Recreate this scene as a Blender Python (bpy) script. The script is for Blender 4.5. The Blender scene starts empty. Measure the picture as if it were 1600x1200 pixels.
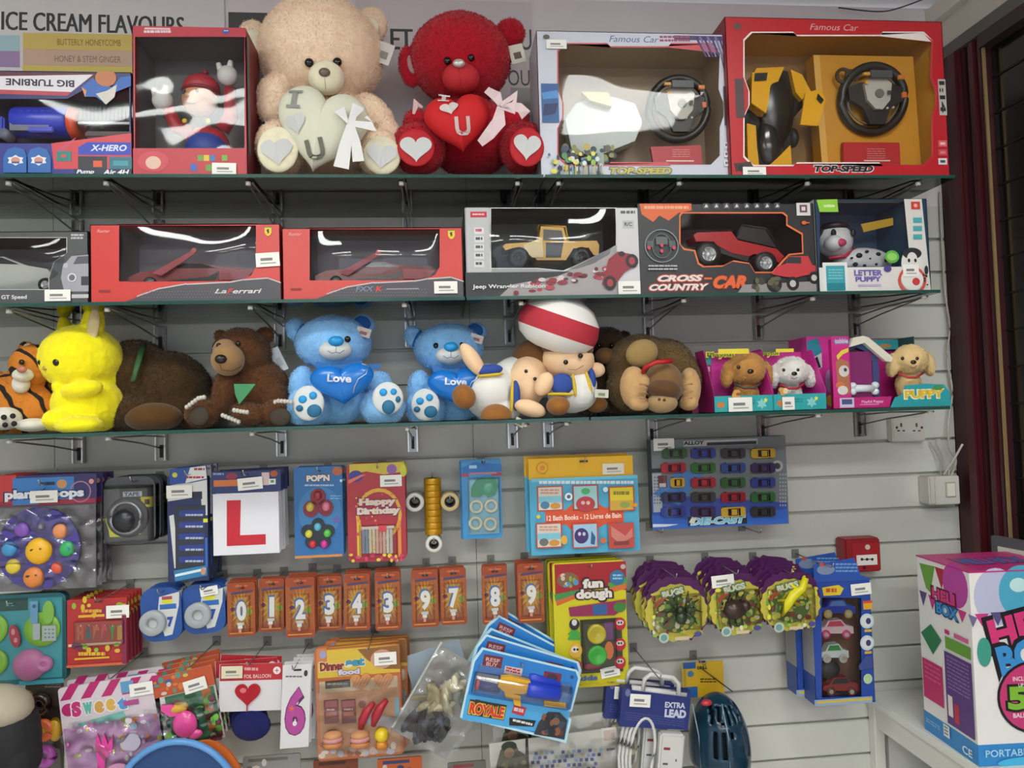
import bpy, bmesh, math, random
from math import sin, cos, pi, radians as R
from mathutils import Vector, Matrix, noise, geometry
random.seed(7)
S = bpy.context.scene
COL = S.collection
# ---------------- camera -------------------------------------------------
F, YAW, PITCH, ROLL, DIST, CZ = 1155.0, .09798, .03935, -.03021, 2.0741, 1.5
_f = Vector((sin(YAW)*cos(PITCH), cos(YAW)*cos(PITCH), sin(PITCH)))
_r0 = Vector((cos(YAW), -sin(YAW), 0)); _u0 = _r0.cross(_f)
_r = _r0*cos(ROLL) + _u0*sin(ROLL); _u = -_r0*sin(ROLL) + _u0*cos(ROLL)
CAM = Vector((0, -DIST, CZ))
cd = bpy.data.cameras.new('camera'); cam = bpy.data.objects.new('camera', cd); COL.objects.link(cam)
cd.sensor_width = 36; cd.lens = F/1600*36; cd.clip_start = .02
cam.matrix_world = Matrix(((_r.x, _u.x, -_f.x, CAM.x), (_r.y, _u.y, -_f.y, CAM.y), (_r.z, _u.z, -_f.z, CAM.z), (0, 0, 0, 1)))
S.camera = cam
S.view_settings.view_transform = 'Standard'; S.view_settings.look = 'None'; S.view_settings.gamma = 1
S.view_settings.use_curve_mapping = False; S.view_settings.exposure = 1.12
W = bpy.data.worlds.new('world'); S.world = W; W.use_nodes = True
W.node_tree.nodes['Background'].inputs[0].default_value = (.80, .86, 1, 1)
W.node_tree.nodes['Background'].inputs[1].default_value = .85
LAMP = 12.0      # emission of the ceiling light diffusers
CEIL = 2.73
LAMPS = [(.76, -1.40, .46, .30), (-1.0, -1.5, .9, .22), (-.9, -3.1, 1.2, .3), (.9, -3.1, 1.2, .3), (-.9, -4.7, 1.2, .3), (.9, -4.7, 1.2, .3), (2.6, -3.0, 1.2, .3)]
def at(px, py, d):
    """world point seen at a pixel of the photo on the plane d metres in front of the wall"""
    v = _f + _r*((px-800)/F) - _u*((py-600)/F)
    return CAM + v*((DIST-d)/v.y)
# ---------------- materials ----------------------------------------------
def lin(h):
    if not isinstance(h, str): return tuple(h)
    o = []
    for i in (0, 2, 4):
        v = int(h[i:i+2], 16)/255
        o.append(v/12.92 if v <= .04045 else ((v+.055)/1.055)**2.4)
    return tuple(o)
_mc = {}
def M(h, rough=.45, metal=0, kind='plain'):
    k = (h, rough, metal, kind)
    if k in _mc: return _mc[k]
    m = bpy.data.materials.new(kind+'_'+str(h)); m.use_nodes = True
    nt = m.node_tree; b = nt.nodes['Principled BSDF']
    b.inputs['Base Color'].default_value = (*lin(h), 1); b.inputs['Roughness'].default_value = rough; b.inputs['Metallic'].default_value = metal
    if kind == 'fur':
        b.inputs['Sheen Weight'].default_value = .25; b.inputs['Roughness'].default_value = .9; b.inputs['Specular IOR Level'].default_value = .1
        n = nt.nodes.new('ShaderNodeTexNoise'); n.inputs['Scale'].default_value = 60; n.inputs['Detail'].default_value = 4
        tc = nt.nodes.new('ShaderNodeTexCoord'); nt.links.new(tc.outputs['Object'], n.inputs['Vector'])
        mx = nt.nodes.new('ShaderNodeMix'); mx.data_type = 'RGBA'
        c = lin(h); mx.inputs['A'].default_value = (*[v*.84 for v in c], 1); mx.inputs['B'].default_value = (*[min(1, v*1.15) for v in c], 1)
        nt.links.new(n.outputs['Fac'], mx.inputs['Factor']); nt.links.new(mx.outputs['Result'], b.inputs['Base Color'])
    if kind == 'foil':
        b.inputs['Metallic'].default_value = .6; b.inputs['Roughness'].default_value = .3
        n = nt.nodes.new('ShaderNodeTexNoise'); n.inputs['Scale'].default_value = 250
        bp = nt.nodes.new('ShaderNodeBump'); bp.inputs['Strength'].default_value = .6; bp.inputs['Distance'].default_value = .002
        nt.links.new(n.outputs['Fac'], bp.inputs['Height']); nt.links.new(bp.outputs['Normal'], b.inputs['Normal'])
    if kind == 'tiger':
        b.inputs['Roughness'].default_value = .9
        tc = nt.nodes.new('ShaderNodeTexCoord'); w = nt.nodes.new('ShaderNodeTexWave'); w.inputs['Scale'].default_value = 9
        w.inputs['Distortion'].default_value = 5; w.inputs['Detail'].default_value = 2; w.inputs['Detail Scale'].default_value = 1.2; w.bands_direction = 'DIAGONAL'
        cr = nt.nodes.new('ShaderNodeValToRGB'); e = cr.color_ramp.elements
        e[0].position = .13; e[0].color = (*lin('1c140e'), 1); e[1].position = .2; e[1].color = (*lin(h), 1)
        nt.links.new(tc.outputs['Object'], w.inputs['Vector']); nt.links.new(w.outputs['Fac'], cr.inputs['Fac']); nt.links.new(cr.outputs['Color'], b.inputs['Base Color'])
    if kind in ('spots', 'speck'):
        tc = nt.nodes.new('ShaderNodeTexCoord'); w = nt.nodes.new('ShaderNodeTexVoronoi'); w.inputs['Scale'].default_value = 28 if kind == 'spots' else 110
        cr = nt.nodes.new('ShaderNodeValToRGB'); e = cr.color_ramp.elements; cr.color_ramp.interpolation = 'CONSTANT'
        e[0].position = 0; e[0].color = (*lin('141414' if kind == 'spots' else 'e0c040'), 1); e[1].position = .3; e[1].color = (*lin(h), 1)
        nt.links.new(tc.outputs['Object'], w.inputs['Vector']); nt.links.new(w.outputs['Distance'], cr.inputs['Fac']); nt.links.new(cr.outputs['Color'], b.inputs['Base Color'])
    if kind == 'wall':
        n = nt.nodes.new('ShaderNodeTexNoise'); n.inputs['Scale'].default_value = 3; n.inputs['Detail'].default_value = 6
        tc = nt.nodes.new('ShaderNodeTexCoord'); nt.links.new(tc.outputs['Object'], n.inputs['Vector'])
        mx = nt.nodes.new('ShaderNodeMix'); mx.data_type = 'RGBA'
        c = lin(h); mx.inputs['A'].default_value = (*[v*.93 for v in c], 1); mx.inputs['B'].default_value = (*[min(1, v*1.05) for v in c], 1)
        nt.links.new(n.outputs['Fac'], mx.inputs['Factor']); nt.links.new(mx.outputs['Result'], b.inputs['Base Color'])
    if kind == 'emit':
        b.inputs['Emission Color'].default_value = (.97, 1, .96, 1); b.inputs['Emission Strength'].default_value = LAMP
    _mc[k] = m; return m
def film(name='clear_film', tint=(1, 1, 1), k=.8, rough=.06, base=0.0):
    if name in _mc: return _mc[name]
    m = bpy.data.materials.new(name); m.use_nodes = True; nt = m.node_tree; nt.nodes.clear()
    o = nt.nodes.new('ShaderNodeOutputMaterial'); t = nt.nodes.new('ShaderNodeBsdfTransparent'); t.inputs[0].default_value = (*tint, 1)
    g = nt.nodes.new('ShaderNodeBsdfGlossy'); g.inputs['Roughness'].default_value = rough
    fr = nt.nodes.new('ShaderNodeFresnel'); fr.inputs[0].default_value = 1.5
    ma = nt.nodes.new('ShaderNodeMath'); ma.operation = 'MULTIPLY_ADD'; ma.inputs[1].default_value = k; ma.inputs[2].default_value = base; ma.use_clamp = True
    mx = nt.nodes.new('ShaderNodeMixShader')
    nt.links.new(fr.outputs[0], ma.inputs[0]); nt.links.new(ma.outputs[0], mx.inputs[0]); nt.links.new(t.outputs[0], mx.inputs[1])
    nt.links.new(g.outputs[0], mx.inputs[2]); nt.links.new(mx.outputs[0], o.inputs[0])
    _mc[name] = m; return m
FILM = film(); GLASS = film('shelf_glass', (.90, .97, .935), 1.1, .01); BAG = film('crinkled_bag', (.98, .98, .98), 1.6, .10, .02)
CHROME = M('b8b8b4', .25, 1); EDGE = M('1f4a42', .15)
# ---------------- text cache ---------------------------------------------
_tc = {}
def glyphs(s, bold=.0, shear=0.0):
    k = (s, bold, shear)
    if k not in _tc:
        c = bpy.data.curves.new('t', 'FONT'); c.body = s; c.resolution_u = 3; c.offset = bold; c.shear = shear; c.fill_mode = 'FRONT'
        o = bpy.data.objects.new('t', c); COL.objects.link(o); bpy.context.view_layer.update()
        me = o.evaluated_get(bpy.context.evaluated_depsgraph_get()).to_mesh()
        v = [(p.co.x, p.co.y) for p in me.vertices]; f = [tuple(p.vertices) for p in me.polygons]
        bpy.data.objects.remove(o); bpy.data.curves.remove(c)
        x0 = min(p[0] for p in v); x1 = max(p[0] for p in v); y0 = min(p[1] for p in v); y1 = max(p[1] for p in v)
        _tc[k] = ([((p[0]-x0)/(x1-x0)-.5, (p[1]-y0)/(y1-y0)-.5) for p in v], f)
    return _tc[k]
# ---------------- mesh builder -------------------------------------------
class MB:
    def __init__(s, th=None, off=0.0, side=1):
        s.v = []; s.f = []; s.fm = []; s.ms = []; s.th = th; s.y = -.0002+off; s.X = None; s.smooth = []
    def mi(s, m):
        if isinstance(m, str): m = M(m)
        if m not in s.ms: s.ms.append(m)
        return s.ms.index(m)
    def add(s, vs, fs, m, smooth=False):
        n = len(s.v); k = s.mi(m)
        s.v += [(s.X @ Vector(v) if s.X else Vector(v)) for v in vs]
        s.f += [tuple(n+i for i in f) for f in fs]; s.fm += [k]*len(fs); s.smooth += [smooth]*len(fs)
    def box(s, c, z, m, rot=None, bev=0):
        x, y, w = z[0]/2, z[1]/2, z[2]/2
        if bev:
            bm = bmesh.new(); bmesh.ops.create_cube(bm, size=1, matrix=Matrix.Diagonal((z[0], z[1], z[2], 1)))
            bmesh.ops.bevel(bm, geom=bm.edges[:], offset=bev, segments=2, affect='EDGES')
            bm.verts.index_update(); vs = [v.co.copy() for v in bm.verts]; fs = [tuple(v.index for v in f.verts) for f in bm.faces]; bm.free()
        else:
            vs = [Vector((a*x, b*y, d*w)) for a in (-1, 1) for b in (-1, 1) for d in (-1, 1)]
            fs = [(0, 1, 3, 2), (4, 6, 7, 5), (0, 4, 5, 1), (2, 3, 7, 6), (0, 2, 6, 4), (1, 5, 7, 3)]
        q = rot.to_matrix() if rot else Matrix.Identity(3)
        s.add([q @ v + Vector(c) for v in vs], fs, m)
    def ell(s, c, r, m, rot=None, seg=20, rings=12):
        vs = []; fs = []; q = rot.to_matrix() if rot else Matrix.Identity(3)
        for i in range(rings+1):
            t = pi*i/rings
            for j in range(seg):
                a = 2*pi*j/seg
                vs.append(q @ Vector((r[0]*sin(t)*cos(a), r[1]*sin(t)*sin(a), r[2]*cos(t))) + Vector(c))
        for i in range(rings):
            for j in range(seg):
                a = i*seg+j; b = i*seg+(j+1) % seg
                fs.append((a, a+seg, b+seg, b))
        s.add(vs, fs, m, True)
    def tube(s, pts, r, m, seg=8, closed=False, flat=1.0):
        pts = [Vector(p) for p in pts]; n = len(pts); vs = []; fs = []
        rr = r if isinstance(r, (list, tuple)) else [r]*n
        up = Vector((0, 0, 1))
        for i, p in enumerate(pts):
            t = (pts[(i+1) % n]-pts[i-1]) if closed else (pts[min(i+1, n-1)]-pts[max(i-1, 0)])
            t = t.normalized() if t.length > 1e-9 else Vector((0, 1, 0))
            a = t.cross(up)
            if a.length < .05: a = t.cross(Vector((1, 0, 0)))
            a.normalize(); b = t.cross(a)
            for j in range(seg):
                g = 2*pi*j/seg; vs.append(p + a*cos(g)*rr[i] + b*sin(g)*rr[i]*flat)
        for i in range(n if closed else n-1):
            for j in range(seg):
                k = (j+1) % seg; i2 = (i+1) % n
                fs.append((i*seg+j, i*seg+k, i2*seg+k, i2*seg+j))
        if not closed: fs += [tuple(range(seg))[::-1], tuple((n-1)*seg+j for j in range(seg))]
        s.add(vs, fs, m, True)
    def lathe(s, c, prof, m, axis='Y', seg=28, smooth=True):
        """prof: (radius, along axis)"""
        vs = []; fs = []
        for r, h in prof:
            for j in range(seg):
                a = 2*pi*j/seg; x, z = r*cos(a), r*sin(a)
                vs.append(Vector(c) + (Vector((x, h, z)) if axis == 'Y' else Vector((x, z, h)) if axis == 'Z' else Vector((h, x, z))))
        for i in range(len(prof)-1):
            for j in range(seg):
                k = (j+1) % seg; fs.append((i*seg+j, i*seg+k, (i+1)*seg+k, (i+1)*seg+j))
        s.add(vs, fs, m, smooth)
    def prism(s, pts, y0, y1, m, holes=()):
        """polygon in local x,z extruded from y0 (front) to y1"""
        loops = [pts]+list(holes); flat = [p for l in loops for p in l]; n = len(flat)
        tri = geometry.tessellate_polygon([[Vector((p[0], p[1], 0)) for p in l] for l in loops])
        vs = [(p[0], y0, p[1]) for p in flat]
        fs = [tuple(t) for t in tri]
        if y1 != y0:
            vs += [(p[0], y1, p[1]) for p in flat]; fs += [tuple(i+n for i in t)[::-1] for t in tri]; k = 0
            for l in loops:
                for i in range(len(l)):
                    a = k+i; b = k+(i+1) % len(l); fs.append((a, b, b+n, a+n))
                k += len(l)
        s.add(vs, fs, m)
    # --- drawing on the front of a thing, in photo pixels ---
    def nx(s): s.y -= .00012; return s.y
    def pq(s, cx, cy, pts):
        x, z = s.th.P(cx, cy); sx, sz = s.th.sx, s.th.sz
        return [(x+a*sx, z-b*sz) for a, b in pts]
    def rect(s, x0, y0, x1, y1, m, rot=0, t=0, sh=0):
        cx, cy = (x0+x1)/2, (y0+y1)/2; w, h = (x1-x0)/2, (y1-y0)/2; c, q = cos(R(rot)), sin(R(rot))
        pts = [(a*w+sh*b*h, b*h) for a, b in ((-1, -1), (1, -1), (1, 1), (-1, 1))]
        y = s.nx(); s.prism(s.pq(cx, cy, [(a*c-b*q, a*q+b*c) for a, b in pts]), y-t, y, m)
        if t: s.y -= t
    def poly(s, pts, m, t=0, holes=()):
        cx = sum(p[0] for p in pts)/len(pts); cy = sum(p[1] for p in pts)/len(pts)
        y = s.nx(); s.prism(s.pq(cx, cy, [(a-cx, b-cy) for a, b in pts]), y-t, y, m, [s.pq(cx, cy, [(a-cx, b-cy) for a, b in h]) for h in holes])
        if t: s.y -= t
    def oval(s, cx, cy, rx, ry, m, n=20, t=0, rot=0):
        c, q = cos(R(rot)), sin(R(rot)); y = s.nx()
        p = [(rx*cos(2*pi*i/n), ry*sin(2*pi*i/n)) for i in range(n)]
        s.prism(s.pq(cx, cy, [(a*c-b*q, a*q+b*c) for a, b in p]), y-t, y, m); s.y -= t
    def ring(s, cx, cy, r, r2, m, n=24, t=.001, k=1):
        y = s.nx(); o = [(r*cos(2*pi*i/n), k*r*sin(2*pi*i/n)) for i in range(n)]; q = [(r2*cos(2*pi*i/n), k*r2*sin(2*pi*i/n)) for i in range(n)]
        s.prism(s.pq(cx, cy, o), y-t, y, m, [s.pq(cx, cy, q)])
    def star(s, cx, cy, r, r2, n, m, t=0, ph=0, k=1):
        s.y -= .00012; y = s.y
        p = [((r if i % 2 == 0 else r2)*sin(pi*i/n+ph), -k*(r if i % 2 == 0 else r2)*cos(pi*i/n+ph)) for i in range(2*n)]
        s.prism(s.pq(cx, cy, p), y-t, y, m); s.y -= t
    def heart(s, cx, cy, w, m, rot=0, t=0):
        p = heart2d(w/2); c, q = cos(R(rot)), sin(R(rot)); y = s.nx()
        s.prism(s.pq(cx, cy, [(a*c-b*q, a*q+b*c) for a, b in p]), y-t, y, m); s.y -= t
    def text(s, t, cx, cy, w, h, m, rot=0, bold=.02, shear=0.0, out=None, ow=1.2):
        v, f = glyphs(t, bold, shear); c, q = cos(R(rot)), sin(R(rot))
        if out is not None:
            v2, f2 = glyphs(t, bold+.045, shear); y = s.nx()
            P2 = [((a*(w+ow*2)), -b*(h+ow*2)) for a, b in v2]; P2 = s.pq(cx, cy, [(a*c-b*q, a*q+b*c) for a, b in P2])
            s.add([(a, y, b) for a, b in P2], f2, out)
        y = s.nx(); P_ = [(a*w, -b*h) for a, b in v]; P_ = s.pq(cx, cy, [(a*c-b*q, a*q+b*c) for a, b in P_])
        s.add([(a, y, b) for a, b in P_], f, m)
    def dashes(s, x0, y0, x1, y1, n, m, fill=.5, rot=0):
        """rows of print too small to read"""
        hh = (y1-y0)/n
        for i in range(n):
            x = x0
            while x < x1-1:
                w = min(random.uniform(3, 9), x1-x); s.rect(x, y0+hh*i, x+w*.85, y0+hh*(i+fill), m); s.y += .00012; x += w
        s.y -= .00012
    def blobs(s, x0, y0, x1, y1, n, cols, r0=2, r1=5):
        for i in range(n): s.oval(random.uniform(x0, x1), random.uniform(y0, y1), random.uniform(r0, r1), random.uniform(r0, r1), random.choice(cols), 10)
    def relief(s, px, py, r, rx, ry, m, yo=0):
        """ellipsoid standing out of the front: radii in px"""
        x, z = s.th.P(px, py); s.ell((x, s.y-yo, z), (rx*s.th.sx, r*s.th.sx, ry*s.th.sz), m, seg=16, rings=8)
    def build(s, name, parent=None, clamp=None):
        me = bpy.data.meshes.new(name)
        if clamp is not None:
            for v in s.v: v.z = max(v.z, clamp)
        if getattr(s.th, 'snap', None) is not None:
            w = s.th.W/2+.0006; h = s.th.H
            for v in s.v: v.z = min(max(v.z, .0004), h); v.x = min(max(v.x, -w), w)
        me.from_pydata([tuple(v) for v in s.v], [], s.f)
        for m in s.ms: me.materials.append(m)
        me.polygons.foreach_set('material_index', s.fm); me.polygons.foreach_set('use_smooth', s.smooth); me.update()
        o = bpy.data.objects.new(name, me); COL.objects.link(o)
        if parent: o.parent = parent
        return o
def heart2d(r, n=36):
    p = []
    for i in range(n):
        t = 2*pi*i/n; p.append((r*sin(t)**3, -r*(13*cos(t)-5*cos(2*t)-2*cos(3*t)-cos(4*t))/16))
    return p
def tag(o, label, cat, group=None):
    o['label'] = label; o['category'] = cat
    if group: o['group'] = group
    return o
class Th:
    """a thing whose front covers a rectangle of the photo on the plane d in front of the wall"""
    def __init__(s, name, label, cat, x0, y0, x1, y1, d, group=None, snap=None, rot=0, yaw=0, tilt=0):
        s.d = d; cx, cy = (x0+x1)/2, (y0+y1)/2; s.C = at(cx, cy, d)
        a = at(cx+10, cy, d)-at(cx-10, cy, d); b = at(cx, cy-10, d)-at(cx, cy+10, d); s.sx = a.x/20; s.sz = b.z/20
        s.W = (x1-x0)*s.sx; s.H = (y1-y0)*s.sz; s.b = (x0, y0, x1, y1)
        e = bpy.data.objects.new(name, None); COL.objects.link(e); e.empty_display_size = .02; s.e = e
        e.rotation_euler = (R(tilt), R(rot), R(yaw))
        e.location = s.C + e.rotation_euler.to_matrix() @ Vector((0, 0, -s.H/2))
        s.snap = snap
        if snap is not None: e.location.z = snap
        tag(e, label, cat, group)
    def P(s, px, py):
        w = at(px, py, s.d); return (w.x-s.C.x, w.z-s.C.z+s.H/2)
    def z(s, py): return s.P((s.b[0]+s.b[2])/2, py)[1]
    def x(s, px): return s.P(px, (s.b[1]+s.b[3])/2)[0]
    def mb(s, off=0.0): return MB(s, off)
    def sticker(s, x0, y0, x1, y1, rot=0, off=-.004, parent=None, c='e8e8e2'):
        g = MB(s, off); g.rect(x0, y0, x1, y1, c, rot, t=.0003)
        w = x1-x0; h = y1-y0; cx, cy = (x0+x1)/2, (y0+y1)/2
        g.rect(cx-w*.3, cy-h*.12, cx+w*.2, cy+h*.08, '7a7a78', rot); g.rect(cx-w*.3, cy+h*.2, cx+w*.35, cy+h*.3, 'a8a8a4', rot)
        return g.build('price_sticker', s.e)
def kids(o): return [c for c in bpy.data.objects if c.parent == o]
def dup(o, loc, label, rot=None, skip=''):
    e = o.copy(); COL.objects.link(e); e.location = loc
    if rot is not None: e.rotation_euler = rot
    e['label'] = label
    for c in kids(o):
        if skip and c.name.startswith(skip): continue
        q = c.copy(); COL.objects.link(q); q.parent = e
        for g in kids(c):
            w = g.copy(); COL.objects.link(w); w.parent = q
    return e
ORD = ['', 'second', 'third', 'fourth', 'fifth', 'sixth']
def stack(th, n, step, what, dx=0, dz=0, jit=2.0):
    """n more copies hanging behind the front one on the same peg"""
    th.e['group'] = what+' on one peg'
    for i in range(1, n+1):
        e = th.e.rotation_euler.copy(); e.y += R(random.uniform(-jit, jit))
        dup(th.e, th.e.location+Vector((dx*i+random.uniform(-.002, .002), step*i, dz*i)), what+', '+ORD[i]+' from the front on its peg', e, 'price_sticker')
PEGS = []
def peg(px, py, d, label, dz=.0):
    """chrome peg: plate hooked into the wall, rod reaching d forward, tip turned up"""
    w = at(px, py, d); e = bpy.data.objects.new('peg_hook', None); COL.objects.link(e); e.location = (w.x, 0, w.z)
    tag(e, label, 'hook', 'chrome peg hooks on the slatwall')
    g = MB(); g.box((0, -.0045, .0), (.020, .003, .024), M('8c8c88', .45, .3)); g.build('back_plate', e)
    g = MB(); g.tube([(0, -.004, 0), (0, -d*.5, 0), (0, -d-.01, 0), (0, -d-.02, .004), (0, -d-.026, .014)], .0017, CHROME); g.build('rod', e)
    return e
# ---------------- plush maker --------------------------------------------
def pillow(outline, thick, rings=7):
    """outline: local (x,z) around its own centre -> puffed verts/faces"""
    n = len(outline); vs = []; fs = []
    ks = [sin(pi/2*i/rings) for i in range(1, rings+1)]
    vs.append((0, -thick, 0))
    for k in ks: vs += [(a*k, -thick*(1-k*k)**.5, b*k) for a, b in outline]
    for k in ks[:-1][::-1]: vs += [(a*k, thick*(1-k*k)**.5, b*k) for a, b in outline]
    vs.append((0, thick, 0)); L = 2*rings-1
    for j in range(n): fs.append((0, 1+j, 1+(j+1) % n)); fs.append((len(vs)-1, 1+(L-1)*n+(j+1) % n, 1+(L-1)*n+j))
    for i in range(L-1):
        for j in range(n):
            a = 1+i*n+j; b = 1+i*n+(j+1) % n; fs.append((a, a+n, b+n, b))
    return vs, fs
def radial(ol, x, z):
    """how far out a point lies, 0 centre to 1 outline"""
    a = math.atan2(z, x); best = None; n = len(ol); r = math.hypot(x, z)
    for i in range(n):
        (x1, z1), (x2, z2) = ol[i], ol[(i+1) % n]; dx, dz = x2-x1, z2-z1; cx, cz = cos(a), sin(a); den = cx*dz-cz*dx
        if abs(den) < 1e-12: continue
        t = (x1*dz-z1*dx)/den; u = (x1*cz-z1*cx)/den
        if t > 0 and -1e-6 <= u <= 1.000001: best = max(best or 0, t)
    return r/best if best else 1
class Plush:
    def __init__(s, name, label, cat, px, py, d, zb, group=None):
        s.d = d; w = at(px, py, d); s.o = Vector((w.x, w.y, zb)); s.zb = .0015
        e = bpy.data.objects.new(name, None); COL.objects.link(e); e.location = s.o; e.empty_display_size = .02; s.e = e; tag(e, label, cat, group)
    def p(s, px, py, dd=0): return at(px, py, s.d+dd)-s.o
    def k(s, dd=0): return (DIST-s.d-dd)/F
    def E(s, g, px, py, dd, rx, ry, rz, m, rot=0, ry_=0, seg=20):
        from mathutils import Euler
        k = s.k(dd); g.ell(s.p(px, py, dd), (rx*k, ry*k, rz*k), m, Euler((ry_, R(rot), 0)), seg, 12)
    def body(s, spec, m, voxel=.004, tuft=0, ln=.006, name='body', bump=.0012, wd=.0009, clamp=True):
        g = MB()
        for q in spec: s.E(g, *q[:6], m, q[6] if len(q) > 6 else 0)
        o = g.build('tmp')
        a = o.modifiers.new('r', 'REMESH'); a.mode = 'VOXEL'; a.voxel_size = voxel; a.use_smooth_shade = True
        b = o.modifiers.new('s', 'SMOOTH'); b.iterations = 6; b.factor = .6
        dg = bpy.context.evaluated_depsgraph_get(); me = bpy.data.meshes.new_from_object(o.evaluated_get(dg)); bpy.data.objects.remove(o)
        me.name = name; me.materials.clear(); me.materials.append(m)
        N_ = [v.normal.copy() for v in me.vertices]; cs = []
        for v, n in zip(me.vertices, N_):
            c = v.co; c = c+n*(noise.noise(c*130)*bump+noise.noise(c*35)*bump*1.6)
            cs += [c.x, c.y, max(c.z, s.zb) if clamp else c.z]
        me.vertices.foreach_set('co', cs); me.update()
        if tuft:
            vs = [v.co.copy() for v in me.vertices]; ar = [p.area for p in me.polygons]; tot = []; t = 0
            fs = [tuple(p.vertices) for p in me.polygons]; nf = len(fs); nv = []; nfs = []
            pick = random.choices(range(nf), weights=ar, k=tuft)
            for i in pick:
                p = me.polygons[i]; n = p.normal; c = p.center
                if c.z < .004: continue
                dr = (n*1.0+Vector((random.gauss(0, .45), random.gauss(0, .45), random.gauss(-.25, .45)))).normalized()
                sd = dr.cross(Vector((random.gauss(0, 1), random.gauss(0, 1), random.gauss(0, 1)))).normalized()*wd
                c = c+Vector((random.uniform(-1, 1), random.uniform(-1, 1), random.uniform(-1, 1)))*voxel*.5 - n*.001
                l = ln*random.uniform(.5, 1.1); b0 = len(nv)
                nv += [c-sd, c+sd, c+dr*l]; nfs.append((b0, b0+1, b0+2))
            k0 = len(vs); vs += nv; fs += [tuple(i+k0 for i in f) for f in nfs]
            m2 = bpy.data.meshes.new(name); m2.from_pydata([tuple(v) for v in vs], [], fs); m2.materials.append(m)
            m2.polygons.foreach_set('use_smooth', [True]*nf+[False]*len(nfs)); m2.update(); me = m2
        else: me.polygons.foreach_set('use_smooth', [True]*len(me.polygons))
        ob = bpy.data.objects.new(name, me); COL.objects.link(ob); ob.parent = s.e; return ob
    def part(s, name, specs, m, parent=None, clamp=True):
        if name == 'ear_lining' and len(specs) > 1: return [s.part(name, [q], m, parent, clamp) for q in specs]
        g = MB()
        for q in specs: s.E(g, *q[:6], q[7] if len(q) > 7 else m, q[6] if len(q) > 6 else 0)
        return g.build(name, parent or s.e, s.zb if clamp else None)
    def pil(s, name, px, py, dd, out, thick, m, rot=0, parent=None, marks=None, yaw=0, tilt=0, rings=7):
        """puffed part (heart cushion, pad) with marks drawn on its front in px around its centre"""
        k = s.k(dd); c, q = cos(R(rot)), sin(R(rot))
        ol = [((a*c-b*q)*k, -(a*q+b*c)*k) for a, b in out]
        vs, fs = pillow(ol, thick*k, rings); g = MB(); g.X = Matrix.Translation(s.p(px, py, dd)) @ Matrix.Rotation(R(yaw), 4, 'Z') @ Matrix.Rotation(R(tilt), 4, 'X')
        g.add(vs, fs, m, True); o = g.build(name, parent or s.e, s.zb)
        if marks:
            rmax = [max(abs(a) for a, b in ol), max(abs(b) for a, b in ol)]
            for nm, t, mx, my, w, h, r, mm in marks:
                g2 = MB(); g2.X = g.X
                if t == '<3': v, f = [(a/2, -b/2) for a, b in heart2d(1)], [tuple(range(36))]
                elif t == 'I': v, f = [(a/2, b/2) for a, b in ((-1, -1), (1, -1), (1, -.7), (.36, -.7), (.36, .7), (1, .7), (1, 1), (-1, 1), (-1, .7), (-.36, .7), (-.36, -.7), (-1, -.7))], [(0, 1, 2, 3, 10, 11), (3, 4, 9, 10), (4, 5, 6, 7, 8, 9)]
                elif t == 'o': v, f = [(cos(2*pi*i/18)/2, sin(2*pi*i/18)/2) for i in range(18)], [tuple(range(18))]
                else: v, f = glyphs(t, .03)
                cc, ss = cos(R(r)), sin(R(r)); P_ = []
                for a, b in v:
                    X, Z = (mx+a*w*cc+b*h*ss)*k, -(my+a*w*ss-b*h*cc)*k
                    rr = min(.98, radial(ol, X, Z)**2); P_.append((X, -thick*k*(1-rr)**.5-.0042, Z))
                g2.add(P_, f, mm); g2.build(nm, o)
        return o
def oval2d(rx, ry, n=24): return [(rx*cos(2*pi*i/n), ry*sin(2*pi*i/n)) for i in range(n)]
def struct(o, name=None):
    o['kind'] = 'structure'; return o
# ======================= THE SETTING =====================================
XR, XL, YB = 1.53, -2.6, -6.2
ZS = (2.066, 1.776, 1.485)      # tops of the three glass shelves
g = MB(); g.box((XL/2+XR/2-.0+.5, YB/2, -.05), (XR-XL+3.4, -YB+.4, .1), M('ccc8c0', .35, 0, 'wall')); struct(g.build('floor'))
g = MB(); g.box((XL/2+XR/2+.5, YB/2, CEIL+.05), (XR-XL+3.4, -YB+.4, .1), M('e2e0da', .8, 0, 'wall')); struct(g.build('ceiling'))
g = MB(); g.box((XL-.05, YB/2, CEIL/2), (.1, -YB+.2, CEIL), M('d4d2ce', .8, 0, 'wall')); struct(g.build('wall_left'))
g = MB(); wm_ = M('b8b5b0', .8, 0, 'wall')
for c, z in (((-2.4, YB-.05, CEIL/2), (1.0, .1, CEIL)), ((2.9, YB-.05, CEIL/2), (1.6, .1, CEIL)), ((.1, YB-.05, .2), (4.0, .1, .4)), ((.1, YB-.05, 2.58), (4.0, .1, .3))): g.box(c, z, wm_)
struct(g.build('wall_front'))
g = MB()
for x in (-1.9, -.57, .77, 2.1): g.box((x, YB-.04, 1.415), (.05, .06, 2.03), M('4a4a4c', .4, .5))
for z in (.42, 2.41): g.box((.1, YB-.04, z), (4.0, .06, .05), M('4a4a4c', .4, .5))
fw = g.build('added_light_window'); struct(fw)  # unseen shop window added behind the camera to let in even frontal light
g = MB(); g.box((.1, YB-.04, 1.415), (3.98, .006, 1.98), FILM); g.build('added_window_pane', fw)
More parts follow.
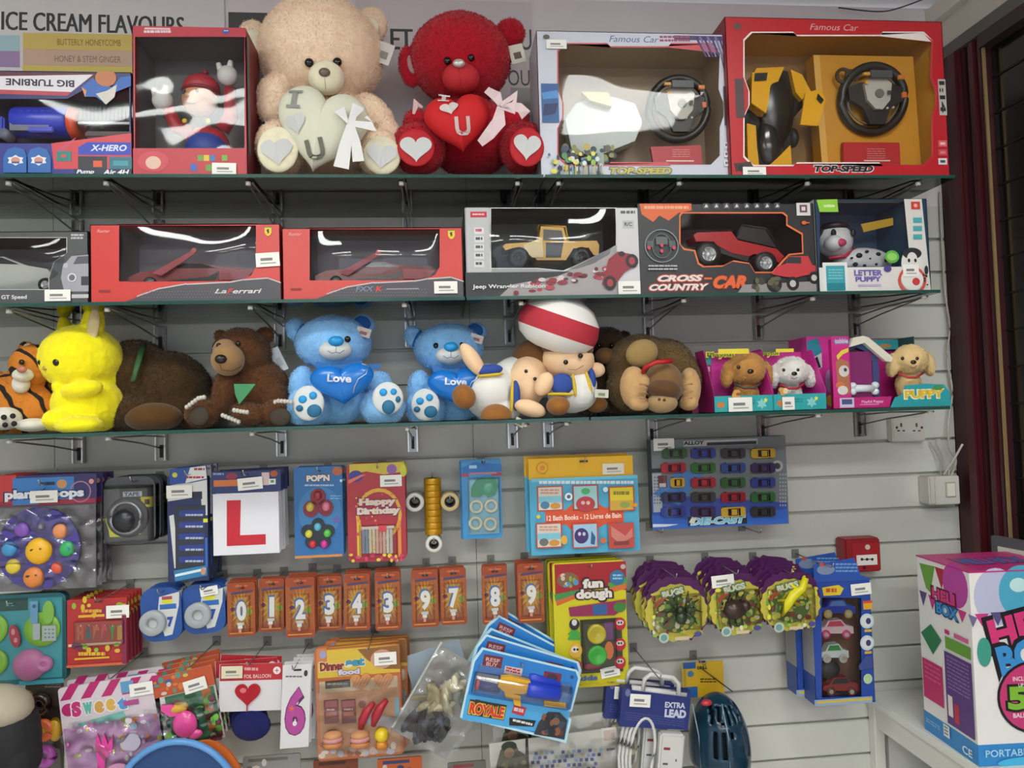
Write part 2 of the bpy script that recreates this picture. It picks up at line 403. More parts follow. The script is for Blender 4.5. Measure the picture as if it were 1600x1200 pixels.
# slatwall: profile extruded along x
prof = []; ztop = 2.085; k = -6
z = ztop; prof.append((0, ztop))
while True:
    zc = 1.385-.1*k
    if zc < .1: break
    prof += [(0, zc+.0045), (.010, zc+.0045), (.010, zc+.009), (.014, zc+.009), (.014, zc-.009), (.010, zc-.009), (.010, zc-.0035), (.003, zc-.0035), (0, zc-.006)]; k += 1
prof.append((0, 0))
g = MB(); xs = [XL, -1.02, .09, XR]
for i in range(3):
    a, b = xs[i]+.0007, xs[i+1]-.0007; vs = [(a, y, z) for y, z in prof]+[(b, y, z) for y, z in prof]; n = len(prof)
    g.add(vs, [(j, j+1, j+1+n, j+n) for j in range(n-1)], M('cfd0c8', .42, 0, 'wall'))
g.box((XL/2+XR/2, .035, 1.1), (XR-XL, .04, 2.2), M('6a6a66', .8)); g.box((XR-.0015, .006, 1.04), (.003, .02, 2.08), M('8a8a84', .6)); struct(g.build('wall_back'))
g = MB(); g.box((.5, .05, 2.39), (XR-XL+1.2, .1, .61), M('e4dcdf', .6, 0, 'wall')); struct(g.build('wall_back_upper'))

# bulkhead over the door, side wall beyond the corner
g = MB(); g.box((XR+.5, YB/2, 2.61), (1.0, -YB, .18), M('cdc8bf', .7, 0, 'wall')); struct(g.build('wall_right_upper'))
g = MB(); g.box((XR-.006, YB/2, 2.525), (.03, -YB, .035), M('5b5955', .5)); g.box((XR-.012, YB/2, 2.66), (.03, -YB, .05), M('dad5cb', .6)); struct(g.build('trim_1'))
g = MB(); g.box((XR+.06, -2.2, 1.26), (.1, -2*-1.5, 2.52), M('6a2a30', .5)); struct(g.build('wall_right'))
# the dark red door frame with tinted glass on the right
door = bpy.data.objects.new('door_1', None); COL.objects.link(door); door.location = (XR, 0, 0); door['kind'] = 'structure'
red = M('480f19', .38); 
g = MB()
g.box((.012, -.02, 1.255), (.03, .045, 2.51), M('3a1418', .5), bev=.002)
g.box((.006, -.058, 1.255), (.04, .034, 2.51), M('380c14', .42), bev=.004); g.box((.0, -.098, 1.255), (.052, .042, 2.51), red, bev=.006); g.box((.008, -.126, 1.255), (.036, .018, 2.51), M('360b13', .4), bev=.002)
g.box((.004, -.168, 1.255), (.044, .022, 2.51), red, bev=.004); g.box((.006, -.194, 1.255), (.040, .014, 2.51), M('360b13', .4), bev=.002); g.box((0, -.7, 2.49), (.04, 1.0, .04), M('35242a', .5))
g.build('door_frame', door)
g = MB(); g.box((-.002, -.146, 1.255), (.006, .012, 2.5), M('55504c', .4, .4)); g.box((.006, -.146, 1.255), (.02, .012, 2.5), M('2a1a1c', .4)); g.box((-.009, -.2055, 1.255), (.008, .005, 2.5), M('a98f62', .4, .5)); g.build('door_trim', door)
g = MB(); g.box((.02, -.45, 1.255), (.01, .49, 2.5), M('191614', .12)); g.build('door_glass', door)
g = MB()
for kk in range(-12, 14): g.box((.0135, -.45, 1.385-.1*kk), (.004, .49, .005), M('0a0908', .5))  # dark lines imitating the slatwall grooves reflected in the tinted glass
g.build('reflected_slat_lines', door)
for i, (x, y, w, h) in enumerate(LAMPS):
    e = bpy.data.objects.new('ceiling_light', None); COL.objects.link(e); e.location = (x, y, CEIL)
    tag(e, ['white ceiling light panel above the shelves, right of the middle', 'white ceiling light panel above the left of the shelves', 'white ceiling light panel in the middle of the shop, left side', 'white ceiling light panel in the middle of the shop, right side', 'white ceiling light panel at the rear of the shop, left side', 'white ceiling light panel at the rear of the shop, right side', 'white ceiling light panel near the doorway'][i], 'ceiling light')
    g = MB(); g.box((0, 0, -.012), (w+.04, h+.04, .02), 'e8e8e4', bev=.004); g.build('frame', e)
    g = MB(); g.box((0, 0, -.026), (w, h, .006), M('ffffff', .5, 0, 'emit')); g.build('diffuser', e)
# ---- posters on the flat wall above the slats ----
t = Th('flavour_poster', 'white ice cream flavours poster with coloured stripes, behind the top shelf at left', 'poster', -160, -40, 358, 300, .004)
g = t.mb(); g.rect(-160, -40, 358, 300, 'dedadb', t=.001)
[g.text('ICE CREAM FLAVOURS', 147+q, 37, 287, 29, '3c3f44', bold=0, rot=.6) for q in (-.9, 0, .9)]
g.rect(-160, 54, 30, 79, 'a9cbd6'); g.rect(-160, 79, 30, 104, 'a68bb8'); g.rect(36, 54, 330, 80, 'd9bf6c'); g.rect(36, 80, 330, 104, 'd0b09c'); g.rect(36, 104, 330, 130, 'd8c36a')
g.text('BUTTERLY HONEYCOMB', 140, 67, 100, 10, '8d6f3a', bold=0); g.text('HONEY & STEM GINGER', 138, 93, 104, 10, '8c7360', bold=0); g.build('printed_sheet', t.e)
t = Th('dark_poster', 'dark grey poster edge on the wall left of the cream teddy bear', 'poster', 359, 20, 470, 250, .004)
g = t.mb(); g.rect(359, 20, 470, 250, '4d4c4f', t=.001); g.build('printed_sheet', t.e)
t = Th('lettered_poster', 'pale wall poster with dark capital letters, behind the two big teddy bears', 'poster', 560, 0, 836, 330, .004)
g = t.mb(); g.rect(560, 0, 836, 330, 'd6ced2', t=.001)
[g.text('LET US', 643+q, 62, 96, 33, '4a4a4c', bold=0) for q in (-1, 1)]; g.text('LET US', 643, 62, 96, 33, '4a4a4c', bold=0); g.text('YOU', 800, 62, 62, 33, '4a4a4c', bold=0); g.text('YOU', 803, 122, 50, 25, '57575a', bold=0); g.rect(800, 137, 836, 330, 'a7a4a8'); g.build('printed_sheet', t.e)
# ---- glass shelves ----
def shelf(x0, x1, z, label):
    e = bpy.data.objects.new('glass_shelf', None); COL.objects.link(e); e.location = ((x0+x1)/2, 0, z-.008); tag(e, label, 'shelf', 'green edged glass shelves')
    w = (x1-x0)/2; g = MB()
    v = [(-w, 0, .008), (w, 0, .008), (w, -.35, .008), (-w, -.35, .008), (-w, 0, 0), (w, 0, 0), (w, -.35, 0), (-w, -.35, 0)]
    g.add(v, [(0, 3, 2, 1), (4, 5, 6, 7)], GLASS); g.add(v, [(3, 7, 6, 2), (0, 4, 7, 3), (1, 2, 6, 5)], EDGE); g.build('pane', e)
xa = -1.7
for z, brk, lb in ((ZS[0], (.262, .262), 'top'), (ZS[1], (.067, .067), 'middle'), (ZS[2], (.352, .352), 'bottom')):
    shelf(xa, brk[0]-.002, z, lb+' glass shelf, its left pane'); shelf(brk[1]+.002, {'top': 1.308, 'middle': 1.252, 'bottom': 1.262}[lb], z, lb+' glass shelf, its right pane')
# ---- brackets ----
ups = [(-.955, 'at the far left'), (-.745, 'left of the brown bears'), (-.43, 'behind the sitting brown bear'), (-.077, 'between the two blue bears'), (.20, 'left of the middle seam'), (.30, 'right of the middle seam'), (.60, 'left of the puppy boxes'), (.93, 'behind the puppy boxes'), (1.225, 'near the right end')]
for z, nm in ((ZS[0], 'top'), (ZS[1], 'middle'), (ZS[2], 'bottom')):
    for x, w in ups:
        e = bpy.data.objects.new('shelf_bracket', None); COL.objects.link(e); e.location = (x, 0, z-.0085); tag(e, 'chrome bracket under the '+nm+' glass shelf, '+w, 'bracket', 'chrome shelf brackets')
        g = MB(); g.box((0, -.004, -.040), (.030, .006, .072), M('8f8f8b', .3, 1), bev=.001)
        for sx in (-.012, .012): g.box((sx, -.012, -.040), (.004, .012, .068), CHROME)
        g.box((0, -.0085, -.05), (.008, .003, .034), M('2a2a28', .6)); g.build('wall_plate', e)
        g = MB(); g.tube([(0, -.008, -.042), (0, -.14, -.024), (0, -.30, -.008), (0, -.322, -.0025)], .0021, M('8d8d8a', .4, .8)); g.build('lower_arm', e)
        g = MB(); g.tube([(.010, -.008, -.012), (.010, -.15, -.005), (.010, -.325, -.0045)], .0021, M('8d8d8a', .4, .8)); g.build('upper_arm', e)
        g = MB(); g.lathe((0, -.325, -.006), [(0, -.004), (.006, -.004), (.006, .004), (0, .004)], M('d8d8d2', .4), 'Z', 12); g.build('rubber_pad', e)
# ---- wall fittings at right ----
t = Th('wall_socket', 'white double socket plate under the right end of the bottom glass shelf', 'socket', 1395, 652, 1446, 690, .03)
g = MB(); g.box((0, .015, t.H/2), (t.W, .028, t.H), M('c9c7bf', .4), bev=.003); g.build('backing_box', t.e)
g = t.mb()
for cx in (1408, 1432):
    g.rect(cx-1.5, 661, cx+1.5, 667, '555'*2); g.rect(cx-6, 672, cx-2, 674, '555555'); g.rect(cx+2, 672, cx+6, 674, '555555')
g.oval(1401, 668, 2, 2, '444444'); g.oval(1440, 668, 2, 2, '444444'); g.build('socket_holes', t.e)
t = Th('light_switch', 'white surface mounted switch box at the right edge of the slatwall', 'switch', 1462, 744, 1499, 788, .055)
g = MB(); g.box((-.008, .03, t.H/2), (t.W+.016, .05, t.H), M('c6c5bd', .4), bev=.004); g.build('backing_box', t.e)
g = MB(); g.box((0, .002, t.H/2), (t.W, .008, t.H), M('d2d1c8', .35), bev=.002); g.build('face_plate', t.e)
g = t.mb(-.003); g.rect(1476, 753, 1492, 777, 'a9a89f', t=.0005); g.rect(1478, 755, 1490, 775, 'e6e3cf', t=.003); g.build('rocker', t.e)
t = Th('fire_call_point', 'red fire alarm call point on the slatwall above the toy car boxes', 'alarm', 1326, 843, 1374, 893, .05)
g = MB(); g.box((-.006, .02, t.H/2+.004), (t.W+.014, .05, t.H), M('8c1c22', .4), bev=.004); g.box((.002, -.002, t.H/2-.002), (t.W-.002, .01, t.H-.004), M('9c2028', .35), bev=.004); g.build('housing', t.e)
g = t.mb(-.0075); g.rect(1336, 866, 1368, 882, 'e2dcd6', t=.001)
for x in (1344, 1352, 1360): g.oval(x, 873, 2.2, 2.2, '2a2626'); 
g.rect(1345, 872.3, 1360, 873.6, '2a2626'); g.build('break_glass_label', t.e)
g = t.mb(-.0075); g.oval(1353, 854, 4, 4, 'c8b8b0', t=.001); g.oval(1348, 886, 2.5, 2.5, '401014'); g.build('indicator', t.e)
def cable(label, pts, r=.0028, c='b9b6ac'):
    P_ = [at(x, y, d) for x, y, d in pts]; q = []
    for i in range(len(P_)-1):
        p0 = P_[max(0, i-1)]; p1 = P_[i]; p2 = P_[i+1]; p3 = P_[min(len(P_)-1, i+2)]
        for j in range(6):
            u = j/6; q.append(.5*((2*p1)+(p2-p0)*u+(2*p0-5*p1+4*p2-p3)*u*u+(3*p1-p0-3*p2+p3)*u**3))
    q.append(P_[-1]); g = MB(); g.tube(q, r, M(c, .5), 6); o = g.build('cable'); tag(o, label, 'cable')
cable('white cable running down the right edge of the slatwall', [(1468, 300, .01), (1472, 380, .015), (1477, 460, .02), (1484, 510, .02), (1480, 560, .02), (1488, 610, .02), (1482, 660, .02), (1484, 700, .03), (1494, 720, .03), (1486, 744, .04)])
cable('white looped cable above the switch box', [(1478, 744, .03), (1474, 715, .02), (1462, 692, .02), (1470, 688, .03), (1484, 715, .04), (1482, 744, .04)], .002)
cable('thin grey cable looped beside the switch box', [(1470, 744, .03), (1468, 720, .02), (1458, 700, .015), (1452, 690, .01)], .0018, '9d9a92')
cable('twisted white cable end sticking out over the red door frame', [(1474, 742, .03), (1488, 722, .06), (1504, 694, .09)], .003, 'cfccc2')
cable('dark wires hanging from the ceiling edge above the red car box', [(1310, 12, .02), (1368, 18, .03), (1400, 14, .05), (1450, -4, .08)], .002, '3a3838')
# ---- white counter with the balloon gas box ----
e = bpy.data.objects.new('white_counter', None); COL.objects.link(e); e.location = (1.52, -.36, 0); tag(e, 'white counter unit against the wall under the balloon gas box', 'counter')
wm = M('dcdcd6', .3)
g = MB(); g.box((.08, 0, .648), (.80, .72, .024), wm, bev=.003); g.build('worktop', e)
g = MB(); g.box((-.292, .345, .318), (.03, .03, .636), wm, bev=.002); g.box((-.292, -.33, .318), (.03, .03, .636), wm, bev=.002); g.box((-.292, 0, .60), (.02, .66, .06), wm); g.build('end_frame', e)
g = MB(); g.box((.1, .35, .32), (.72, .015, .63), wm); g.build('back_panel', e)
g = MB(); g.box((.1, 0, .42), (.72, .68, .018), wm); g.build('inner_shelf', e)
# balloon gas box
class Flat:
    def __init__(s, W_, H_, nu, nv): s.sx = W_/nu; s.sz = H_/nv; s.H = H_
    def P(s, u, v): return (u*s.sx, s.H-v*s.sz)
bx = bpy.data.objects.new('balloon_gas_box', None); COL.objects.link(bx); bx.location = (1.205, -.46, .6605); bx.rotation_euler = (0, 0, R(-3)); tag(bx, 'large pink white and blue helium balloon box on the white counter', 'box')
WB, DB, HB = .24, .205, .44
g = MB(); g.box((WB/2, DB/2, HB/2), (WB, DB, HB), M('e6e4e2', .35)); g.box((WB/2, DB/2, HB), (WB+.002, DB+.002, .003), M('c0307a', .35)); g.box((WB/2, DB/2, HB*.055), (WB+.0012, DB+.0012, HB*.11), M('2d86c8', .35)); g.build('carton', bx)
fr = Flat(WB, HB, 116, 213); g = MB(fr)
g.oval(30, 28, 26, 32, 'b8bcd8', 24); g.oval(60, 24, 27, 30, '4aa6c4', 26); g.oval(56, 16, 10, 8, 'bfe3e6'); g.oval(97, 22, 18, 20, 'c42a48'); 
for i in range(6): u = 4+i*18; g.poly([(u, 42+abs(i-4)), (u+16, 42+abs(i-4)), (u+8, 60)], ['c63a82', '57507e', 'b5428c', '8a86b8'][i % 4])
g.text('HELI', 62, 62, 86, 34, 'd23a78', -12, .05, out='1c1c22', ow=5); g.text('BOX', 66, 92, 78, 34, '3a8fd0', -12, .05, out='1c1c22', ow=5)
g.oval(66, 140, 42, 40, '1d1b22', 30); g.oval(66, 140, 39, 37, 'c23a72', 30); g.text('50', 62, 140, 52, 26, '7fb83a', 0, .05, out='17201a', ow=3); g.text('INCLUDES', 56, 119, 26, 5, 'f0d8e0'); g.text('UP TO', 56, 126, 14, 4, 'f0d8e0'); g.text('BALLOONS', 58, 159, 34, 5, 'f0d8e0'); g.poly([(60, 176), (72, 176), (66, 186)], 'c23a72')
g.oval(12, 88, 8, 16, '3f9a8a'); g.text('PORTABLE', 34, 199, 54, 8, '9fd2f0'); g.oval(60, 210, 40, 6, '48b4e0'); g.build('front_print', bx)
lf = Flat(DB, HB, 70, 213); g = MB(lf); g.X = Matrix(((0, 1, 0, 0), (-1, 0, 0, DB), (0, 0, 1, 0), (0, 0, 0, 1)))
g.poly([(4, 8), (26, 6), (18, 40), (12, 36)], '6aa03c'); g.poly([(26, 6), (42, 6), (34, 30)], 'b02a38'); g.oval(52, 20, 16, 26, 'b8469c')
for i in range(6): u = 2+i*13; g.poly([(u, 42+i), (u+11, 42+i), (u+5, 60)], ['57507e', 'c63a82', '8a86b8'][i % 3])
g.text('HELI', 36, 38, 30, 13, 'd23a78', 0, .04, out='5a1638', ow=2); g.text('BOX', 40, 54, 28, 13, '3a8fd0', 0, .04, out='14406a', ow=2)
g.poly([(2, 94), (17, 78), (31, 92), (18, 114)], '2f7a4e'); g.rect(2, 124, 30, 172, 'c0306a'); g.rect(36, 84, 68, 98, '6a9c3c'); g.rect(36, 76, 42, 81, 'c0306a'); g.rect(48, 76, 66, 81, 'd06090'); g.rect(34, 102, 68, 186, '5b3a7c'); g.dashes(37, 106, 65, 146, 9, '8f78a8', .35); g.rect(36, 152, 42, 176, 'e6d8d8'); g.rect(44, 158, 50, 180, 'c03048')
g.dashes(5, 128, 28, 150, 4, 'd86a94', .3); g.rect(28, 190, 36, 204, 'dfe6e8'); g.dashes(29, 192, 35, 203, 3, '777777'); g.text('CE', 58, 204, 12, 9, 'dcecf4'); g.dashes(4, 197, 24, 203, 2, '8fc4e6', .4); g.build('side_print', bx)
g = MB(Flat(WB, DB, 116, 70)); g.X = Matrix(((1, 0, 0, 0), (0, 0, 1, 0), (0, -1, 0, HB+.0016), (0, 0, 0, 1)))
g.text('HELI BOX', 62, 34, 80, 22, '3a70b8', 0, .03, out='8a1c58', ow=3); g.build('top_print', bx)
g = MB(); g.box((0, 0, .045), (.34, .018, .18), M('55565a', .5), bev=.003); o = g.build('display_frame'); 
fp = bpy.data.objects.new('framed_sign', None); COL.objects.link(fp); fp.location = (1.488, -.38, 1.0); tag(fp, 'grey framed sign standing behind the balloon gas box', 'sign'); o.parent = fp; o.name = 'frame'; fp.rotation_euler = (0, 0, R(-82))
g = MB(); g.box((0, -.011, .045), (.29, .003, .13), 'cfcac2'); g.box((-.10, -.0135, .085), (.05, .002, .03), 'a83a44'); g.box((.02, -.0135, .085), (.1, .002, .01), '8f8c88'); g.build('printed_sheet', fp)
g = MB(); g.box((0, .012, -.181), (.30, .02, .272), M('3f4044', .5), bev=.003); g.build('stand', fp)
# ======================= BOX HELPERS =====================================
def filmsheet(t, x0, y0, x1, y1, y=.002, amp=.0015, fr=9, mat=None, name='clear_window', bulge=0, n=(28, 18), parent=None, seed=0):
    (ax, az), (bx_, bz) = t.P(x0, y1), t.P(x1, y0); g = MB(); vs = []; fs = []
    for j in range(n[1]+1):
        for i in range(n[0]+1):
            u, v = i/n[0], j/n[1]; x = ax+(bx_-ax)*u; z = az+(bz-az)*v
            q = noise.noise(Vector((x*fr, z*fr*1.3, seed)))*amp - bulge*(1-(2*v-1)**2)*(1-(2*u-1)**4)
            vs.append((x, y+q, z))
    for j in range(n[1]):
        for i in range(n[0]): a = j*(n[0]+1)+i; fs.append((a, a+1, a+n[0]+2, a+n[0]+1))
    g.add(vs, fs, mat or FILM, True); return g.build(name, parent or t.e)
def carton(t, D_, win, fm, sm, inner, back, line=None, lw=2.0):
    """window carton: front panel with a hole of the given outline (px), shell and inner tray"""
    w, h = t.W/2, t.H; g = t.mb(); x0, y0, x1, y1 = t.b
    outer = [(-w, 0), (w, 0), (w, h), (-w, h)]
    hole = [t.P(*p) for p in win]; g.prism(outer, 0, .001, fm, [hole])
    for s in (-1, 1): g.box((s*(w-.0008), D_/2, h/2), (.0016, D_, h), sm)
    g.box((0, D_/2, .0008), (2*w, D_, .0016), sm); g.box((0, D_/2, h-.0008), (2*w, D_, .0016), sm); g.box((0, D_, h/2), (2*w, .0016, h), sm)
    if line:
        cx = sum(p[0] for p in win)/len(win); cy = sum(p[1] for p in win)/len(win)
        big = [(p[0]+(lw if p[0] > cx else -lw), p[1]+(lw if p[1] > cy else -lw)) for p in win]
        g.prism([t.P(*p) for p in big], -.0006, -.0003, line, [hole])
    ins = MB(); a = hole; X0 = min(p[0] for p in a)-.004; X1 = max(p[0] for p in a)+.004; Z0 = max(.004, min(p[1] for p in a)-.004); Z1 = max(p[1] for p in a)+.004
    v = [(X0, .004, Z0), (X1, .004, Z0), (X1, .004, Z1), (X0, .004, Z1), (X0+.006, D_-.01, Z0+.006), (X1-.006, D_-.01, Z0+.006), (X1-.006, D_-.01, Z1-.006), (X0+.006, D_-.01, Z1-.006)]
    ins.add(v, [(4, 5, 6, 7)], back); ins.add(v, [(0, 1, 5, 4), (1, 2, 6, 5), (2, 3, 7, 6), (3, 0, 4, 7)], inner); ins.build('inner_tray', t.e)
    return g
def wheel(g, c, r, w, tyre, hub, axis='Y', spokes=5):
    g.lathe(c, [(r*.55, -w/2), (r*.95, -w/2), (r, -w*.3), (r, w*.3), (r*.95, w/2), (r*.55, w/2)], tyre, axis, 24)
    g.lathe(c, [(0, -w*.35), (r*.18, -w*.42), (r*.2, -w*.2), (r*.5, -w*.15), (r*.58, -w*.5), (r*.62, -w*.45)], hub, axis, 20)
    for i in range(spokes):
        a = 2*pi*i/spokes; d = Vector((cos(a), 0, sin(a))) if axis == 'Y' else Vector((0, cos(a), sin(a)))
        o = Vector((0, -w*.35, 0)) if axis == 'Y' else Vector((-w*.35, 0, 0))
        g.tube([Vector(c)+o+d*r*.15, Vector(c)+o+d*r*.56], r*.06, hub, 5)
def hull_car(g, t, px0, px1, py, prof, y0, yw, m, glass=None, gp=None, cut=()):
    """car body from a side profile [(u,v)] u along 0..1, v height fraction px above py"""
    L = px1-px0; pts = [t.P(px0+u*L, py-v) for u, v in prof]; n = len(pts); vs = []
    for y, k in ((y0, .97), (y0+yw*.12, 1), (y0+yw*.88, 1), (y0+yw, .97)):
        cz = t.P(px0, py)[1]
        vs += [(p[0], y, cz+(p[1]-cz)*k) for p in pts]
    fs = [tuple(range(n)), tuple(range(3*n, 4*n))[::-1]]
    for s in range(3):
        for i in range(n): j = (i+1) % n; fs.append((s*n+i, s*n+j, (s+1)*n+j, (s+1)*n+i))
    g.add(vs, fs, m)
    if gp: g.prism([t.P(px0+u*L, py-v) for u, v in gp], y0-.001, y0-.0003, glass)
def emblem(g, cx, cy, w, h):
    """small yellow shield with a dark rearing animal"""
    g.poly([(cx-w/2, cy-h/2), (cx+w/2, cy-h/2), (cx+w/2, cy+h*.1), (cx+w*.3, cy+h*.38), (cx, cy+h/2), (cx-w*.3, cy+h*.38), (cx-w/2, cy+h*.1)], 'e3c62c')
    g.rect(cx-w/2, cy-h/2-.6, cx+w/2, cy-h/2+.8, '3f8f4a')
    g.poly([(cx-w*.1, cy-h*.32), (cx+w*.2, cy-h*.25), (cx+w*.05, cy-h*.12), (cx+w*.22, cy+h*.02), (cx+w*.08, cy+h*.05), (cx+w*.12, cy+h*.3), (cx-w*.02, cy+h*.1), (cx-w*.18, cy+h*.28), (cx-w*.1, cy), (cx-w*.25, cy-h*.1)], '1c1a12')
# ======================= TOP SHELF BOXES =================================
d1 = .335
# toy blaster box
t = Th('toy_blaster_box', 'navy and red toy blaster box with orange muzzle, far left of the top shelf', 'toy box', -150, 108, 208, 272, d1, snap=ZS[0])
g = carton(t, .10, [(-140, 152), (105, 152), (150, 128), (202, 128), (202, 222), (-140, 222)], M('2a2c66', .4), M('2c2a4c', .5), M('8d2a3a', .5), M('3a2c4a', .5))
g.rect(-150, 110, 150, 122, '5c2430'); g.poly([(-150, 121), (147, 112), (112, 140), (-150, 134)], 'd8d4dc'); g.poly([(-150, 134), (112, 140), (106, 146), (-150, 142)], 'b04450'); g.text('BIG TURBINE', 63, 127, 108, 11, '2a2630', rot=181, bold=.03)
g.rect(-150, 222, 208, 272, '2e3486'); g.poly([(80, 222), (207, 205), (207, 262), (84, 262)], 'c8404a'); g.poly([(88, 232), (120, 212), (112, 222), (95, 240)], 'c04a68')
g.poly([(122, 228), (136, 220), (206, 220), (206, 240), (122, 240)], '2f3fae'); g.text('X-HERO', 170, 229, 58, 10, 'd4dcf0', bold=.03, shear=.25)
g.rect(122, 242, 168, 262, '2c2c34'); g.rect(146, 249, 160, 259, 'd8573a'); g.rect(171, 243, 207, 263, '2a6a7c'); g.rect(177, 249, 201, 257, '3f93a0'); g.rect(89, 234, 112, 250, '2f7a78'); g.rect(96, 239, 104, 244, 'c04a48')
g.rect(116, 262, 207, 272, '23264a'); g.text('Pump', 134, 267, 28, 8, 'e8e8ee', shear=.25, bold=.03); g.text('Air 4H', 182, 267, 42, 8, 'e8e8ee', shear=.25, bold=.03); g.build('carton', t.e)
filmsheet(t, -140, 128, 207, 222)
g = t.mb(.02)    # the blaster
bl = M('2f3ec0', .3); gy = M('6e7080', .4)
x, z = t.P(50, 178); k = t.sx
g.lathe((t.P(8, 177)[0], .045, t.P(8, 177)[1]), [(24*k, 0), (26*k, 6*k), (26*k, 84*k), (23*k, 88*k)], bl, 'X', 24)
g.lathe((t.P(96, 180)[0], .045, t.P(96, 180)[1]), [(22*k, 0), (27*k, 3*k), (25*k, 14*k), (19*k, 17*k), (14*k, 16*k)], M('e0512c', .35), 'X', 24)
g.box((t.P(40, 190)[0], .02, t.P(40, 190)[1]), (62*k, .012, 16*k), gy); g.box((t.P(60, 197)[0], .012, t.P(60, 197)[1]), (40*k, .008, 9*k), bl, bev=.002)
for i in range(5): g.box((t.P(28+i*11, 167)[0], .0145, t.z(167)), (7*k, .003, 3*k), '1d2478')
g.lathe((t.P(-4, 200)[0], .03, t.P(-4, 200)[1]), [(0, -.008), (9*k, -.008), (9*k, .02)], gy)
g.box((t.P(-60, 185)[0], .045, t.P(-60, 185)[1]), (110*k, .04, 30*k), bl, bev=.004); g.build('blaster', t.e)
g = t.mb()
for i in range(15): g.box((t.P(119+i*6.2, 168)[0], .03, t.z(168)), (4.2*k, .02, 23*k), '42444c', bev=.001)
g.box((t.P(162, 168)[0], .042, t.z(168)), (94*k, .012, 26*k), '24262c'); g.box((t.P(162, 184)[0], .02, t.z(184)), (94*k, .006, 4*k), 'c4c4cc')
g.box((t.P(165, 201)[0], .03, t.z(201)), (80*k, .02, 11*k), '4a3038', bev=.003); g.build('dart_magazine', t.e)
g = t.mb(-.001); g.oval(166, 120, 17, 14, 'b8714a', t=.001); g.poly([(128, 134), (146, 120), (156, 132), (176, 134), (190, 118), (207, 116), (207, 132), (182, 142), (164, 160), (150, 150), (132, 150)], '2f62b0'); g.poly([(150, 145), (168, 140), (184, 130), (180, 150), (166, 162)], 'c8c4bc'); g.poly([(128, 134), (136, 140), (134, 150)], 'd88a52'); g.build('cloud_graphic', t.e)
for i, cx in enumerate((26, 62)):
    g = t.mb(-.001); g.poly([(cx-19, 268), (cx-19, 245), (cx-13, 232), (cx, 228), (cx+13, 232), (cx+19, 245), (cx+19, 268)], '2a62aa', t=.003); g.star(cx, 249, 14, 10, 6, 'd8dcdc', k=.6); g.oval(cx, 249, 7, 5, 'c8877a'); g.rect(cx-6, 251, cx+6, 254, '3a5a8a'); g.build('printed_canister', t.e)
# toy figure box
t = Th('toy_figure_box', 'red window box with a toy figure in red top and blue trousers, top shelf', 'toy box', 208, 39, 386, 272, d1, snap=ZS[0])
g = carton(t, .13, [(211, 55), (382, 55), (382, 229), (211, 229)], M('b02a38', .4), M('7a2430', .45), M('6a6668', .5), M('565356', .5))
g.rect(209, 39, 385, 54, 'b32f3e'); g.rect(226, 41, 266, 44, 'd8b8bc'); g.dashes(225, 45, 268, 50, 1, 'd8c4c8', .8); g.oval(353, 47, 6, 4, '3a4a98'); g.dashes(350, 45, 357, 48, 1, 'c8d0e8')
g.rect(209, 230, 385, 272, 'b8303c'); 
for i, c in enumerate(['5f9a3c', 'd8b82c', '3b6fae', 'b83038', '6fa83c']): g.rect(309+i*9.5, 240, 317.5+i*9.5, 249, c)
g.rect(298, 254, 308, 265, '3b5fae'); g.rect(322, 255, 332, 265, '5f9a3c'); g.oval(240, 250, 24, 16, 'c4424c'); g.oval(240, 252, 12, 10, 'd8b4a0'); g.build('carton', t.e)
filmsheet(t, 211, 55, 382, 229, amp=.0025, fr=14, seed=13)
k = t.sx; fx = lambda px, py, y: (t.P(px, py)[0], y, t.P(px, py)[1])
g = t.mb()
g.ell(fx(312, 212, .06), (36*k, 26*k, 34*k), 'b02b36'); g.ell(fx(312, 218, .055), (35*k, 27*k, 32*k), M('26449a', .5)); g.tube([fx(285, 190, .06), fx(262, 182, .055), fx(250, 150, .05)], [12*k, 12*k, 9*k], 'a82430', 12); g.tube([fx(335, 185, .06), fx(350, 165, .055), fx(350, 120, .05)], [12*k, 12*k, 9*k], 'a82430', 12)
g.ell(fx(300, 138, .055), (28*k, 26*k, 27*k), M('d79a72', .5)); g.ell(fx(288, 140, .055-26*k), (4*k, 4*k, 4*k), M('cf8f68', .5)); g.build('figure', t.e)
g = t.mb(); g.ell(fx(302, 118, .06), (30*k, 27*k, 23*k), 'b4303c'); g.ell(fx(301, 124, .058), (31*k, 29*k, 7*k), '8c2430'); g.ell(fx(308, 92, .06), (5*k, 5*k, 5*k), '8c2430'); g.build('knitted_hat', t.e)
g = t.mb(); 
for cx in (282, 303): g.ell(fx(cx, 134, .055-24*k), (3.2*k, 2*k, 4.6*k), '2a2c38')
g.tube([fx(286, 151, .055-22*k), fx(294, 154, .055-24*k), fx(302, 151, .055-22*k)], 1.1*k, '8a3a38', 6); g.build('face', t.e)
for px, py in ((243, 142), (347, 102)):
    g = t.mb(); g.ell(fx(px, py, .045), (17*k, 14*k, 17*k), M('d8d6d2', .5)); g.tube([fx(px-10, py-6, .04), fx(px-14, py-18, .04)], [6*k, 4*k], M('d8d6d2', .5)); g.tube([fx(px+4, py-10, .04), fx(px+6, py-22, .04)], [6*k, 4*k], M('d8d6d2', .5)); g.build('mitten', t.e)
g = t.mb()
for px in (283, 320): g.ell(fx(px, 180, .06-26*k), (4*k, 2*k, 4*k), 'e0c02c')
g.build('button', t.e)
t.sticker(332, 253, 370, 271, 1)
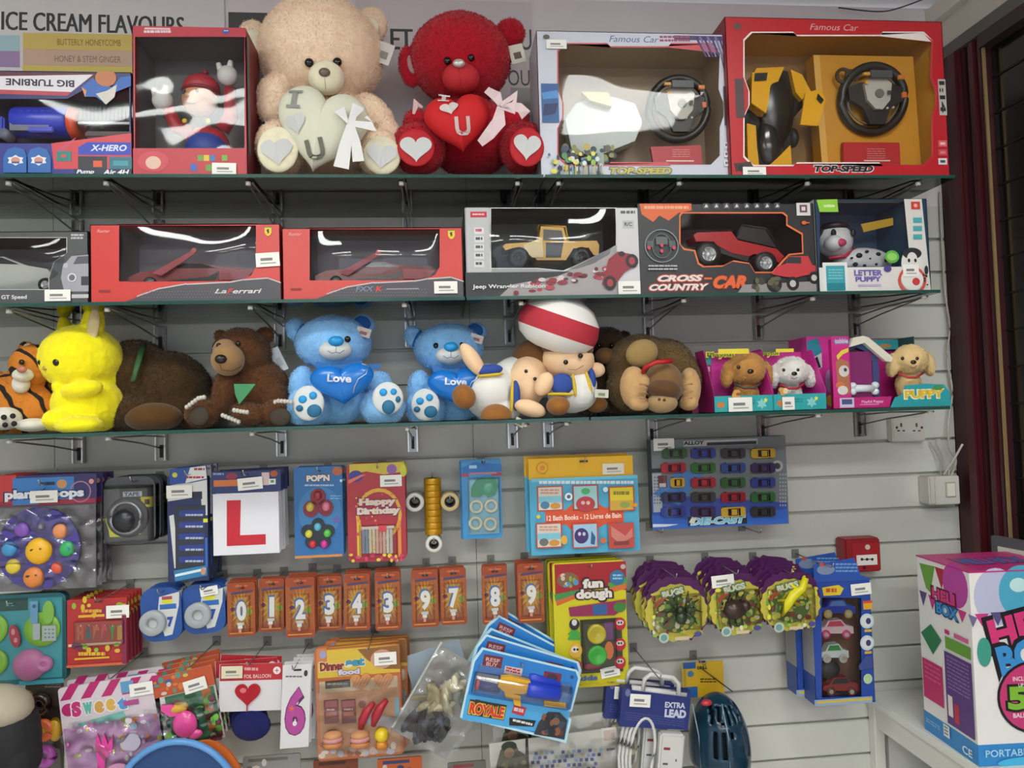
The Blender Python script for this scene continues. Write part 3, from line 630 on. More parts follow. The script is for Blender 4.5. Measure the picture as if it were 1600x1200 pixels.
# the two steering wheel car sets
OCT = lambda x0, y0, x1, y1: [(x0+12, y0), (x0+78, y0), (x0+82, y0+5), (x1-82, y0+5), (x1-78, y0), (x1-14, y0), (x1, y0+14), (x1-2, y0+70), (x1+6, y0+92), (x1+6, y0+112), (x1, y0+130), (x1, y1-14), (x1-14, y1), (x1-78, y1), (x1-82, y1-4), (x0+82, y1-4), (x0+78, y1), (x0+14, y1), (x0, y1-14), (x0, y0+130), (x0+8, y0+112), (x0+8, y0+92), (x0, y0+70), (x0, y0+12)]
def wheelset(t, W0, cx, cy, r, k):
    f3 = lambda px, py, y: (t.P(px, py)[0], y, t.P(px, py)[1])
    g = t.mb(); n = 40; g.tube([f3(cx+r*cos(2*pi*i/n), cy+r*1.02*sin(2*pi*i/n), .035+.006*sin(2*pi*i/n)) for i in range(n)], 6.5*k, M('26241f', .4), 10, True)
    g.tube([f3(cx+(r-9)*cos(2*pi*i/n), cy+(r-9)*sin(2*pi*i/n), .034) for i in range(n)], 1.5*k, M('6a675e', .4), 6, True); g.build('steering_wheel_rim', t.e)
    g = t.mb(.03); g.poly([(cx-r+6, cy-14), (cx-24, cy-22), (cx+24, cy-22), (cx+r-6, cy-14), (cx+r-8, cy+6), (cx+22, cy+18), (cx+12, cy+r-6), (cx-12, cy+r-6), (cx-22, cy+18), (cx-r+8, cy+6)], '2b2925', t=.012)
    g.poly([(cx-22, cy-18), (cx-14, cy-26), (cx+14, cy-26), (cx+22, cy-18), (cx+18, cy+8), (cx+6, cy+22), (cx-6, cy+22), (cx-18, cy+8)], 'b5b1a6', t=.008); g.oval(cx+1, cy-2, 7, 7, '6a6762', t=.003); g.oval(cx-20, cy-18, 3, 2.4, 'd8a02c', t=.002); g.rect(cx+12, cy-5, cx+17, cy+1, '4a4844', t=.002)
    g.rect(cx-17, cy-35, cx+17, cy-24, '46474a', t=.006); g.rect(cx-30, cy-30, cx-20, cy-26, 'c08a30', t=.006); g.rect(cx+22, cy-24, cx+31, cy-18, 'b86a30', t=.006); g.rect(cx+26, cy+4, cx+32, cy+12, 'b8602c', t=.006)
    for i in range(3): g.oval(cx-8+i*8, cy+30, 1.6, 1.6, 'a8a59a', t=.003)
    g.build('steering_wheel_hub', t.e)
t = Th('yellow_car_set_box', 'red window box with yellow racing car and steering wheel, right end of top shelf', 'toy box', 1140, 24, 1480, 268, .345, snap=ZS[0])
win = OCT(1163, 46, 1455, 252)
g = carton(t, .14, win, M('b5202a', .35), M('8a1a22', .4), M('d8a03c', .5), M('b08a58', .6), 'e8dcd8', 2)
g.text('Famous Car', 1303, 37, 76, 10, 'd8a8a8', shear=.3, bold=0); g.text('TOP-SPEED', 1318, 258, 92, 10, '1c1416', bold=.05, shear=.2, out='d8d0d0', ow=1.5); g.rect(1466, 118, 1480, 175, 'b8b4b0'); g.text('1:14', 1472, 146, 50, 9, '2a2a2c', rot=90, bold=.05)
g.oval(1152, 36, 6, 5, '5a4a44'); g.rect(1149, 118, 1162, 178, '4e3a3e'); g.poly([(1147, 250), (1172, 247), (1178, 258), (1150, 262)], '3c2c30'); g.oval(1158, 257, 5, 5, '1a1a1c')
for i, (a, b) in enumerate(((214, 224), (228, 238), (242, 252))): g.rect(1465, a, 1479, b, ['d86068', 'c84a54', 'd8d4d4'][i]); g.rect(1468, a+3, 1476, b-3, ['e8b8b8', 'd88088', '444860'][i])
g.build('carton', t.e); filmsheet(t, 1150, 44, 1472, 254, amp=.002, seed=9); t.sticker(1160, 256, 1195, 270)
g = t.mb(.09); g.poly([(1290, 66), (1452, 66), (1456, 248), (1296, 248)], M('c98e22', .5), t=.04); g.poly([(1290, 66), (1300, 66), (1306, 248), (1296, 248)], 'd8a850', t=.001); g.build('yellow_tray', t.e)
k = t.sx; wheelset(t, 0, 1376, 140, 50, k)
g = t.mb(.03); g.ring(1327, 105, 13, 8, '3a2e1c', t=.004); g.rect(1330, 95, 1350, 112, '33291b', t=.004); g.build('battery_door', t.e)
g = t.mb(.04); g.rect(1328, 210, 1418, 248, 'b52a2c', t=.01); g.dashes(1365, 220, 1395, 238, 5, 'd08a84', .3); g.rect(1360, 238, 1402, 240, 'e8c8c0'); g.build('red_insert_card', t.e)
ye = M('e0a818', .25); bk = M('1d1b17', .25)
def supercar(t, bodym):
    f3 = lambda px, py, y: (t.P(px, py)[0], y, t.P(px, py)[1])
    g = t.mb()
    def slab(pts, y0, y1, m): g.prism([t.P(*p) for p in pts], y0, y1, m)
    slab([(1190, 95), (1230, 90), (1262, 96), (1268, 150), (1250, 170), (1246, 250), (1186, 250), (1174, 180), (1178, 120)], .045, .10, bk)
    g.ell(f3(1224, 150, .05), (30*t.sx, .025, 60*t.sx), bk); g.ell(f3(1216, 205, .05), (22*t.sx, .022, 42*t.sx), M('24221f', .15))
    g.build('cabin_and_chassis', t.e); g = t.mb()
    slab([(1190, 92), (1234, 90), (1222, 118), (1206, 140), (1200, 168), (1180, 152), (1180, 112)], .03, .05, bodym)
    slab([(1244, 94), (1262, 102), (1278, 132), (1262, 142), (1252, 130)], .03, .05, bodym)
    slab([(1176, 178), (1190, 182), (1192, 215), (1196, 250), (1178, 250)], .035, .055, bodym)
    slab([(1206, 250), (1226, 232), (1244, 214), (1246, 250)], .03, .055, bodym)
    g.build('body_panels', t.e)
    g = t.mb(); slab([(1178, 104), (1209, 102), (1204, 150), (1200, 168), (1177, 152)], .012, .018, bodym); g.prism([t.P(*p) for p in [(1182, 106), (1202, 105), (1200, 117), (1181, 118)]], .009, .012, bk); g.build('left_door', t.e)
    g = t.mb(); slab([(1262, 136), (1285, 130), (1294, 146), (1282, 188), (1254, 186)], .012, .018, bodym); g.prism([t.P(*p) for p in [(1281, 138), (1290, 148), (1286, 154), (1279, 146)]], .009, .012, bk); g.build('right_door', t.e)
    g = t.mb()
    for px, py in ((1178, 168), (1262, 112), (1176, 130), (1256, 196)): g.ell(f3(px, py, .06), (9*t.sx, .02, 15*t.sx), M('151412', .6))
    g.build('wheels', t.e)
supercar(t, ye)
t = Th('white_car_set_box', 'white window box with steering wheel and car, beside the red teddy bear', 'toy box', 843, 37, 1137, 264, .325, snap=ZS[0])
win = OCT(872, 56, 1124, 244)
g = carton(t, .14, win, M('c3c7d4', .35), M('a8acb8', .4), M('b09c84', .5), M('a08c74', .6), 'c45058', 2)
g.text('Famous Car', 990, 48, 78, 10, '3b6d94', shear=.3, bold=0); g.rect(1052, 43, 1130, 50, '4c3f6e'); g.dashes(1030, 43, 1078, 54, 2, '9c4a66', .6)
for i in range(8): g.poly([(1085+i*6, 44), (1089+i*6, 44), (1104+i*5, 76), (1101+i*5, 76)], ['3f3a66', '7a6aa0'][i % 2])
for i in range(5): g.poly([(1126+i*3, 76), (1128+i*3, 76), (1134+i*2, 110), (1132+i*2, 110)], '3a3c5a')
g.rect(846, 118, 872, 178, '2c5a94'); g.poly([(846, 132), (870, 128), (872, 140), (848, 142)], '4a8ac8'); g.poly([(850, 150), (872, 148), (866, 165), (848, 168)], '17305c')
g.text('TOP-SPEED', 1000, 254, 96, 10, 'c2b24c', bold=.05, shear=.2, out='5a6a78', ow=1.5); g.rect(1130, 122, 1144, 184, '2c3430'); g.text('1:14', 1137, 153, 52, 9, 'c8c44a', rot=90, bold=.05); g.oval(853, 45, 5, 3.5, '555a50')
for a in (210, 224, 238): g.rect(1130, a, 1143, a+9, 'd8d8dc'); g.dashes(1132, a+2, 1141, a+7, 1, '55585c', .8)
g.blobs(852, 222, 940, 262, 40, ['8ab44a', '4a8a5a', 'd8d05a', '3f6a9a', 'c8d8d8', '30343c'], 2, 5)
for i in range(14): g.rect(872+i*5, 246, 874+i*5, 262, ['2c3038', '8a94a0', 'b8a84a'][i % 3])
g.build('carton', t.e); filmsheet(t, 868, 54, 1132, 246, amp=.0026, fr=7, seed=5, mat=film('window_film_bright', (1, 1, 1), .6, .03)); t.sticker(853, 50, 884, 64)
k = t.sx; wheelset(t, 0, 1066, 148, 46, k)
f3 = lambda px, py, y: (t.P(px, py)[0], y, t.P(px, py)[1])
g = t.mb(); g.prism([t.P(*p) for p in [(888, 160), (905, 135), (950, 120), (1000, 135), (1012, 165), (1000, 195), (950, 215), (900, 215)]], .05, .09, M('a8b0ac', .3)); g.ell(f3(945, 1.1, .05), (40*k, .03, 34*k), M('2c302c', .2)); g.prism([t.P(*p) for p in [(912, 122), (955, 122), (960, 145), (925, 135)]], .03, .045, M('b8a458', .3)); g.build('toy_car', t.e)
g = t.mb(.02); g.poly([(1018, 214), (1098, 211), (1099, 243), (1022, 243)], 'b0303a', t=.01); g.dashes(1052, 218, 1080, 232, 4, 'd08a84', .3); g.rect(1042, 235, 1086, 237, 'e8c8c0'); g.build('red_insert_card', t.e)
g = t.mb(.02); g.blobs(878, 212, 960, 243, 40, ['30343a', '8a8a4a', '3a4a6a', '5a6048', 'c0b060'], 3, 7); g.rect(935, 212, 945, 240, 'a8b8b0'); g.build('printed_inlay', t.e)
# ======================= MIDDLE SHELF BOXES ==============================
d2 = .335
t = Th('silver_car_box', 'dark grey box with a silver model car, far left of the middle shelf', 'toy box', -190, 358, 140, 472, d2, snap=ZS[1])
g = carton(t, .12, [(-180, 368), (104, 368), (104, 392), (84, 406), (76, 430), (76, 448), (-180, 448)], M('4b4d50', .4), M('3a3c3f', .5), M('4a3034', .5), M('5a565a', .5), 'b8b8b8', 1)
g.text('GT Speed', 22, 461, 40, 8, 'd8d8d8'); g.rect(111, 361, 130, 368, '6a6c6e'); g.dashes(111, 362, 131, 372, 2, 'b8b8b8')
g.poly([(95, 430), (98, 412), (112, 396), (139, 394), (139, 452), (100, 452)], '9a9aa2'); g.poly([(114, 409), (121, 397), (139, 396), (139, 408)], '55555f'); g.oval(113, 430, 6, 6, '6a6a70'); g.ring(113, 430, 7, 5, 'd0d0d4'); g.rect(127, 428, 139, 442, '3a3a40'); g.oval(103, 411, 4, 4, 'b0b0b6'); g.rect(112, 456, 139, 462, 'b8b8b8')
g.build('carton', t.e); filmsheet(t, -180, 366, 108, 448, amp=.004, bulge=.012, seed=2); t.sticker(71, 449, 112, 467)
g = t.mb(); hull_car(g, t, -150, 78, 449, [(0, 4), (0, 26), (.12, 38), (.3, 44), (.45, 57), (.62, 58), (.78, 44), (.93, 38), (.995, 24), (1, 4)], .03, .07, M('b5b8b4', .2, .3), M('26262a', .1), [(.46, 46), (.5, 54), (.62, 55), (.74, 44)]); g.build('car_body', t.e)
g = t.mb()
for u in (-110, 62): wheel(g, (t.P(u, 438)[0], .032, t.P(u, 438)[1]), 12*t.sx, .02, '1a1a1a', M('c8c8c8', .3, .6))
g.build('wheels', t.e)
def red_car_box(x0, y0, x1, y1, label, letters):
    t = Th('red_car_box', label, 'toy box', x0, y0, x1, y1, d2, snap=ZS[1], group='red sports car boxes on the middle shelf'); w = x1-x0; h = y1-y0
    X = lambda u: x0+u*w; Y = lambda v: y0+v*h
    win = [(X(.145), Y(.0)+2), (X(.865), Y(.0)+2), (X(.865), Y(.55)), (X(.84), Y(.66)), (X(.78), Y(.73)), (X(.5), Y(.74)), (X(.145), Y(.74))]
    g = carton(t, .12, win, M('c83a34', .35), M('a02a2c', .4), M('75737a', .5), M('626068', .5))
    low = [(X(.17), y1), (X(.24), Y(.93)), (X(.36), Y(.83)), (X(.5), Y(.775)), (X(.72), Y(.755)), (X(.8), Y(.72)), (X(.93), Y(.70)), (x1, Y(.76)), (x1, y1)]
    g.poly(low, '4a484e')
    for a, b in zip(low[1:7], low[2:8]): g.poly([(a[0], a[1]-1.2), (b[0], b[1]-1.2), (b[0], b[1]+.8), (a[0], a[1]+.8)], 'b8b4b4')
    for i in range(34):
        for j in range(3): g.oval(X(.27)+i*4.6*w/296+(j % 2)*2, Y(.87)+j*4.4, 1, 1, '6e6c74', 6); g.y += .00012
    if letters == 1:
        g.text('La', X(.68), Y(.865), 19, 7, 'd8d4d4', shear=.3); g.text('F', X(.73), Y(.865), 10, 8, 'd03a34', shear=.3, bold=.04); g.text('errari', X(.82), Y(.865), 46, 7, 'd8d4d4', shear=.3)
    else:
        g.text('FXX', X(.45), Y(.86), 28, 8, '7c8aa4', shear=.2); g.text('K', X(.53), Y(.86), 11, 8, 'd03a34', shear=.2, bold=.04); g.rect(X(.57), Y(.85), X(.75), Y(.87), '8a888e')
    g.text('Rastar', X(.065), Y(.09), 20, 5, 'e89a94', shear=.2); g.rect(X(.04), Y(.85), X(.10), Y(.88), '8e2422'); emblem(g, X(.93), Y(.1), 11, 14); g.build('carton', t.e)
    filmsheet(t, X(.14), y0+2, X(.87), Y(.75), amp=.010, fr=8, bulge=.010, seed=x0, y=.004, mat=film('curved_window', (1, 1, 1), 1.1, .05)); 
    g = t.mb(); hull_car(g, t, X(.16), X(.86), Y(.76), [(0, 3), (0, 14), (.08, 22), (.3, 27), (.42, 37), (.55, 38), (.7, 31), (.95, 29), (1, 20), (1, 3)], .035, .06, M('7c1c24', .25), M('15151a', .1), [(.36, 28), (.44, 35), (.56, 36), (.68, 28)]); g.prism([t.P(X(.16)+a*w*.7, Y(.76)-b) for a, b in [(.3, 8), (.62, 14), (.70, 24), (.66, 8)]], .033, .035, M('18181c', .2)); g.build('car_body', t.e)
    g = t.mb()
    for u in (.28, .74): wheel(g, (t.P(X(u), Y(.72))[0], .037, t.z(Y(.72))), 10*t.sx, .02, '161616', M('b0b0b0', .3, .6))
    g.build('wheels', t.e)
    g = t.mb(.025); a, b = X(.30), X(.52); g.poly([(a, Y(.60)), (b, Y(.30)), (b+5, Y(.34)), (a+14, Y(.64))], '9c3844', t=.002); g.oval(b+1, Y(.31), 4, 4, 'a84a52', t=.003); g.poly([(X(.66), Y(.55)), (X(.84), Y(.58)), (X(.80), Y(.70)), (X(.66), Y(.70))], 'b05458', t=.001); g.build('scissor_door', t.e)
    return t
t = red_car_box(143, 351, 440, 472, 'red and grey sports car box, left of the pair with yellow shield badges', 1); t.sticker(400, 396, 438, 418, -3)
t = red_car_box(443, 355, 725, 466, 'red and grey sports car box, right of the pair with yellow shield badges', 0); t.sticker(678, 439, 715, 458)
t = Th('off_road_car_box', 'grey and black window box with a yellow off-road car, middle shelf', 'toy box', 728, 318, 999, 457, d2, snap=ZS[1])
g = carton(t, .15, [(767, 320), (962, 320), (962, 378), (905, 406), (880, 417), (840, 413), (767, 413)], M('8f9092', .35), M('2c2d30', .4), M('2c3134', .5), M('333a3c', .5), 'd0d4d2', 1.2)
g.rect(729, 419, 962, 457, '2a2b2e'); g.rect(729, 319, 766, 419, 'b4b5b8'); g.rect(735, 325, 760, 334, 'b82434'); g.dashes(738, 328, 757, 331, 1, 'e8b8bc', .8)
for i in range(5): g.rect(741, 350+i*13, 756, 360+i*13, 'cfd0d2'); g.dashes(743, 352+i*13, 754, 358+i*13, 1, ['b84a54', '4a4a4e'][i > 0], .7)
g.rect(963, 319, 999, 457, 'c4c5c8'); g.dashes(969, 324, 992, 329, 1, '55565a', .9); g.rect(972, 339, 990, 352, 'b0b1b4'); g.text('R/C', 981, 345, 12, 6, '2c2d30')
g.poly([(800, 438), (870, 426), (930, 405), (962, 388), (962, 456), (780, 456)], '9a9496')
for i in range(36): u = random.random(); x = 800+u*150; g.oval(x, 448-u*30+random.uniform(-7, 9), random.uniform(3, 9), random.uniform(2, 4), ['7a2430', 'a83a48', 'c8bcbe', '8a2c38', '5a2a30'][i % 5], 8)
g.text('Jeep Wrangler Rubicon', 795, 443, 112, 8, 'd8d8d8'); g.poly([(938, 440), (950, 400), (965, 388), (985, 392), (996, 408), (975, 420), (960, 438)], '8a2430')
for a, b in ((986, 403), (952, 437)): g.oval(a, b, 10, 11, '241416'); g.oval(a, b, 5, 6, '9a3440')
g.oval(970, 392, 5, 4, '1c1416'); g.build('carton', t.e); filmsheet(t, 766, 319, 964, 416, amp=.006, fr=9, bulge=.012, seed=21, mat=film('curved_window')); t.sticker(965, 434, 1000, 454)
g = t.mb(); yj = M('c99a22', .3); f3 = lambda px, py, y: (t.P(px, py)[0], y, t.P(px, py)[1]); k = t.sx
B = lambda a, b, c, d, y, yd, m: g.box(((t.P(a, b)[0]+t.P(c, d)[0])/2, y+yd/2, (t.P(a, b)[1]+t.P(c, d)[1])/2), ((c-a)*k, yd, (d-b)*t.sz), m)
g.prism([t.P(*p) for p in [(787, 374), (792, 370), (845, 366), (848, 342), (884, 344), (890, 366), (937, 365), (941, 372), (940, 388), (932, 388), (924, 376), (900, 377), (888, 396), (842, 396), (828, 380), (806, 376), (792, 380)]], .035, .095, yj)
g.prism([t.P(*p) for p in [(852, 364), (852, 347), (881, 349), (885, 366)]], .0335, .035, M('1b1f20', .3)); g.prism([t.P(*p) for p in [(856, 368), (884, 368), (880, 392), (856, 392)]], .034, .035, M('30353a', .4)); g.prism([t.P(*p) for p in [(820, 372), (850, 360), (852, 392), (834, 392), (822, 380)]], .0325, .035, M('e0c890', .3)); g.build('car_body', t.e)
g = t.mb()
for q in ([f3(846, 344, .035), f3(846, 336, .035), f3(870, 335, .035)], [f3(884, 345, .035), f3(938, 345+0, .04)]): pass
g.tube([f3(847, 366, .04), f3(846, 340, .04), f3(888, 342, .04), f3(892, 366, .04)], 1.8*k, yj, 6); g.tube([f3(847, 340, .09), f3(888, 342, .09)], 1.8*k, yj, 6); g.tube([f3(846, 340, .04), f3(846, 340, .09)], 1.8*k, yj, 6); g.build('roll_cage', t.e)
g = t.mb()
for u in (813, 913): wheel(g, f3(u, 392, .045), 17*k, .03, '1c1f20', M('3a3d3e', .4))
g.build('wheels', t.e)
t = Th('off_road_car_box', 'black and orange box with a red off-road car and steering wheel print, middle shelf', 'toy box', 999, 313, 1275, 454, d2, snap=ZS[1])
win = [(1066, 329), (1222, 329), (1228, 334), (1228, 348), (1252, 362), (1253, 390), (1232, 392), (1222, 402), (1206, 420), (1178, 420), (1170, 406), (1146, 402), (1130, 410), (1100, 411), (1092, 406), (1086, 386), (1070, 384), (1063, 378), (1063, 334)]
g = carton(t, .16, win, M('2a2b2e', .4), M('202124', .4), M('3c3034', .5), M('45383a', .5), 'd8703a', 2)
g.poly([(1000, 313), (1080, 313), (1080, 324), (1060, 328), (1044, 340), (1030, 332), (1020, 342), (1003, 330)], 'd0602c'); g.dashes(1006, 317, 1076, 323, 1, 'e0a080', .8); g.text('CROSS', 1063, 430, 70, 10, 'd8d4d0', shear=.3, bold=.05, out='b83a24', ow=1.5); g.text('COUNTRY', 1061, 444, 92, 10, 'd8d4d0', shear=.3, bold=.05, out='b83a24', ow=1.5); g.rect(1100, 429, 1112, 432, 'd8602c'); g.text('CAR', 1140, 436, 52, 20, 'd8602c', shear=.3, bold=.06, out='8a3418', ow=1)
for i in range(8): g.rect(1098+i*15.8, 312, 1107+i*15.8, 322, '4a4a4e'); g.poly([(1100+i*15.8, 320), (1103+i*15.8, 314), (1106+i*15.8, 319)], 'c8c8c8')
g.rect(1243, 311, 1265, 333, 'd0cfcf'); g.rect(1248, 316, 1260, 328, '6a4a4e'); g.rect(1251, 319, 1257, 325, 'd0cfcf'); g.oval(1255, 344, 4, 3, 'c8602c'); g.rect(1258, 343, 1264, 345, 'c8602c')
g.ring(1033, 380, 26, 24.5, '7c8484', t=.0003); g.ring(1033, 380, 15, 14, '5a6262', t=.0003, k=1.3); g.rect(1010, 372, 1020, 382, '4a5252'); g.rect(1044, 372, 1054, 382, '4a5252'); g.rect(1024, 366, 1042, 378, '565e5e')
for a, b in ((1013, 383), (1052, 383), (1033, 379), (1033, 388)): g.oval(a, b, 2.6, 3, 'c03a50')
g.dashes(1012, 410, 1058, 420, 2, 'a8a8a8', .5); g.poly([(1150, 454), (1160, 440), (1275, 436), (1275, 454)], '8e8a8a')
g.poly([(1203, 424), (1212, 412), (1226, 408), (1230, 396), (1262, 396), (1268, 410), (1274, 412), (1272, 424), (1258, 426), (1240, 430), (1222, 428)], 'b8343c'); g.poly([(1226, 407), (1230, 397), (1250, 398), (1250, 408)], '2a3034')
for a, b, r in ((1237, 439, 10), (1270, 430, 9), (1208, 440, 12)): g.oval(a, b, r, r+1, '181a1a'); g.oval(a, b, r*.5, r*.55, 'b8b8b4' if a > 1210 else '3c3c30')
g.blobs(1165, 430, 1215, 448, 14, ['20221c', '3c3c30', '5a5a44'], 3, 6); g.build('carton', t.e); filmsheet(t, 1062, 328, 1255, 421, amp=.002, seed=8)
g = t.mb(); rj = M('b01c22', .25); k = t.sx; f3 = lambda px, py, y: (t.P(px, py)[0], y, t.P(px, py)[1])
g.prism([t.P(*p) for p in [(1090, 358), (1096, 354), (1150, 352), (1160, 366), (1222, 380), (1234, 392), (1226, 402), (1200, 390), (1186, 388), (1178, 392), (1150, 386), (1130, 376), (1122, 368), (1094, 368)]], .03, .09, rj)
g.build('car_body', t.e)
g = t.mb(); g.prism([t.P(*p) for p in [(1158, 362), (1166, 342), (1205, 348), (1226, 378)]], .035, .085, M('1e1e20', .3)); g.prism([t.P(*p) for p in [(1130, 374), (1150, 386), (1180, 392), (1176, 400), (1132, 386)]], .032, .088, M('18181a', .4)); g.tube([f3(1158, 362, .034), f3(1168, 341, .034), f3(1206, 347, .034), f3(1228, 382, .034)], 2*k, '101012', 6); g.build('roof_and_sills', t.e)
g = t.mb()
for a, b, r in ((1111, 390, 20), (1201, 404, 18)): wheel(g, f3(a, b, .034), r*k, .04, '1a1a1c', M('c4c8c8', .3, .4), spokes=6)
g.build('wheels', t.e)
t = Th('robot_dog_box', 'white and navy box with a spotted robot dog, right end of the middle shelf', 'toy box', 1276, 308, 1452, 453, d2, snap=ZS[1])
g = carton(t, .14, [(1281, 311), (1416, 311), (1420, 398), (1404, 414), (1320, 414), (1281, 414)], M('1d3c54', .35), M('c8c8c4', .4), M('2a5a78', .5), M('26506c', .5))
g.poly([(1416, 308), (1444, 308), (1451, 452), (1418, 452), (1420, 398)], 'd4d2cc'); g.rect(1281, 415, 1450, 452, 'd6d4d0'); g.rect(1286, 408, 1324, 452, 'd8dcda'); g.rect(1291, 413, 1320, 451, '3b9aa8'); g.dashes(1294, 418, 1317, 436, 4, '72bcc4', .5); g.rect(1292, 440, 1320, 452, '1f7f8e')
g.poly([(1276, 310), (1308, 309), (1309, 329), (1280, 329)], '8cc83c'); g.text('tobbie', 1295, 319, 17, 5, 'e8f4d8')
g.rect(1423, 313, 1437, 325, 'c84434'); g.oval(1430, 319, 3, 3, 'e8b0a0')
for i in range(3): g.rect(1426, 338+i*13, 1440, 346+i*13, '4aa4ac')
g.text('LETTER', 1356, 424, 44, 9, '6a5aa8', bold=.04); g.text('PUPPY', 1356, 434, 40, 8, '6a5aa8', bold=.04); g.rect(1340, 442, 1376, 445, 'b8a8d0'); g.oval(1393, 399, 11, 10, '5aac3c'); g.oval(1393, 399, 8, 6, '8ccc68'); g.oval(1386, 418, 6, 5, '4a4484')
g.oval(1424, 410, 17, 24, 'd8d8d4'); g.oval(1424, 394, 15, 9, '26282c'); g.oval(1424, 402, 8, 10, 'd8d8d4'); g.oval(1419, 405, 2, 3, '1c1c20'); g.oval(1429, 405, 2, 3, '1c1c20'); g.oval(1424, 432, 18, 20, 'dcdcd8'); g.ring(1424, 436, 22, 18, 'c85040', t=.0003, k=1); g.oval(1430, 438, 6, 6, 'c03a38'); g.oval(1446, 420, 3, 7, '2a2c30'); g.blobs(1440, 425, 1450, 446, 6, ['26282c'], 1, 2)
g.build('carton', t.e); filmsheet(t, 1281, 311, 1418, 414, amp=.004, seed=12, mat=film('curved_window')); t.sticker(1409, 411, 1434, 430)
f3 = lambda px, py, y: (t.P(px, py)[0], y, t.P(px, py)[1]); k = t.sx; wp = M('d4d6d8', .3)
g = t.mb(); g.ell(f3(1324, 366, .06), (27*k, 24*k, 25*k), wp); g.ell(f3(1312, 374, .06-18*k), (14*k, 14*k, 13*k), wp); g.ell(f3(1368, 402, .06), (46*k, 26*k, 24*k), wp)
for a, b, r in ((1350, 394, 5), (1362, 388, 3), (1366, 400, 4), (1380, 392, 4), (1344, 408, 4), (1358, 410, 3), (1392, 402, 3), (1376, 408, 3), (1338, 398, 2)): g.ell(f3(a, b, .06-23*k), (r*k, 3*k, r*.8*k), '161618', seg=10, rings=6)
if 1: pass; g.build('robot_dog', t.e)
g = t.mb(); g.ell(f3(1318, 375, .06-29*k), (8*k, 5*k, 6*k), M('c03a64', .3)); g.build('nose', t.e)
g = t.mb(); 
for a, b in ((1310, 358), (1341, 358)): g.ell(f3(a, b, .06-22*k), (4*k, 3*k, 6*k), '141416')
g.build('eyes', t.e)
g = t.mb(); g.ell(f3(1322, 344, .058), (22*k, 20*k, 8*k), '1c1c20'); g.ell(f3(1302, 360, .06), (5*k, 8*k, 16*k), '1e1e22'); g.ell(f3(1346, 352, .065), (6*k, 8*k, 13*k), '22242a'); g.build('ears', t.e)
g = t.mb(); g.tube([f3(1308, 396, .04), f3(1330, 394, .03), f3(1354, 380, .05)], 3*k, M('b83048', .4), 8); g.build('collar', t.e)
g = t.mb(.05); g.poly([(1362, 340), (1414, 330), (1414, 342), (1366, 353)], 'c0982c', t=.002); g.build('yellow_strip', t.e)
# ======================= PLUSH TOYS ======================================
def fur(h): return M(h, .9, 0, 'fur')
def eyes(P_, l, r=5, dd=0, m='120e0c', name='eye'):
    for px, py, q in l: P_.part(name, [(px, py, q, r, r*.8, r, 0)], M(m, .12))
def H2(w, sx=1, sy=1):
    o = []
    for a, b in heart2d(w/2, 40):
        l = math.hypot(a, b) or 1; q = .3*.86*w/2/l; o.append((a*(.7+q)*sx, b*(.7+q)*sy))
    return o
def bow(P_, name, px, py, dd, knots, m):
    g = MB(); k = P_.k(dd)
    for pts, w in knots:      # each ribbon strip: centre line px with half width
        L = [P_.p(a, b, dd+q) for a, b, q in pts]; vs = []; fs = []
        for i, p in enumerate(L):
            t = (L[min(i+1, len(L)-1)]-L[max(i-1, 0)]).normalized(); n = Vector((-t.z, 0, t.x)); ww = (w[i] if isinstance(w, (list, tuple)) else w)*k
            vs += [p-n*ww, p+n*ww, p-n*ww+Vector((0, .0012, 0)), p+n*ww+Vector((0, .0012, 0))]
        for i in range(len(L)-1):
            a = 4*i; fs += [(a, a+1, a+5, a+4), (a+2, a+6, a+7, a+3), (a, a+4, a+6, a+2), (a+1, a+3, a+7, a+5)]
        g.add(vs, fs, m, False)
    return g.build(name, P_.e)
def hangtag(P_, px, py, dd, w, h, rot, m='cfcbc4', mark='8a8a80'):
    k = P_.k(dd); g = MB(); g.X = Matrix.Translation(P_.p(px, py, dd)) @ Matrix.Rotation(R(rot), 4, 'Y')
    g.box((0, 0, 0), (w*k, .001, h*k), m); g.box((0, -.0008, -h*.1*k), (w*.5*k, .0006, h*.35*k), mark); return g.build('hang_tag', P_.e)
# --- big cream teddy ---
m = fur('ffddc2'); m2 = fur('e8e2c6')
P_ = Plush('teddy_bear', 'huge cream teddy bear holding a pale heart with a white bow, top shelf', 'teddy bear', 505, 272, .17, ZS[0])
P_.body([(502, 86, 0, 96, 88, 84), (400, 70, -.02, 27, 16, 40, -12), (578, 42, -.02, 27, 16, 32, 25), (515, 210, -.01, 78, 70, 66), (428, 155, .06, 26, 26, 40, 8), (452, 190, .02, 24, 24, 34, -30), (585, 180, .03, 24, 24, 40, -40), (604, 212, .05, 22, 24, 26), (438, 232, .08, 36, 44, 42), (594, 240, .08, 34, 44, 36)], m, .0045, 70000, .006, wd=.0009)
P_.part('ear_lining', [(399, 72, .012, 17, 5, 27, -12), (577, 45, .012, 15, 5, 18, 25)], m2)
P_.part('muzzle', [(510, 122, .118, 28, 22, 26)], m2)
P_.part('nose', [(507, 113, .152, 9, 6, 7)], M('6b5c50', .3))
g = MB(); g.tube([P_.p(507, 119, .156), P_.p(508, 128, .157), P_.p(509, 140, .148)], .0007, '8a8272', 5); g.build('muzzle_seam', P_.e)
eyes(P_, [(483, 98, .122), (527, 97, .122)], 7)
gm = M('8c8e8c', .6); sv = M('c4c6c6', .5)
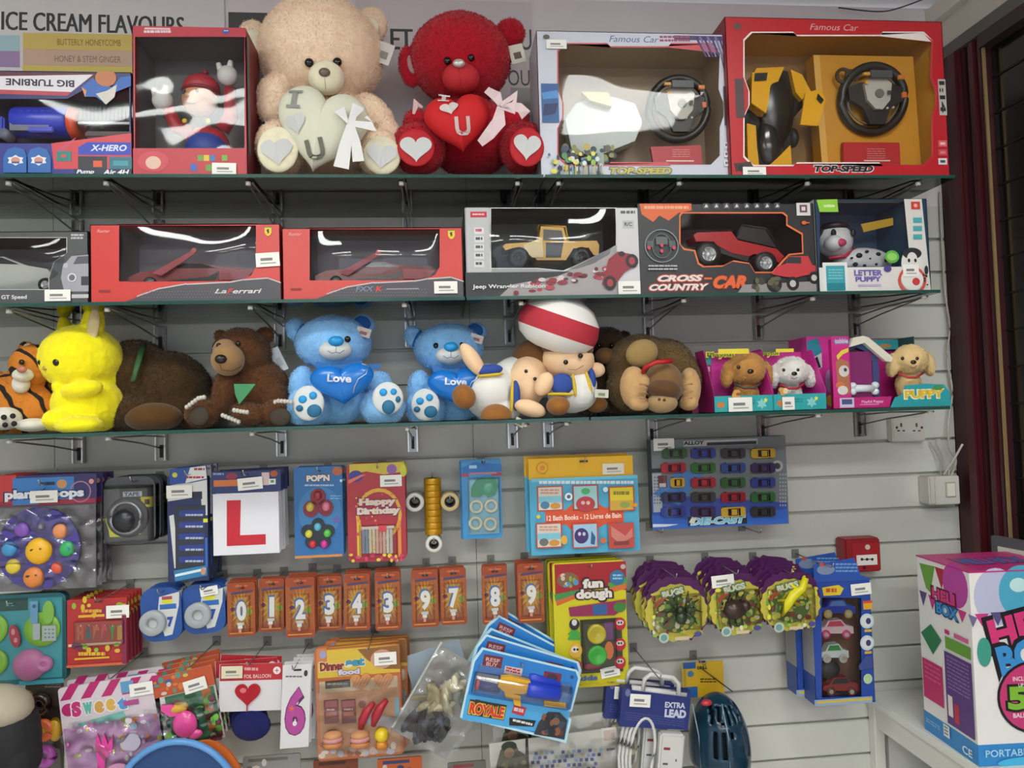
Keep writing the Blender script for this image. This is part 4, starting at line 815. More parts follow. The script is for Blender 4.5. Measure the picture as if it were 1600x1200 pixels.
P_.pil('heart_cushion', 503, 196, .145, [(a, b*1.02) for a, b in H2(148)], 24, M('d8d8c4', .85), 12, marks=[('letter', 'I', -38, -34, 22, 30, 8, gm), ('heart_patch', '<3', -36, 4, 30, 34, -10, sv), ('letter', 'U', -8, 44, 28, 30, -10, M('6f6e62', .6))])
bow(P_, 'ribbon', 545, 205, .19, [([(530, 170, 0), (545, 192, .01), (560, 165, 0)], [9, 4, 10]), ([(546, 192, .012), (585, 198, .015), (572, 182, .01)], [4, 8, 3]), ([(546, 194, .012), (540, 225, .014), (533, 262, .01)], [4, 9, 12]), ([(549, 194, .012), (556, 222, .014), (560, 252, .01)], [4, 7, 9]), ([(562, 168, 0), (552, 180, .01), (548, 194, .012)], [8, 6, 5])], M('dededf', .45))
P_.pil('paw_pad', 434, 234, .155, oval2d(31, 36), 8, m2, marks=[('heart_patch', '<3', 0, 4, 48, 46, -6, sv)])
P_.pil('paw_pad', 597, 243, .15, oval2d(29, 31), 8, m2, marks=[('heart_patch', '<3', 0, 2, 46, 44, 6, sv)])
hangtag(P_, 600, 83, .03, 26, 34, 20, 'd0ccc8', '8c8a86')
# --- red teddy ---
m = fur('b4162a'); m2 = M('b8202a', .8)
P_ = Plush('teddy_bear', 'red teddy bear with silver paw hearts and red love heart, top shelf', 'teddy bear', 735, 272, .17, ZS[0])
P_.body([(720, 94, 0, 80, 76, 68), (640, 104, -.01, 17, 14, 34, -8), (797, 52, -.01, 24, 14, 24, 40), (735, 215, -.01, 72, 62, 60), (655, 200, .05, 24, 24, 30, -20), (800, 196, .05, 26, 26, 36, 20), (655, 232, .08, 42, 44, 40), (818, 232, .08, 38, 44, 40)], m, .0045, 60000, .006, wd=.0009)
P_.part('ear_lining', [(644, 100, .01, 8, 5, 16, -8)], M('b0888a', .6))
P_.part('muzzle', [(720, 122, .10, 30, 22, 24)], m2); P_.part('nose', [(717, 99, .136, 10, 6, 7)], M('c9c0c0', .3, .5))
g = MB(); g.tube([P_.p(717, 106, .138), P_.p(719, 120, .140), P_.p(720, 136, .128)], .0006, '7a1018', 5); g.build('muzzle_seam', P_.e)
eyes(P_, [(699, 95, .108), (736, 90, .108)], 6)
wt = M('cfc4c2', .5)
P_.pil('heart_cushion', 716, 188, .150, H2(112, 1, .92), 24, M('c8141c', .75), -8, marks=[('letter', 'I', -22, -30, 18, 16, 8, wt), ('heart_patch', '<3', -14, -10, 30, 22, -14, wt), ('letter', 'U', 6, 18, 24, 28, -4, M('c8b4b0', .5))])
bow(P_, 'ribbon', 780, 165, .19, [([(760, 140, 0), (776, 150, .012), (782, 164, .01)], [6, 9, 4]), ([(782, 164, .012), (806, 148, .015), (800, 172, .012), (782, 166, .012)], [3, 8, 8, 4]), ([(782, 164, .012), (812, 168, .012), (822, 180, .006)], [4, 8, 10]), ([(782, 166, .01), (780, 190, .012), (764, 210, .004), (750, 224, -.01)], [5, 11, 10, 7])], M('d8c0c4', .45))
bow(P_, 'ribbon_end', 650, 165, .16, [([(646, 178, 0), (650, 160, .005), (660, 168, .01)], [2, 8, 2])], M('c9a0a4', .5))
P_.pil('paw_pad', 650, 231, .158, oval2d(29, 30), 6, m2, marks=[('heart_patch', '<3', 0, 2, 50, 44, 0, sv)])
P_.pil('paw_pad', 823, 230, .158, oval2d(28, 32), 6, m2, marks=[('heart_patch', '<3', 0, 0, 44, 46, 6, sv)])
hangtag(P_, 808, 84, .04, 24, 30, -14, 'cfcbbc', '5c4a3a')
# --- blue teddies ---
def blue_bear(px0, label, dim=0, s=1.0, dx=0, dy=0, d=.2):
    X = lambda a: px0+(a-520)*s; Y = lambda b: 662-(662-b)*s+dy
    m = fur('8cc4f8'); w = M('d2d6d6', .8); bl = M('1a96d8', .5); nb = M('12648c', .5); z = ZS[2]
    P_ = Plush('teddy_bear', label, 'teddy bear', X(530), 662, d, z, 'blue teddy bears on the bottom shelf'); q = lambda a, b, dd, *r: (X(a), Y(b), dd, *[v*s for v in r[:3]], *r[3:])
    P_.body([q(521, 536, 0, 58, 52, 42), q(463, 516, -.01, 16, 10, 20, -25), q(568, 507, -.01, 17, 10, 16, 20), q(528, 616, 0, 52, 44, 46), q(470, 600, .03, 18, 20, 28, 10), q(592, 598, .05, 20, 20, 18), q(486, 636, .06, 31, 44, 30), q(598, 636, .06, 34, 44, 30), q(470, 636, .09, 20, 20, 28)], m, .0035, 30000, .005, wd=.0008)
    P_.part('ear_lining', [q(468, 519, .008, 4, 4, 16, 28), q(566, 505, .008, 13, 4, 11, 20)], M('1a5aa8', .8))
    P_.part('muzzle', [q(524, 547, .072, 25, 18, 16)], w); P_.part('nose', [q(525, 533, .098, 12, 7, 8)], M('1690d0', .35))
    g = MB(); g.tube([P_.p(X(525), Y(540), .107), P_.p(X(525), Y(550), .106)], .0006, '303840', 5); g.tube([P_.p(X(512), Y(548), .102), P_.p(X(519), Y(552), .105), P_.p(X(525), Y(550), .107), P_.p(X(531), Y(552), .105), P_.p(X(538), Y(547), .101)], .0007, '303840', 5); g.build('mouth_seam', P_.e)
    eyes(P_, [(X(500), Y(531), .073), (X(543), Y(530), .073)], 5*s)
    hb = M('1272cc', .22)
    sl = M('c4ccd2', .3, .5)
    h = P_.pil('heart_cushion', X(535), Y(596), .125, [(a*s, b*s) for a, b in H2(102, 1, .72)], 17*s, hb, -4, marks=[('lettering', 'Love', -2*s, -4*s, 36*s, 12*s, 4, sl)])
    g = MB(); g.tube([P_.p(X(565), Y(568), .150), P_.p(X(576), Y(572), .147), P_.p(X(572), Y(584), .148), P_.p(X(560), Y(592), .15), P_.p(X(554), Y(604), .148), P_.p(X(552), Y(614), .142)], .0012, sl, 5); g.build('silver_stitching', h)
    P_.part('paw_pad', [q(482, 630, .128, 24, 6, 27, 0)], w)
    P_.part('paw_pad', [q(606, 622, .128, 24, 6, 25, 0)], w)
    for lst in ([(491, 642, 11, 10, nb), (473, 624, 6.5, 6, bl), (489, 618, 6, 6, bl), (468, 638, 5.5, 5, nb)], [(607, 636, 10, 11, nb), (599, 613, 6, 6, bl), (615, 612, 5, 5, bl), (622, 624, 4, 5, nb)]):
        for a, b, r1, r2, mm in lst: P_.part('toe_pad', [q(a, b, .1365, r1, 3.5, r2, 0)], mm)
    bow(P_, 'neck_ribbon', X(530), Y(572), .1, [([(X(495), Y(570), .0), (X(520), Y(576), .01), (X(540), Y(574), .012), (X(566), Y(568), .0)], 5*s), ([(X(572), Y(574), .01), (X(594), Y(572), .0)], 4*s)], M('1668b4', .4))
    hangtag(P_, X(568), Y(519), .05, 22*s, 14*s, 18, 'c4b8b4', '8a4a4a')
    return P_
blue_bear(520, 'light blue teddy bear with blue love heart, sitting left of the other blue bear')
blue_bear(700, 'light blue teddy bear sitting behind the lying rag doll', s=.93, d=.14)
# --- tiger ---
P_ = Plush('tiger_plush', 'orange striped tiger plush at the far left of the bottom shelf', 'plush toy', 45, 670, .2, ZS[2])
tg = M('c87a22', .9, 0, 'tiger'); w = fur('d8d4c8')
P_.body([(54, 572, .03, 32, 34, 32), (42, 545, 0, 12, 8, 12), (40, 630, 0, 50, 48, 46), (22, 620, 0, 30, 30, 40), (26, 652, .05, 40, 34, 20), (62, 640, .03, 30, 34, 32), (-20, 630, -.02, 50, 45, 50)], tg, .0035, 12000, .004, wd=.0007)
P_.part('ear_tuft', [(44, 545, .018, 8, 4, 8)], w); P_.part('muzzle', [(36, 586, .085, 14, 14, 10), (33, 600, .07, 12, 12, 14)], w); P_.part('nose', [(34, 577, .112, 7, 5, 5)], M('b8705c', .5))
eyes(P_, [(63, 566, .085), (34, 566, .09)], 4)
P_.part('paw', [(8, 654, .11, 22, 22, 17)], w); P_.part('paw', [(52, 664, .10, 24, 22, 10)], w)
for a, b in ((6, 652), (20, 650), (8, 664), (22, 662)): P_.part('toe_mark', [(a, b, .145, 4, 3, 4)], M('1a1614', .8))
# --- yellow rabbit (generic) ---
P_ = Plush('rabbit_plush', 'bright yellow plush animal with a big upright ear, bottom shelf', 'plush toy', 135, 675, .23, ZS[2])
m = fur('ffea20')
P_.body([(127, 560, 0, 57, 54, 50), (144, 512, .02, 17, 12, 38, 8), (104, 520, -.07, 12, 10, 26, -14), (138, 632, 0, 50, 46, 46), (128, 608, .07, 30, 20, 13, -8), (92, 605, .04, 10, 12, 9), (92, 656, .06, 22, 26, 17), (124, 664, .08, 34, 28, 14), (150, 590, -.02, 36, 36, 30)], m, .0035, 14000, .003, wd=.0007)
P_.part('ear_lining', [(146, 508, .048, 9, 4, 26, 8)], M('cbb98a', .9)); eyes(P_, [(89, 566, .078)], 6); P_.part('nose', [(72, 575, .06, 5, 5, 4)], M('b89a4a', .6))
P_.part('tail', [(188, 640, -.02, 12, 12, 12)], M('d8d49a', .9))
# --- big brown bear lying at the back ---
P_ = Plush('bear_plush', 'big dark brown plush bear lying behind the yellow plush, green collar', 'plush toy', 240, 675, .13, ZS[2])
m = fur('47331a')
P_.body([(215, 590, 0, 50, 60, 56), (262, 612, 0, 62, 62, 60), (285, 640, 0, 48, 60, 42), (225, 645, .03, 50, 60, 34), (300, 655, .0, 34, 40, 24)], m, .0045, 30000, .007, wd=.001)
P_.part('paw', [(240, 652, .10, 42, 30, 22)], fur('5a3e1e')); P_.part('paw_claw', [(197, 636, .10, 8, 6, 5)], M('c8c0b0', .6))
g = MB(); g.tube([P_.p(224, 538, .04), P_.p(220, 552, .085), P_.p(214, 572, .112), P_.p(208, 596, .122)], .0075, M('2f5a34', .6), 8, flat=.5); g.build('collar', P_.e)
# --- brown bear sitting ---
P_ = Plush('bear_plush', 'brown plush bear sitting with white claws and a green bandana', 'plush toy', 375, 668, .21, ZS[2])
m = fur('5f3c22')
P_.body([(378, 552, .0, 42, 42, 38), (414, 524, -.02, 13, 9, 13), (344, 524, -.02, 9, 8, 9), (404, 610, -.02, 46, 44, 48), (352, 610, .04, 18, 20, 38, 12), (425, 625, .0, 28, 32, 32), (315, 646, .06, 26, 20, 22), (390, 646, .08, 28, 26, 18, 12), (430, 646, .07, 22, 24, 22)], m, .0035, 30000, .006, wd=.0008)
P_.part('muzzle', [(356, 562, .075, 24, 28, 25), (352, 548, .06, 18, 18, 18)], fur('9a7850')); P_.part('nose', [(345, 561, .118, 9, 7, 7)], M('1c1410', .3))
eyes(P_, [(372, 537, .085), (342, 540, .085)], 4)
g = MB(); g.tube([P_.p(344, 570, .12), P_.p(346, 578, .115), P_.p(362, 580, .115), P_.p(378, 572, .10)], .0008, '4a3018', 5); g.build('mouth_seam', P_.e)
g = MB(); g.prism([(P_.p(a, b, .115).x, P_.p(a, b, .115).z) for a, b in [(366, 600), (400, 600), (386, 618), (374, 632), (368, 616)]], -.118, -.112, M('3f8a5a', .7)); g.X = None; g.build('bandana', P_.e)
for px, py, n, rr in ((300, 630, 7, 0), (365, 650, 6, 0), (388, 640, 5, 0), (436, 622, 6, 0)):
    g = MB()
    for i in range(n):
        if px == 300: a = (292+i*4.5, 636-i*3.4+max(0, i-4)*2.5, .13)
        elif px == 365: a = (348+i*5, 649+i*2, .145)
        elif px == 388: a = (366+i*5, 641+i*.8, .165)
        else: a = (430+i*5, 628-(i > 0)*2+i*.4, .13)
        P_.E(g, *a, 3.2, 5, 3.6, M('c8c4ba', .5), 0, 0, 8)
    g.build('claws', P_.e)
P_.part('foot_sole', [(311, 650, .118, 15, 4, 15)], M('3a3226', .8)); P_.part('foot_sole', [(438, 652, .125, 16, 4, 14)], M('3a3226', .8))
hangtag(P_, 435, 562, -.02, 16, 38, -25, 'c4ccd4', 'a8b0b8')
# --- rag dolls (generic) ---
sk = M('efcaa2', .85); bl = M('27489a', .7); yl = M('d8b82c', .6); wh = M('e6e6e2', .85); br = fur('96622e'); hr = fur('6e4a2a')
P_ = Plush('rag_doll', 'rag doll lying on its side with brown shoes towards the viewer', 'plush doll', 780, 655, .24, ZS[2])
P_.body([(765, 612, .0, 42, 40, 44), (808, 596, -.05, 44, 44, 40), (780, 640, 0, 36, 36, 22)], wh, .0035, name='body', bump=.0005)
P_.part('head', [(822, 598, -.01, 34, 36, 44, 20)], sk); P_.part('arm', [(738, 562, .05, 13, 13, 30, -32)], sk); P_.part('arm', [(828, 638, .06, 26, 14, 13, 18)], sk)
P_.part('hair', [(838, 560, -.05, 40, 40, 32, 0)], hr); P_.part('soft_cap', [(842, 575, -.07, 48, 50, 48, 0)], M('bdbab2', .85))
P_.part('vest_panel', [(764, 578, .055, 22, 8, 9, -4)], bl); P_.part('vest_panel', [(806, 618, .055, 7, 8, 24, 0)], bl)
P_.part('vest_trim', [(766, 586, .058, 22, 5, 3, -4)], yl); P_.part('vest_trim', [(800, 620, .06, 3, 5, 28, 4)], yl)
P_.part('shoe', [(725, 620, .075, 18, 22, 20, -30)], br); P_.part('shoe', [(775, 650, .085, 25, 24, 19, 0)], br)
eyes(P_, [(822, 580, .062), (836, 592, .05)], 3); hangtag(P_, 812, 660, .09, 16, 12, 30, 'c8c8bc', '6a8a4a')
P_ = Plush('rag_doll', 'rag doll in a tall white and red puffy hat, sitting upright', 'plush doll', 885, 645, .24, ZS[2])
P_.body([(894, 616, 0, 40, 38, 30), (900, 602, 0, 34, 32, 28)], wh, .0035, name='body', bump=.0005)
P_.part('head', [(888, 562, .01, 42, 36, 32, 8)], sk); P_.part('arm', [(850, 600, .06, 14, 14, 20, 30)], sk); P_.part('arm', [(932, 578, .0, 14, 12, 12, 0)], sk)
P_.part('ear', [(923, 558, .0, 5, 5, 8, 0)], sk)
P_.part('hair', [(886, 542, .015, 43, 36, 22, 8)], hr)
g = MB()     # puffy hat: white crown with a broad red stripe band
prof_ = [(0, -.075), (.035, -.073), (.066, -.058), (.080, -.030), (.082, 0), (.074, .028), (.052, .048), (.03, .055)]
g.X = Matrix.Translation(P_.p(872, 512, .02)) @ Matrix.Rotation(R(20), 4, 'Y') @ Matrix.Rotation(R(10), 4, 'X')
hw = M('eae8e4', .85); hrd = M('b8303f', .85)
prof_ = [(0, .068), (.03, .066), (.058, .052), (.078, .026)]; g.lathe((0, 0, 0), [(r*1.25, h*1.2) for r, h in prof_], hw, 'Z', 36)
g.lathe((0, 0, 0), [(.0975, .0312), (.1035, .004), (.100, -.016)], hrd, 'Z', 36); g.lathe((0, 0, 0), [(.100, -.016), (.090, -.036), (.066, -.052), (.04, -.058), (0, -.058)], hw, 'Z', 36)
g.v = [Vector(v) for v in g.v]; g.build('puffy_hat', P_.e)
P_.part('vest_panel', [(878, 600, .058, 19, 8, 17, 0)], bl); P_.part('vest_panel', [(925, 590, .03, 6, 8, 16, -8)], bl); P_.part('vest_trim', [(876, 616, .066, 22, 5, 3, 2)], yl); P_.part('vest_trim', [(897, 602, .062, 3, 5, 19, -6)], yl); P_.part('vest_trim', [(920, 598, .042, 3, 5, 20, -12)], yl)
P_.part('shoe', [(872, 634, .075, 19, 22, 15, 0)], br); eyes(P_, [(884, 566, .076), (907, 556, .070)], 4)
g = MB(); g.tube([P_.p(888, 577, .078), P_.p(900, 578, .076), P_.p(912, 571, .07)], .0008, 'a06a4a', 5); g.build('mouth', P_.e); hangtag(P_, 940, 615, .05, 22, 13, 5, 'c4c4bc', '7a8a5a')
# --- dark plush at the back, gorilla ---
P_ = Plush('bear_plush', 'dark brown plush bear behind the doll in the puffy hat', 'plush toy', 945, 645, .11, ZS[2])
P_.body([(948, 545, 0, 34, 36, 34), (975, 528, -.01, 12, 8, 12), (922, 528, -.01, 12, 8, 12), (950, 608, 0, 38, 42, 44), (925, 634, .07, 30, 26, 14), (962, 630, .05, 24, 26, 18)], fur('382818'), .0045, 15000, .006, wd=.0009)
P_.part('muzzle', [(945, 556, .085, 16, 14, 13)], fur('6a4c2c')); P_.part('paw', [(932, 632, .12, 18, 12, 13)], fur('7a5228')); eyes(P_, [(936, 540, .075), (956, 540, .075)], 4)
P_ = Plush('gorilla_plush', 'brown gorilla plush bent forward with beige hands and a red neck band', 'plush toy', 1025, 642, .21, ZS[2])
m = fur('66502f')
P_.body([(1000, 570, -.02, 54, 56, 48), (1035, 580, -.02, 54, 56, 52), (985, 605, .0, 38, 42, 40), (1066, 585, .02, 26, 34, 42, -20), (1020, 620, -.01, 60, 44, 24)], m, .004, 35000, .005, wd=.0009)
P_.part('back_patch', [(1003, 552, .072, 27, 14, 22, -20)], fur('9a8050'))
P_.part('head', [(1037, 600, .10, 31, 30, 36)], fur('7c5e3c')); P_.part('brow', [(1038, 608, .125, 27, 24, 16, 8)], fur('5e4228')); P_.part('muzzle', [(1034, 630, .12, 25, 24, 16)], fur('a58860'))
P_.part('nostril', [(1030, 624, .178, 2.5, 2, 2.5)], M('4a3826', .7)); P_.part('nostril', [(1038, 625, .178, 2.5, 2, 2.5)], M('4a3826', .7))
g = MB(); g.tube([P_.p(1003, 586, .11), P_.p(1008, 574, .14), P_.p(1025, 566, .15), P_.p(1050, 564, .14)], .0055, M('b81e24', .6), 8); g.build('neck_band', P_.e)
P_.body([(990, 605, .10, 22, 22, 34), (1004, 598, .11, 12, 14, 16), (998, 632, .12, 16, 18, 11)], fur('c09a6a'), .003, name='hand', bump=.0006)
P_.body([(1078, 605, .09, 17, 22, 32), (1076, 588, .10, 11, 14, 12), (1076, 630, .10, 15, 18, 12)], fur('c09a6a'), .003, name='hand', bump=.0006)
g = MB()
for y in (600, 612, 622): g.tube([P_.p(1000, y, .155), P_.p(1008, y+1, .150), P_.p(1012, y+4, .14)], .0022, M('ab8558', .9), 6); g.tube([P_.p(1066, y+2, .14), P_.p(1072, y, .148), P_.p(1082, y, .148)], .0022, M('ab8558', .9), 6)
g.build('finger_folds', P_.e)
# ======================= PUPPY BOXES =====================================
def puppy(t, cx, cy, s, col, nose, collar, dd=.0, white=False, fluff=9000):
    """puppy as children of box t; s = px half width of the head"""
    P_ = Plush.__new__(Plush); P_.d = t.d+dd; P_.o = t.e.location.copy(); P_.e = t.e; P_.zb = .004; m = fur(col)
    P_.body([(cx, cy, 0, s*.86, s*.8, s*.74), (cx-s*.85, cy+s*.28, -.01, s*.26, s*.4, s*.62, 8), (cx+s*.85, cy+s*.22, -.01, s*.26, s*.4, s*.62, -10), (cx-2, cy+s*1.25, -.02, s*.62, s*.6, s*.8), (cx+s*.12, cy+s*.22, .018, s*.42, s*.5, s*.34)], m, .0028, fluff, .004, 'puppy', .002, .0007)
    for q in (-.36, .34): P_.part('puppy_eye', [(cx+q*s, cy-s*.06, .040, s*.085, s*.06, s*.09)], M('1c140e', .15))
    P_.part('puppy_nose', [(cx+s*.16, cy+s*.12, .058, s*.15, s*.1, s*.11)], M(nose, .25))
    g = MB(); g.tube([P_.p(cx-s*.55, cy+s*.66, .028), P_.p(cx-s*.1, cy+s*.84, .040), P_.p(cx+s*.3, cy+s*.84, .040), P_.p(cx+s*.62, cy+s*.62, .028)], .0032, M(collar, .5), 8); g.build('puppy_collar', t.e)
    g = MB(); g.tube([P_.p(cx, cy+s*.32, .06), P_.p(cx+s*.16, cy+s*.38, .062), P_.p(cx+s*.3, cy+s*.3, .056)], .0009, '9a5a48', 5); g.build('puppy_mouth', t.e)
def tray(name, label, x0, y0, x1, y1, d, back, sidec, base, y2, depth=.1, group=None, top=None):
    t = Th(name, label, 'toy box', x0, y0, x1, y1, d, snap=ZS[2], group=group); w, h = t.W, t.H; hb = (y1-y2)*t.sz
    g = t.mb(); g.box((0, depth, h/2), (w, .002, h), back); g.box((0, .001, hb/2), (w, .002, hb), base); g.box((0, depth/2, .001), (w, depth, .002), base)
    g.X = None
    for s in (-1, 1):
        v = [(s*(w/2-.001), 0, 0), (s*(w/2-.001), depth, 0), (s*(w/2-.001), depth, h), (s*(w/2-.001), .06, h), (s*(w/2-.001), 0, hb*1.2)]; g.add(v+[(a+s*.001, b, c) for a, b, c in v], [(0, 1, 2, 3, 4), (5, 6, 7, 8, 9), (0, 4, 9, 5), (4, 3, 8, 9), (3, 2, 7, 8)], sidec)
    return t, g
pk = M('d838a0', .4); tq = M('2aa0a4', .4)
for x0, x1, cx, cy, s, col, lab, y0, yt, dd in ((1088, 1220, 1167, 576, 36, 'bd8a4c', 'puppy box with a curly tan puppy, beside the gorilla plush', 536, 530, 0), (1200, 1290, 1236, 580, 32, 'dfdcd8', 'puppy box with a white puppy, between the tan puppy and the kennel box', 540, 0, 0)):
    tan = x0 == 1088; t, g = tray('puppy_box', lab, 1114 if tan else 1206, y0, 1208 if tan else 1290, 637, .31, pk, M('a82470', .4) if tan else pk, tq, 611, .12, 'puppy boxes on the bottom shelf')
    a = 1114 if tan else 1206
    g.rect(1122 if tan else 1212, 538, 1170 if tan else 1240, 546, 'd8c83c'); g.y += .0002
    g.oval(1126 if tan else 1220, 626, 6, 5, 'c87a3c'); g.dashes(1168 if tan else 1242, 618, 1180 if tan else 1254, 626, 2, '1f7f88', .6); g.star(1190 if tan else 1268, 624, 9, 5, 6, '86ccc8'); g.star(1196 if tan else 1275, 618, 4, 2, 5, 'd8dc5a'); g.build('carton', t.e)
    g = t.mb(.10); g.text('Playful', 1149 if tan else 1228, 543, 44 if tan else 32, 9, '6a7a1c', bold=.03, out='d8dc3c', ow=2); g.rect(1116 if tan else 1208, 562, 1132 if tan else 1214, 570, 'e0a0c8'); g.build('back_card_print', t.e)
    puppy(t, cx, cy, s, col, '2a1c18' if tan else '14181c', '4a4038' if tan else 'a82838', dd=-.05)
    g = t.mb(-.003); g.blobs(1146 if tan else 1219, 604, 1158 if tan else 1228, 614, 6, ['c89a4a', 'e0c8a0', '8a4a3a'], 2, 5); g.build('puppy_sticker', t.e)
    if tan: t.sticker(1137, 614, 1174, 636)
    else: t.sticker(1221, 616, 1240, 636)
# pink side box + turquoise corner left of the tan puppy
t = Th('puppy_box', 'pink and turquoise puppy box partly hidden behind the gorilla plush', 'toy box', 1080, 548, 1112, 637, .2, snap=ZS[2], group='puppy boxes on the bottom shelf')
g = t.mb(); g.box((0, .06, t.H/2), (t.W, .12, t.H), M('8e2a62', .4)); g.poly([(1096, 548), (1112, 548), (1112, 562), (1094, 562)], '2f9c9c'); g.rect(1082, 552, 1094, 560, '4a3040'); g.star(1100, 584, 6, 3, 6, 'c86a9a'); g.oval(1100, 606, 6, 9, 'b04a84'); g.build('carton', t.e)
# kennel box
t = Th('kennel_box', 'pink box with a blue kennel and cream puppy, right end of the bottom shelf', 'toy box', 1300, 520, 1482, 633, .315, snap=ZS[2])
w, h, D_ = t.W, t.H, .12; g = t.mb(); f3 = lambda px, py, y: (t.P(px, py)[0], y, t.P(px, py)[1]); XA, XB = t.P(1300, 0)[0], t.P(1446, 575)[0]
g.box(((XA+XB)/2, D_, h/2), (XB-XA, .002, h), M('c02a80', .4)); g.box((XA, D_/2, h/2), (.002, D_, h), M('c02a80', .4)); g.box(((XA+XB)/2, D_/2, .001), (XB-XA, D_, .002), 'b82878'); g.box((XB, D_/2+.02, h/2), (.002, D_-.04, h), M('2f4a50', .4))
g.poly([(1300, 520), (1326, 522), (1326, 618), (1300, 618)], 'c02a80', t=.001); g.text('tobbie', 1314, 529, 20, 7, 'd8b0d0', bold=.03, out='4a8ab0', ow=1.5); g.poly([(1306, 552), (1314, 544), (1325, 540), (1325, 546), (1316, 550), (1308, 558)], 'd8c83c')
g.poly([(1306, 562), (1312, 556), (1326, 562), (1326, 612), (1308, 612)], 'a86a4a'); g.oval(1318, 576, 8, 9, 'c8c4c0'); g.oval(1320, 574, 2.5, 3, '303438'); g.oval(1312, 598, 7, 5, 'c87040'); g.oval(1316, 606, 8, 7, 'd0ccc8')
g.poly([(1300, 617), (1392, 617), (1388, 633), (1300, 633)], 'b82474', t=.001); g.text('Playful Puppy', 1362, 624, 34, 5, 'e8c0d8'); g.rect(1342, 627, 1372, 629, 'd87ab0'); g.rect(1311, 618, 1333, 633, 'c8c0d8'); g.rect(1314, 620, 1330, 628, '4a5078')
g.poly([(1388, 633), (1396, 616), (1408, 612), (1412, 598), (1444, 596), (1474, 598), (1482, 610), (1484, 633)], '2a9aa2', t=.001); g.text('PUPPY', 1442, 612, 62, 13, 'd8b83c', bold=.06, out='f0ead0', ow=1.5); g.oval(1463, 602, 8, 4, '4a8a4a'); g.build('carton', t.e)
g = t.mb(.105); g.rect(1376, 521, 1446, 537, '2aa0a8'); g.rect(1390, 525, 1404, 531, '8ad0cc'); g.oval(1422, 531, 10, 4, 'b08a5a'); g.rect(1327, 522, 1376, 600, '3a2228'); g.build('back_card_print', t.e)
g = t.mb(.03); g.poly([(1328, 536), (1346, 528), (1376, 556), (1376, 617), (1366, 617), (1366, 560), (1357, 545), (1342, 538), (1328, 545)], M('3a4474', .45), t=.02); g.rect(1328, 545, 1366, 617, '7a2460'); g.build('kennel', t.e)
g = t.mb(.006); g.poly([(1326, 538), (1331, 524), (1347, 521), (1356, 524), (1392, 556), (1389, 563), (1380, 561), (1349, 532), (1334, 536)], M('d4d0c0', .4), t=.012); g.build('kennel_roof', t.e)
g = MB(); k = t.sx; wb = M('cdd4da', .35); g.tube([f3(1336, 603, .005), f3(1366, 603, .005)], 5.5*k, wb, 12)
for a, b in ((1334, 599), (1334, 608), (1369, 598), (1369, 608)): g.ell(f3(a, b, .005), (5.5*k, 5.5*k, 5.5*k), wb, seg=12, rings=8)
g.build('toy_bone', t.e)
puppy(t, 1422, 562, 33, 'dcc08a', '2c1c16', 'b03a38', dd=-.03, fluff=8000); t.sticker(1430, 604, 1464, 625, 2)
# pink card leaning between
t = Th('puppy_box', 'tilted pink puppy box with a blue panel, standing behind the white puppy', 'toy box', 1262, 520, 1302, 634, .22, snap=ZS[2], group='puppy boxes on the bottom shelf')
g = t.mb(); g.box((0, .05, t.H/2), (t.W, .1, t.H), pk); g.poly([(1258, 528), (1278, 522), (1284, 545), (1264, 556)], '2a8aa0'); g.poly([(1264, 556), (1284, 546), (1284, 568), (1268, 578)], 'd4d8dc'); g.poly([(1266, 558), (1270, 556), (1276, 572), (1271, 575)], '1a2430'); g.poly([(1273, 554), (1277, 551), (1282, 568), (1278, 570)], '1a2430'); g.oval(1296, 590, 7, 18, 'a88ac0'); g.oval(1298, 620, 8, 9, 'd0b84a'); g.build('carton', t.e)
# ======================= HANGING GOODS ===================================
def card(t, th=.004, rd=0, back='cfcfca', name='backing_card', hole=None):
    """flat card body; returns builder to print on"""
    g = t.mb(); w, h = t.W/2, t.H
    if rd:
        k = rd*t.sx; pts = []
        for cx, cz, a0 in ((w-k, k, -90), (w-k, h-k, 0), (-w+k, h-k, 90), (-w+k, k, 180)):
            pts += [(cx+k*cos(R(a0+i*22.5)), cz+k*sin(R(a0+i*22.5))) for i in range(5)]
    else: pts = [(-w, 0), (w, 0), (w, h), (-w, h)]
    g.prism(pts, 0, th, back)
    if hole: g.rect(hole[0]-hole[2], hole[1]-1.6, hole[0]+hole[2], hole[1]+1.6, '2a2624')
    return g
def blister(t, x0, y0, x1, y1, dp, name='blister', rd=.2, mat=None):
    """clear raised blister in px"""
    (ax, az), (bx_, bz) = t.P(x0, y1), t.P(x1, y0); g = MB(); i = dp*.35
    v = []
    for s, y in ((0, -.0012), (i*.5, -dp*.85), (i, -dp)): v += [(ax+s, y, az+s), (bx_-s, y, az+s), (bx_-s, y, bz-s), (ax+s, y, bz-s)]
    f = [(8, 9, 10, 11)]
    for r in (0, 4): f += [(r+j, r+(j+1) % 4, r+4+(j+1) % 4, r+4+j) for j in range(4)]
    g.add(v, f, mat or FILM); return g.build(name, t.e)
def bag(t, x0, y0, x1, y1, seed, amp=.008, fr=28, y=-.012, mat=None):
    return filmsheet(t, x0, y0, x1, y1, y=y, amp=amp, fr=fr, mat=mat or BAG, name='clear_bag', n=(44, 44), seed=seed)
f3_ = lambda t: (lambda px, py, y: (t.P(px, py)[0], y, t.P(px, py)[1]))
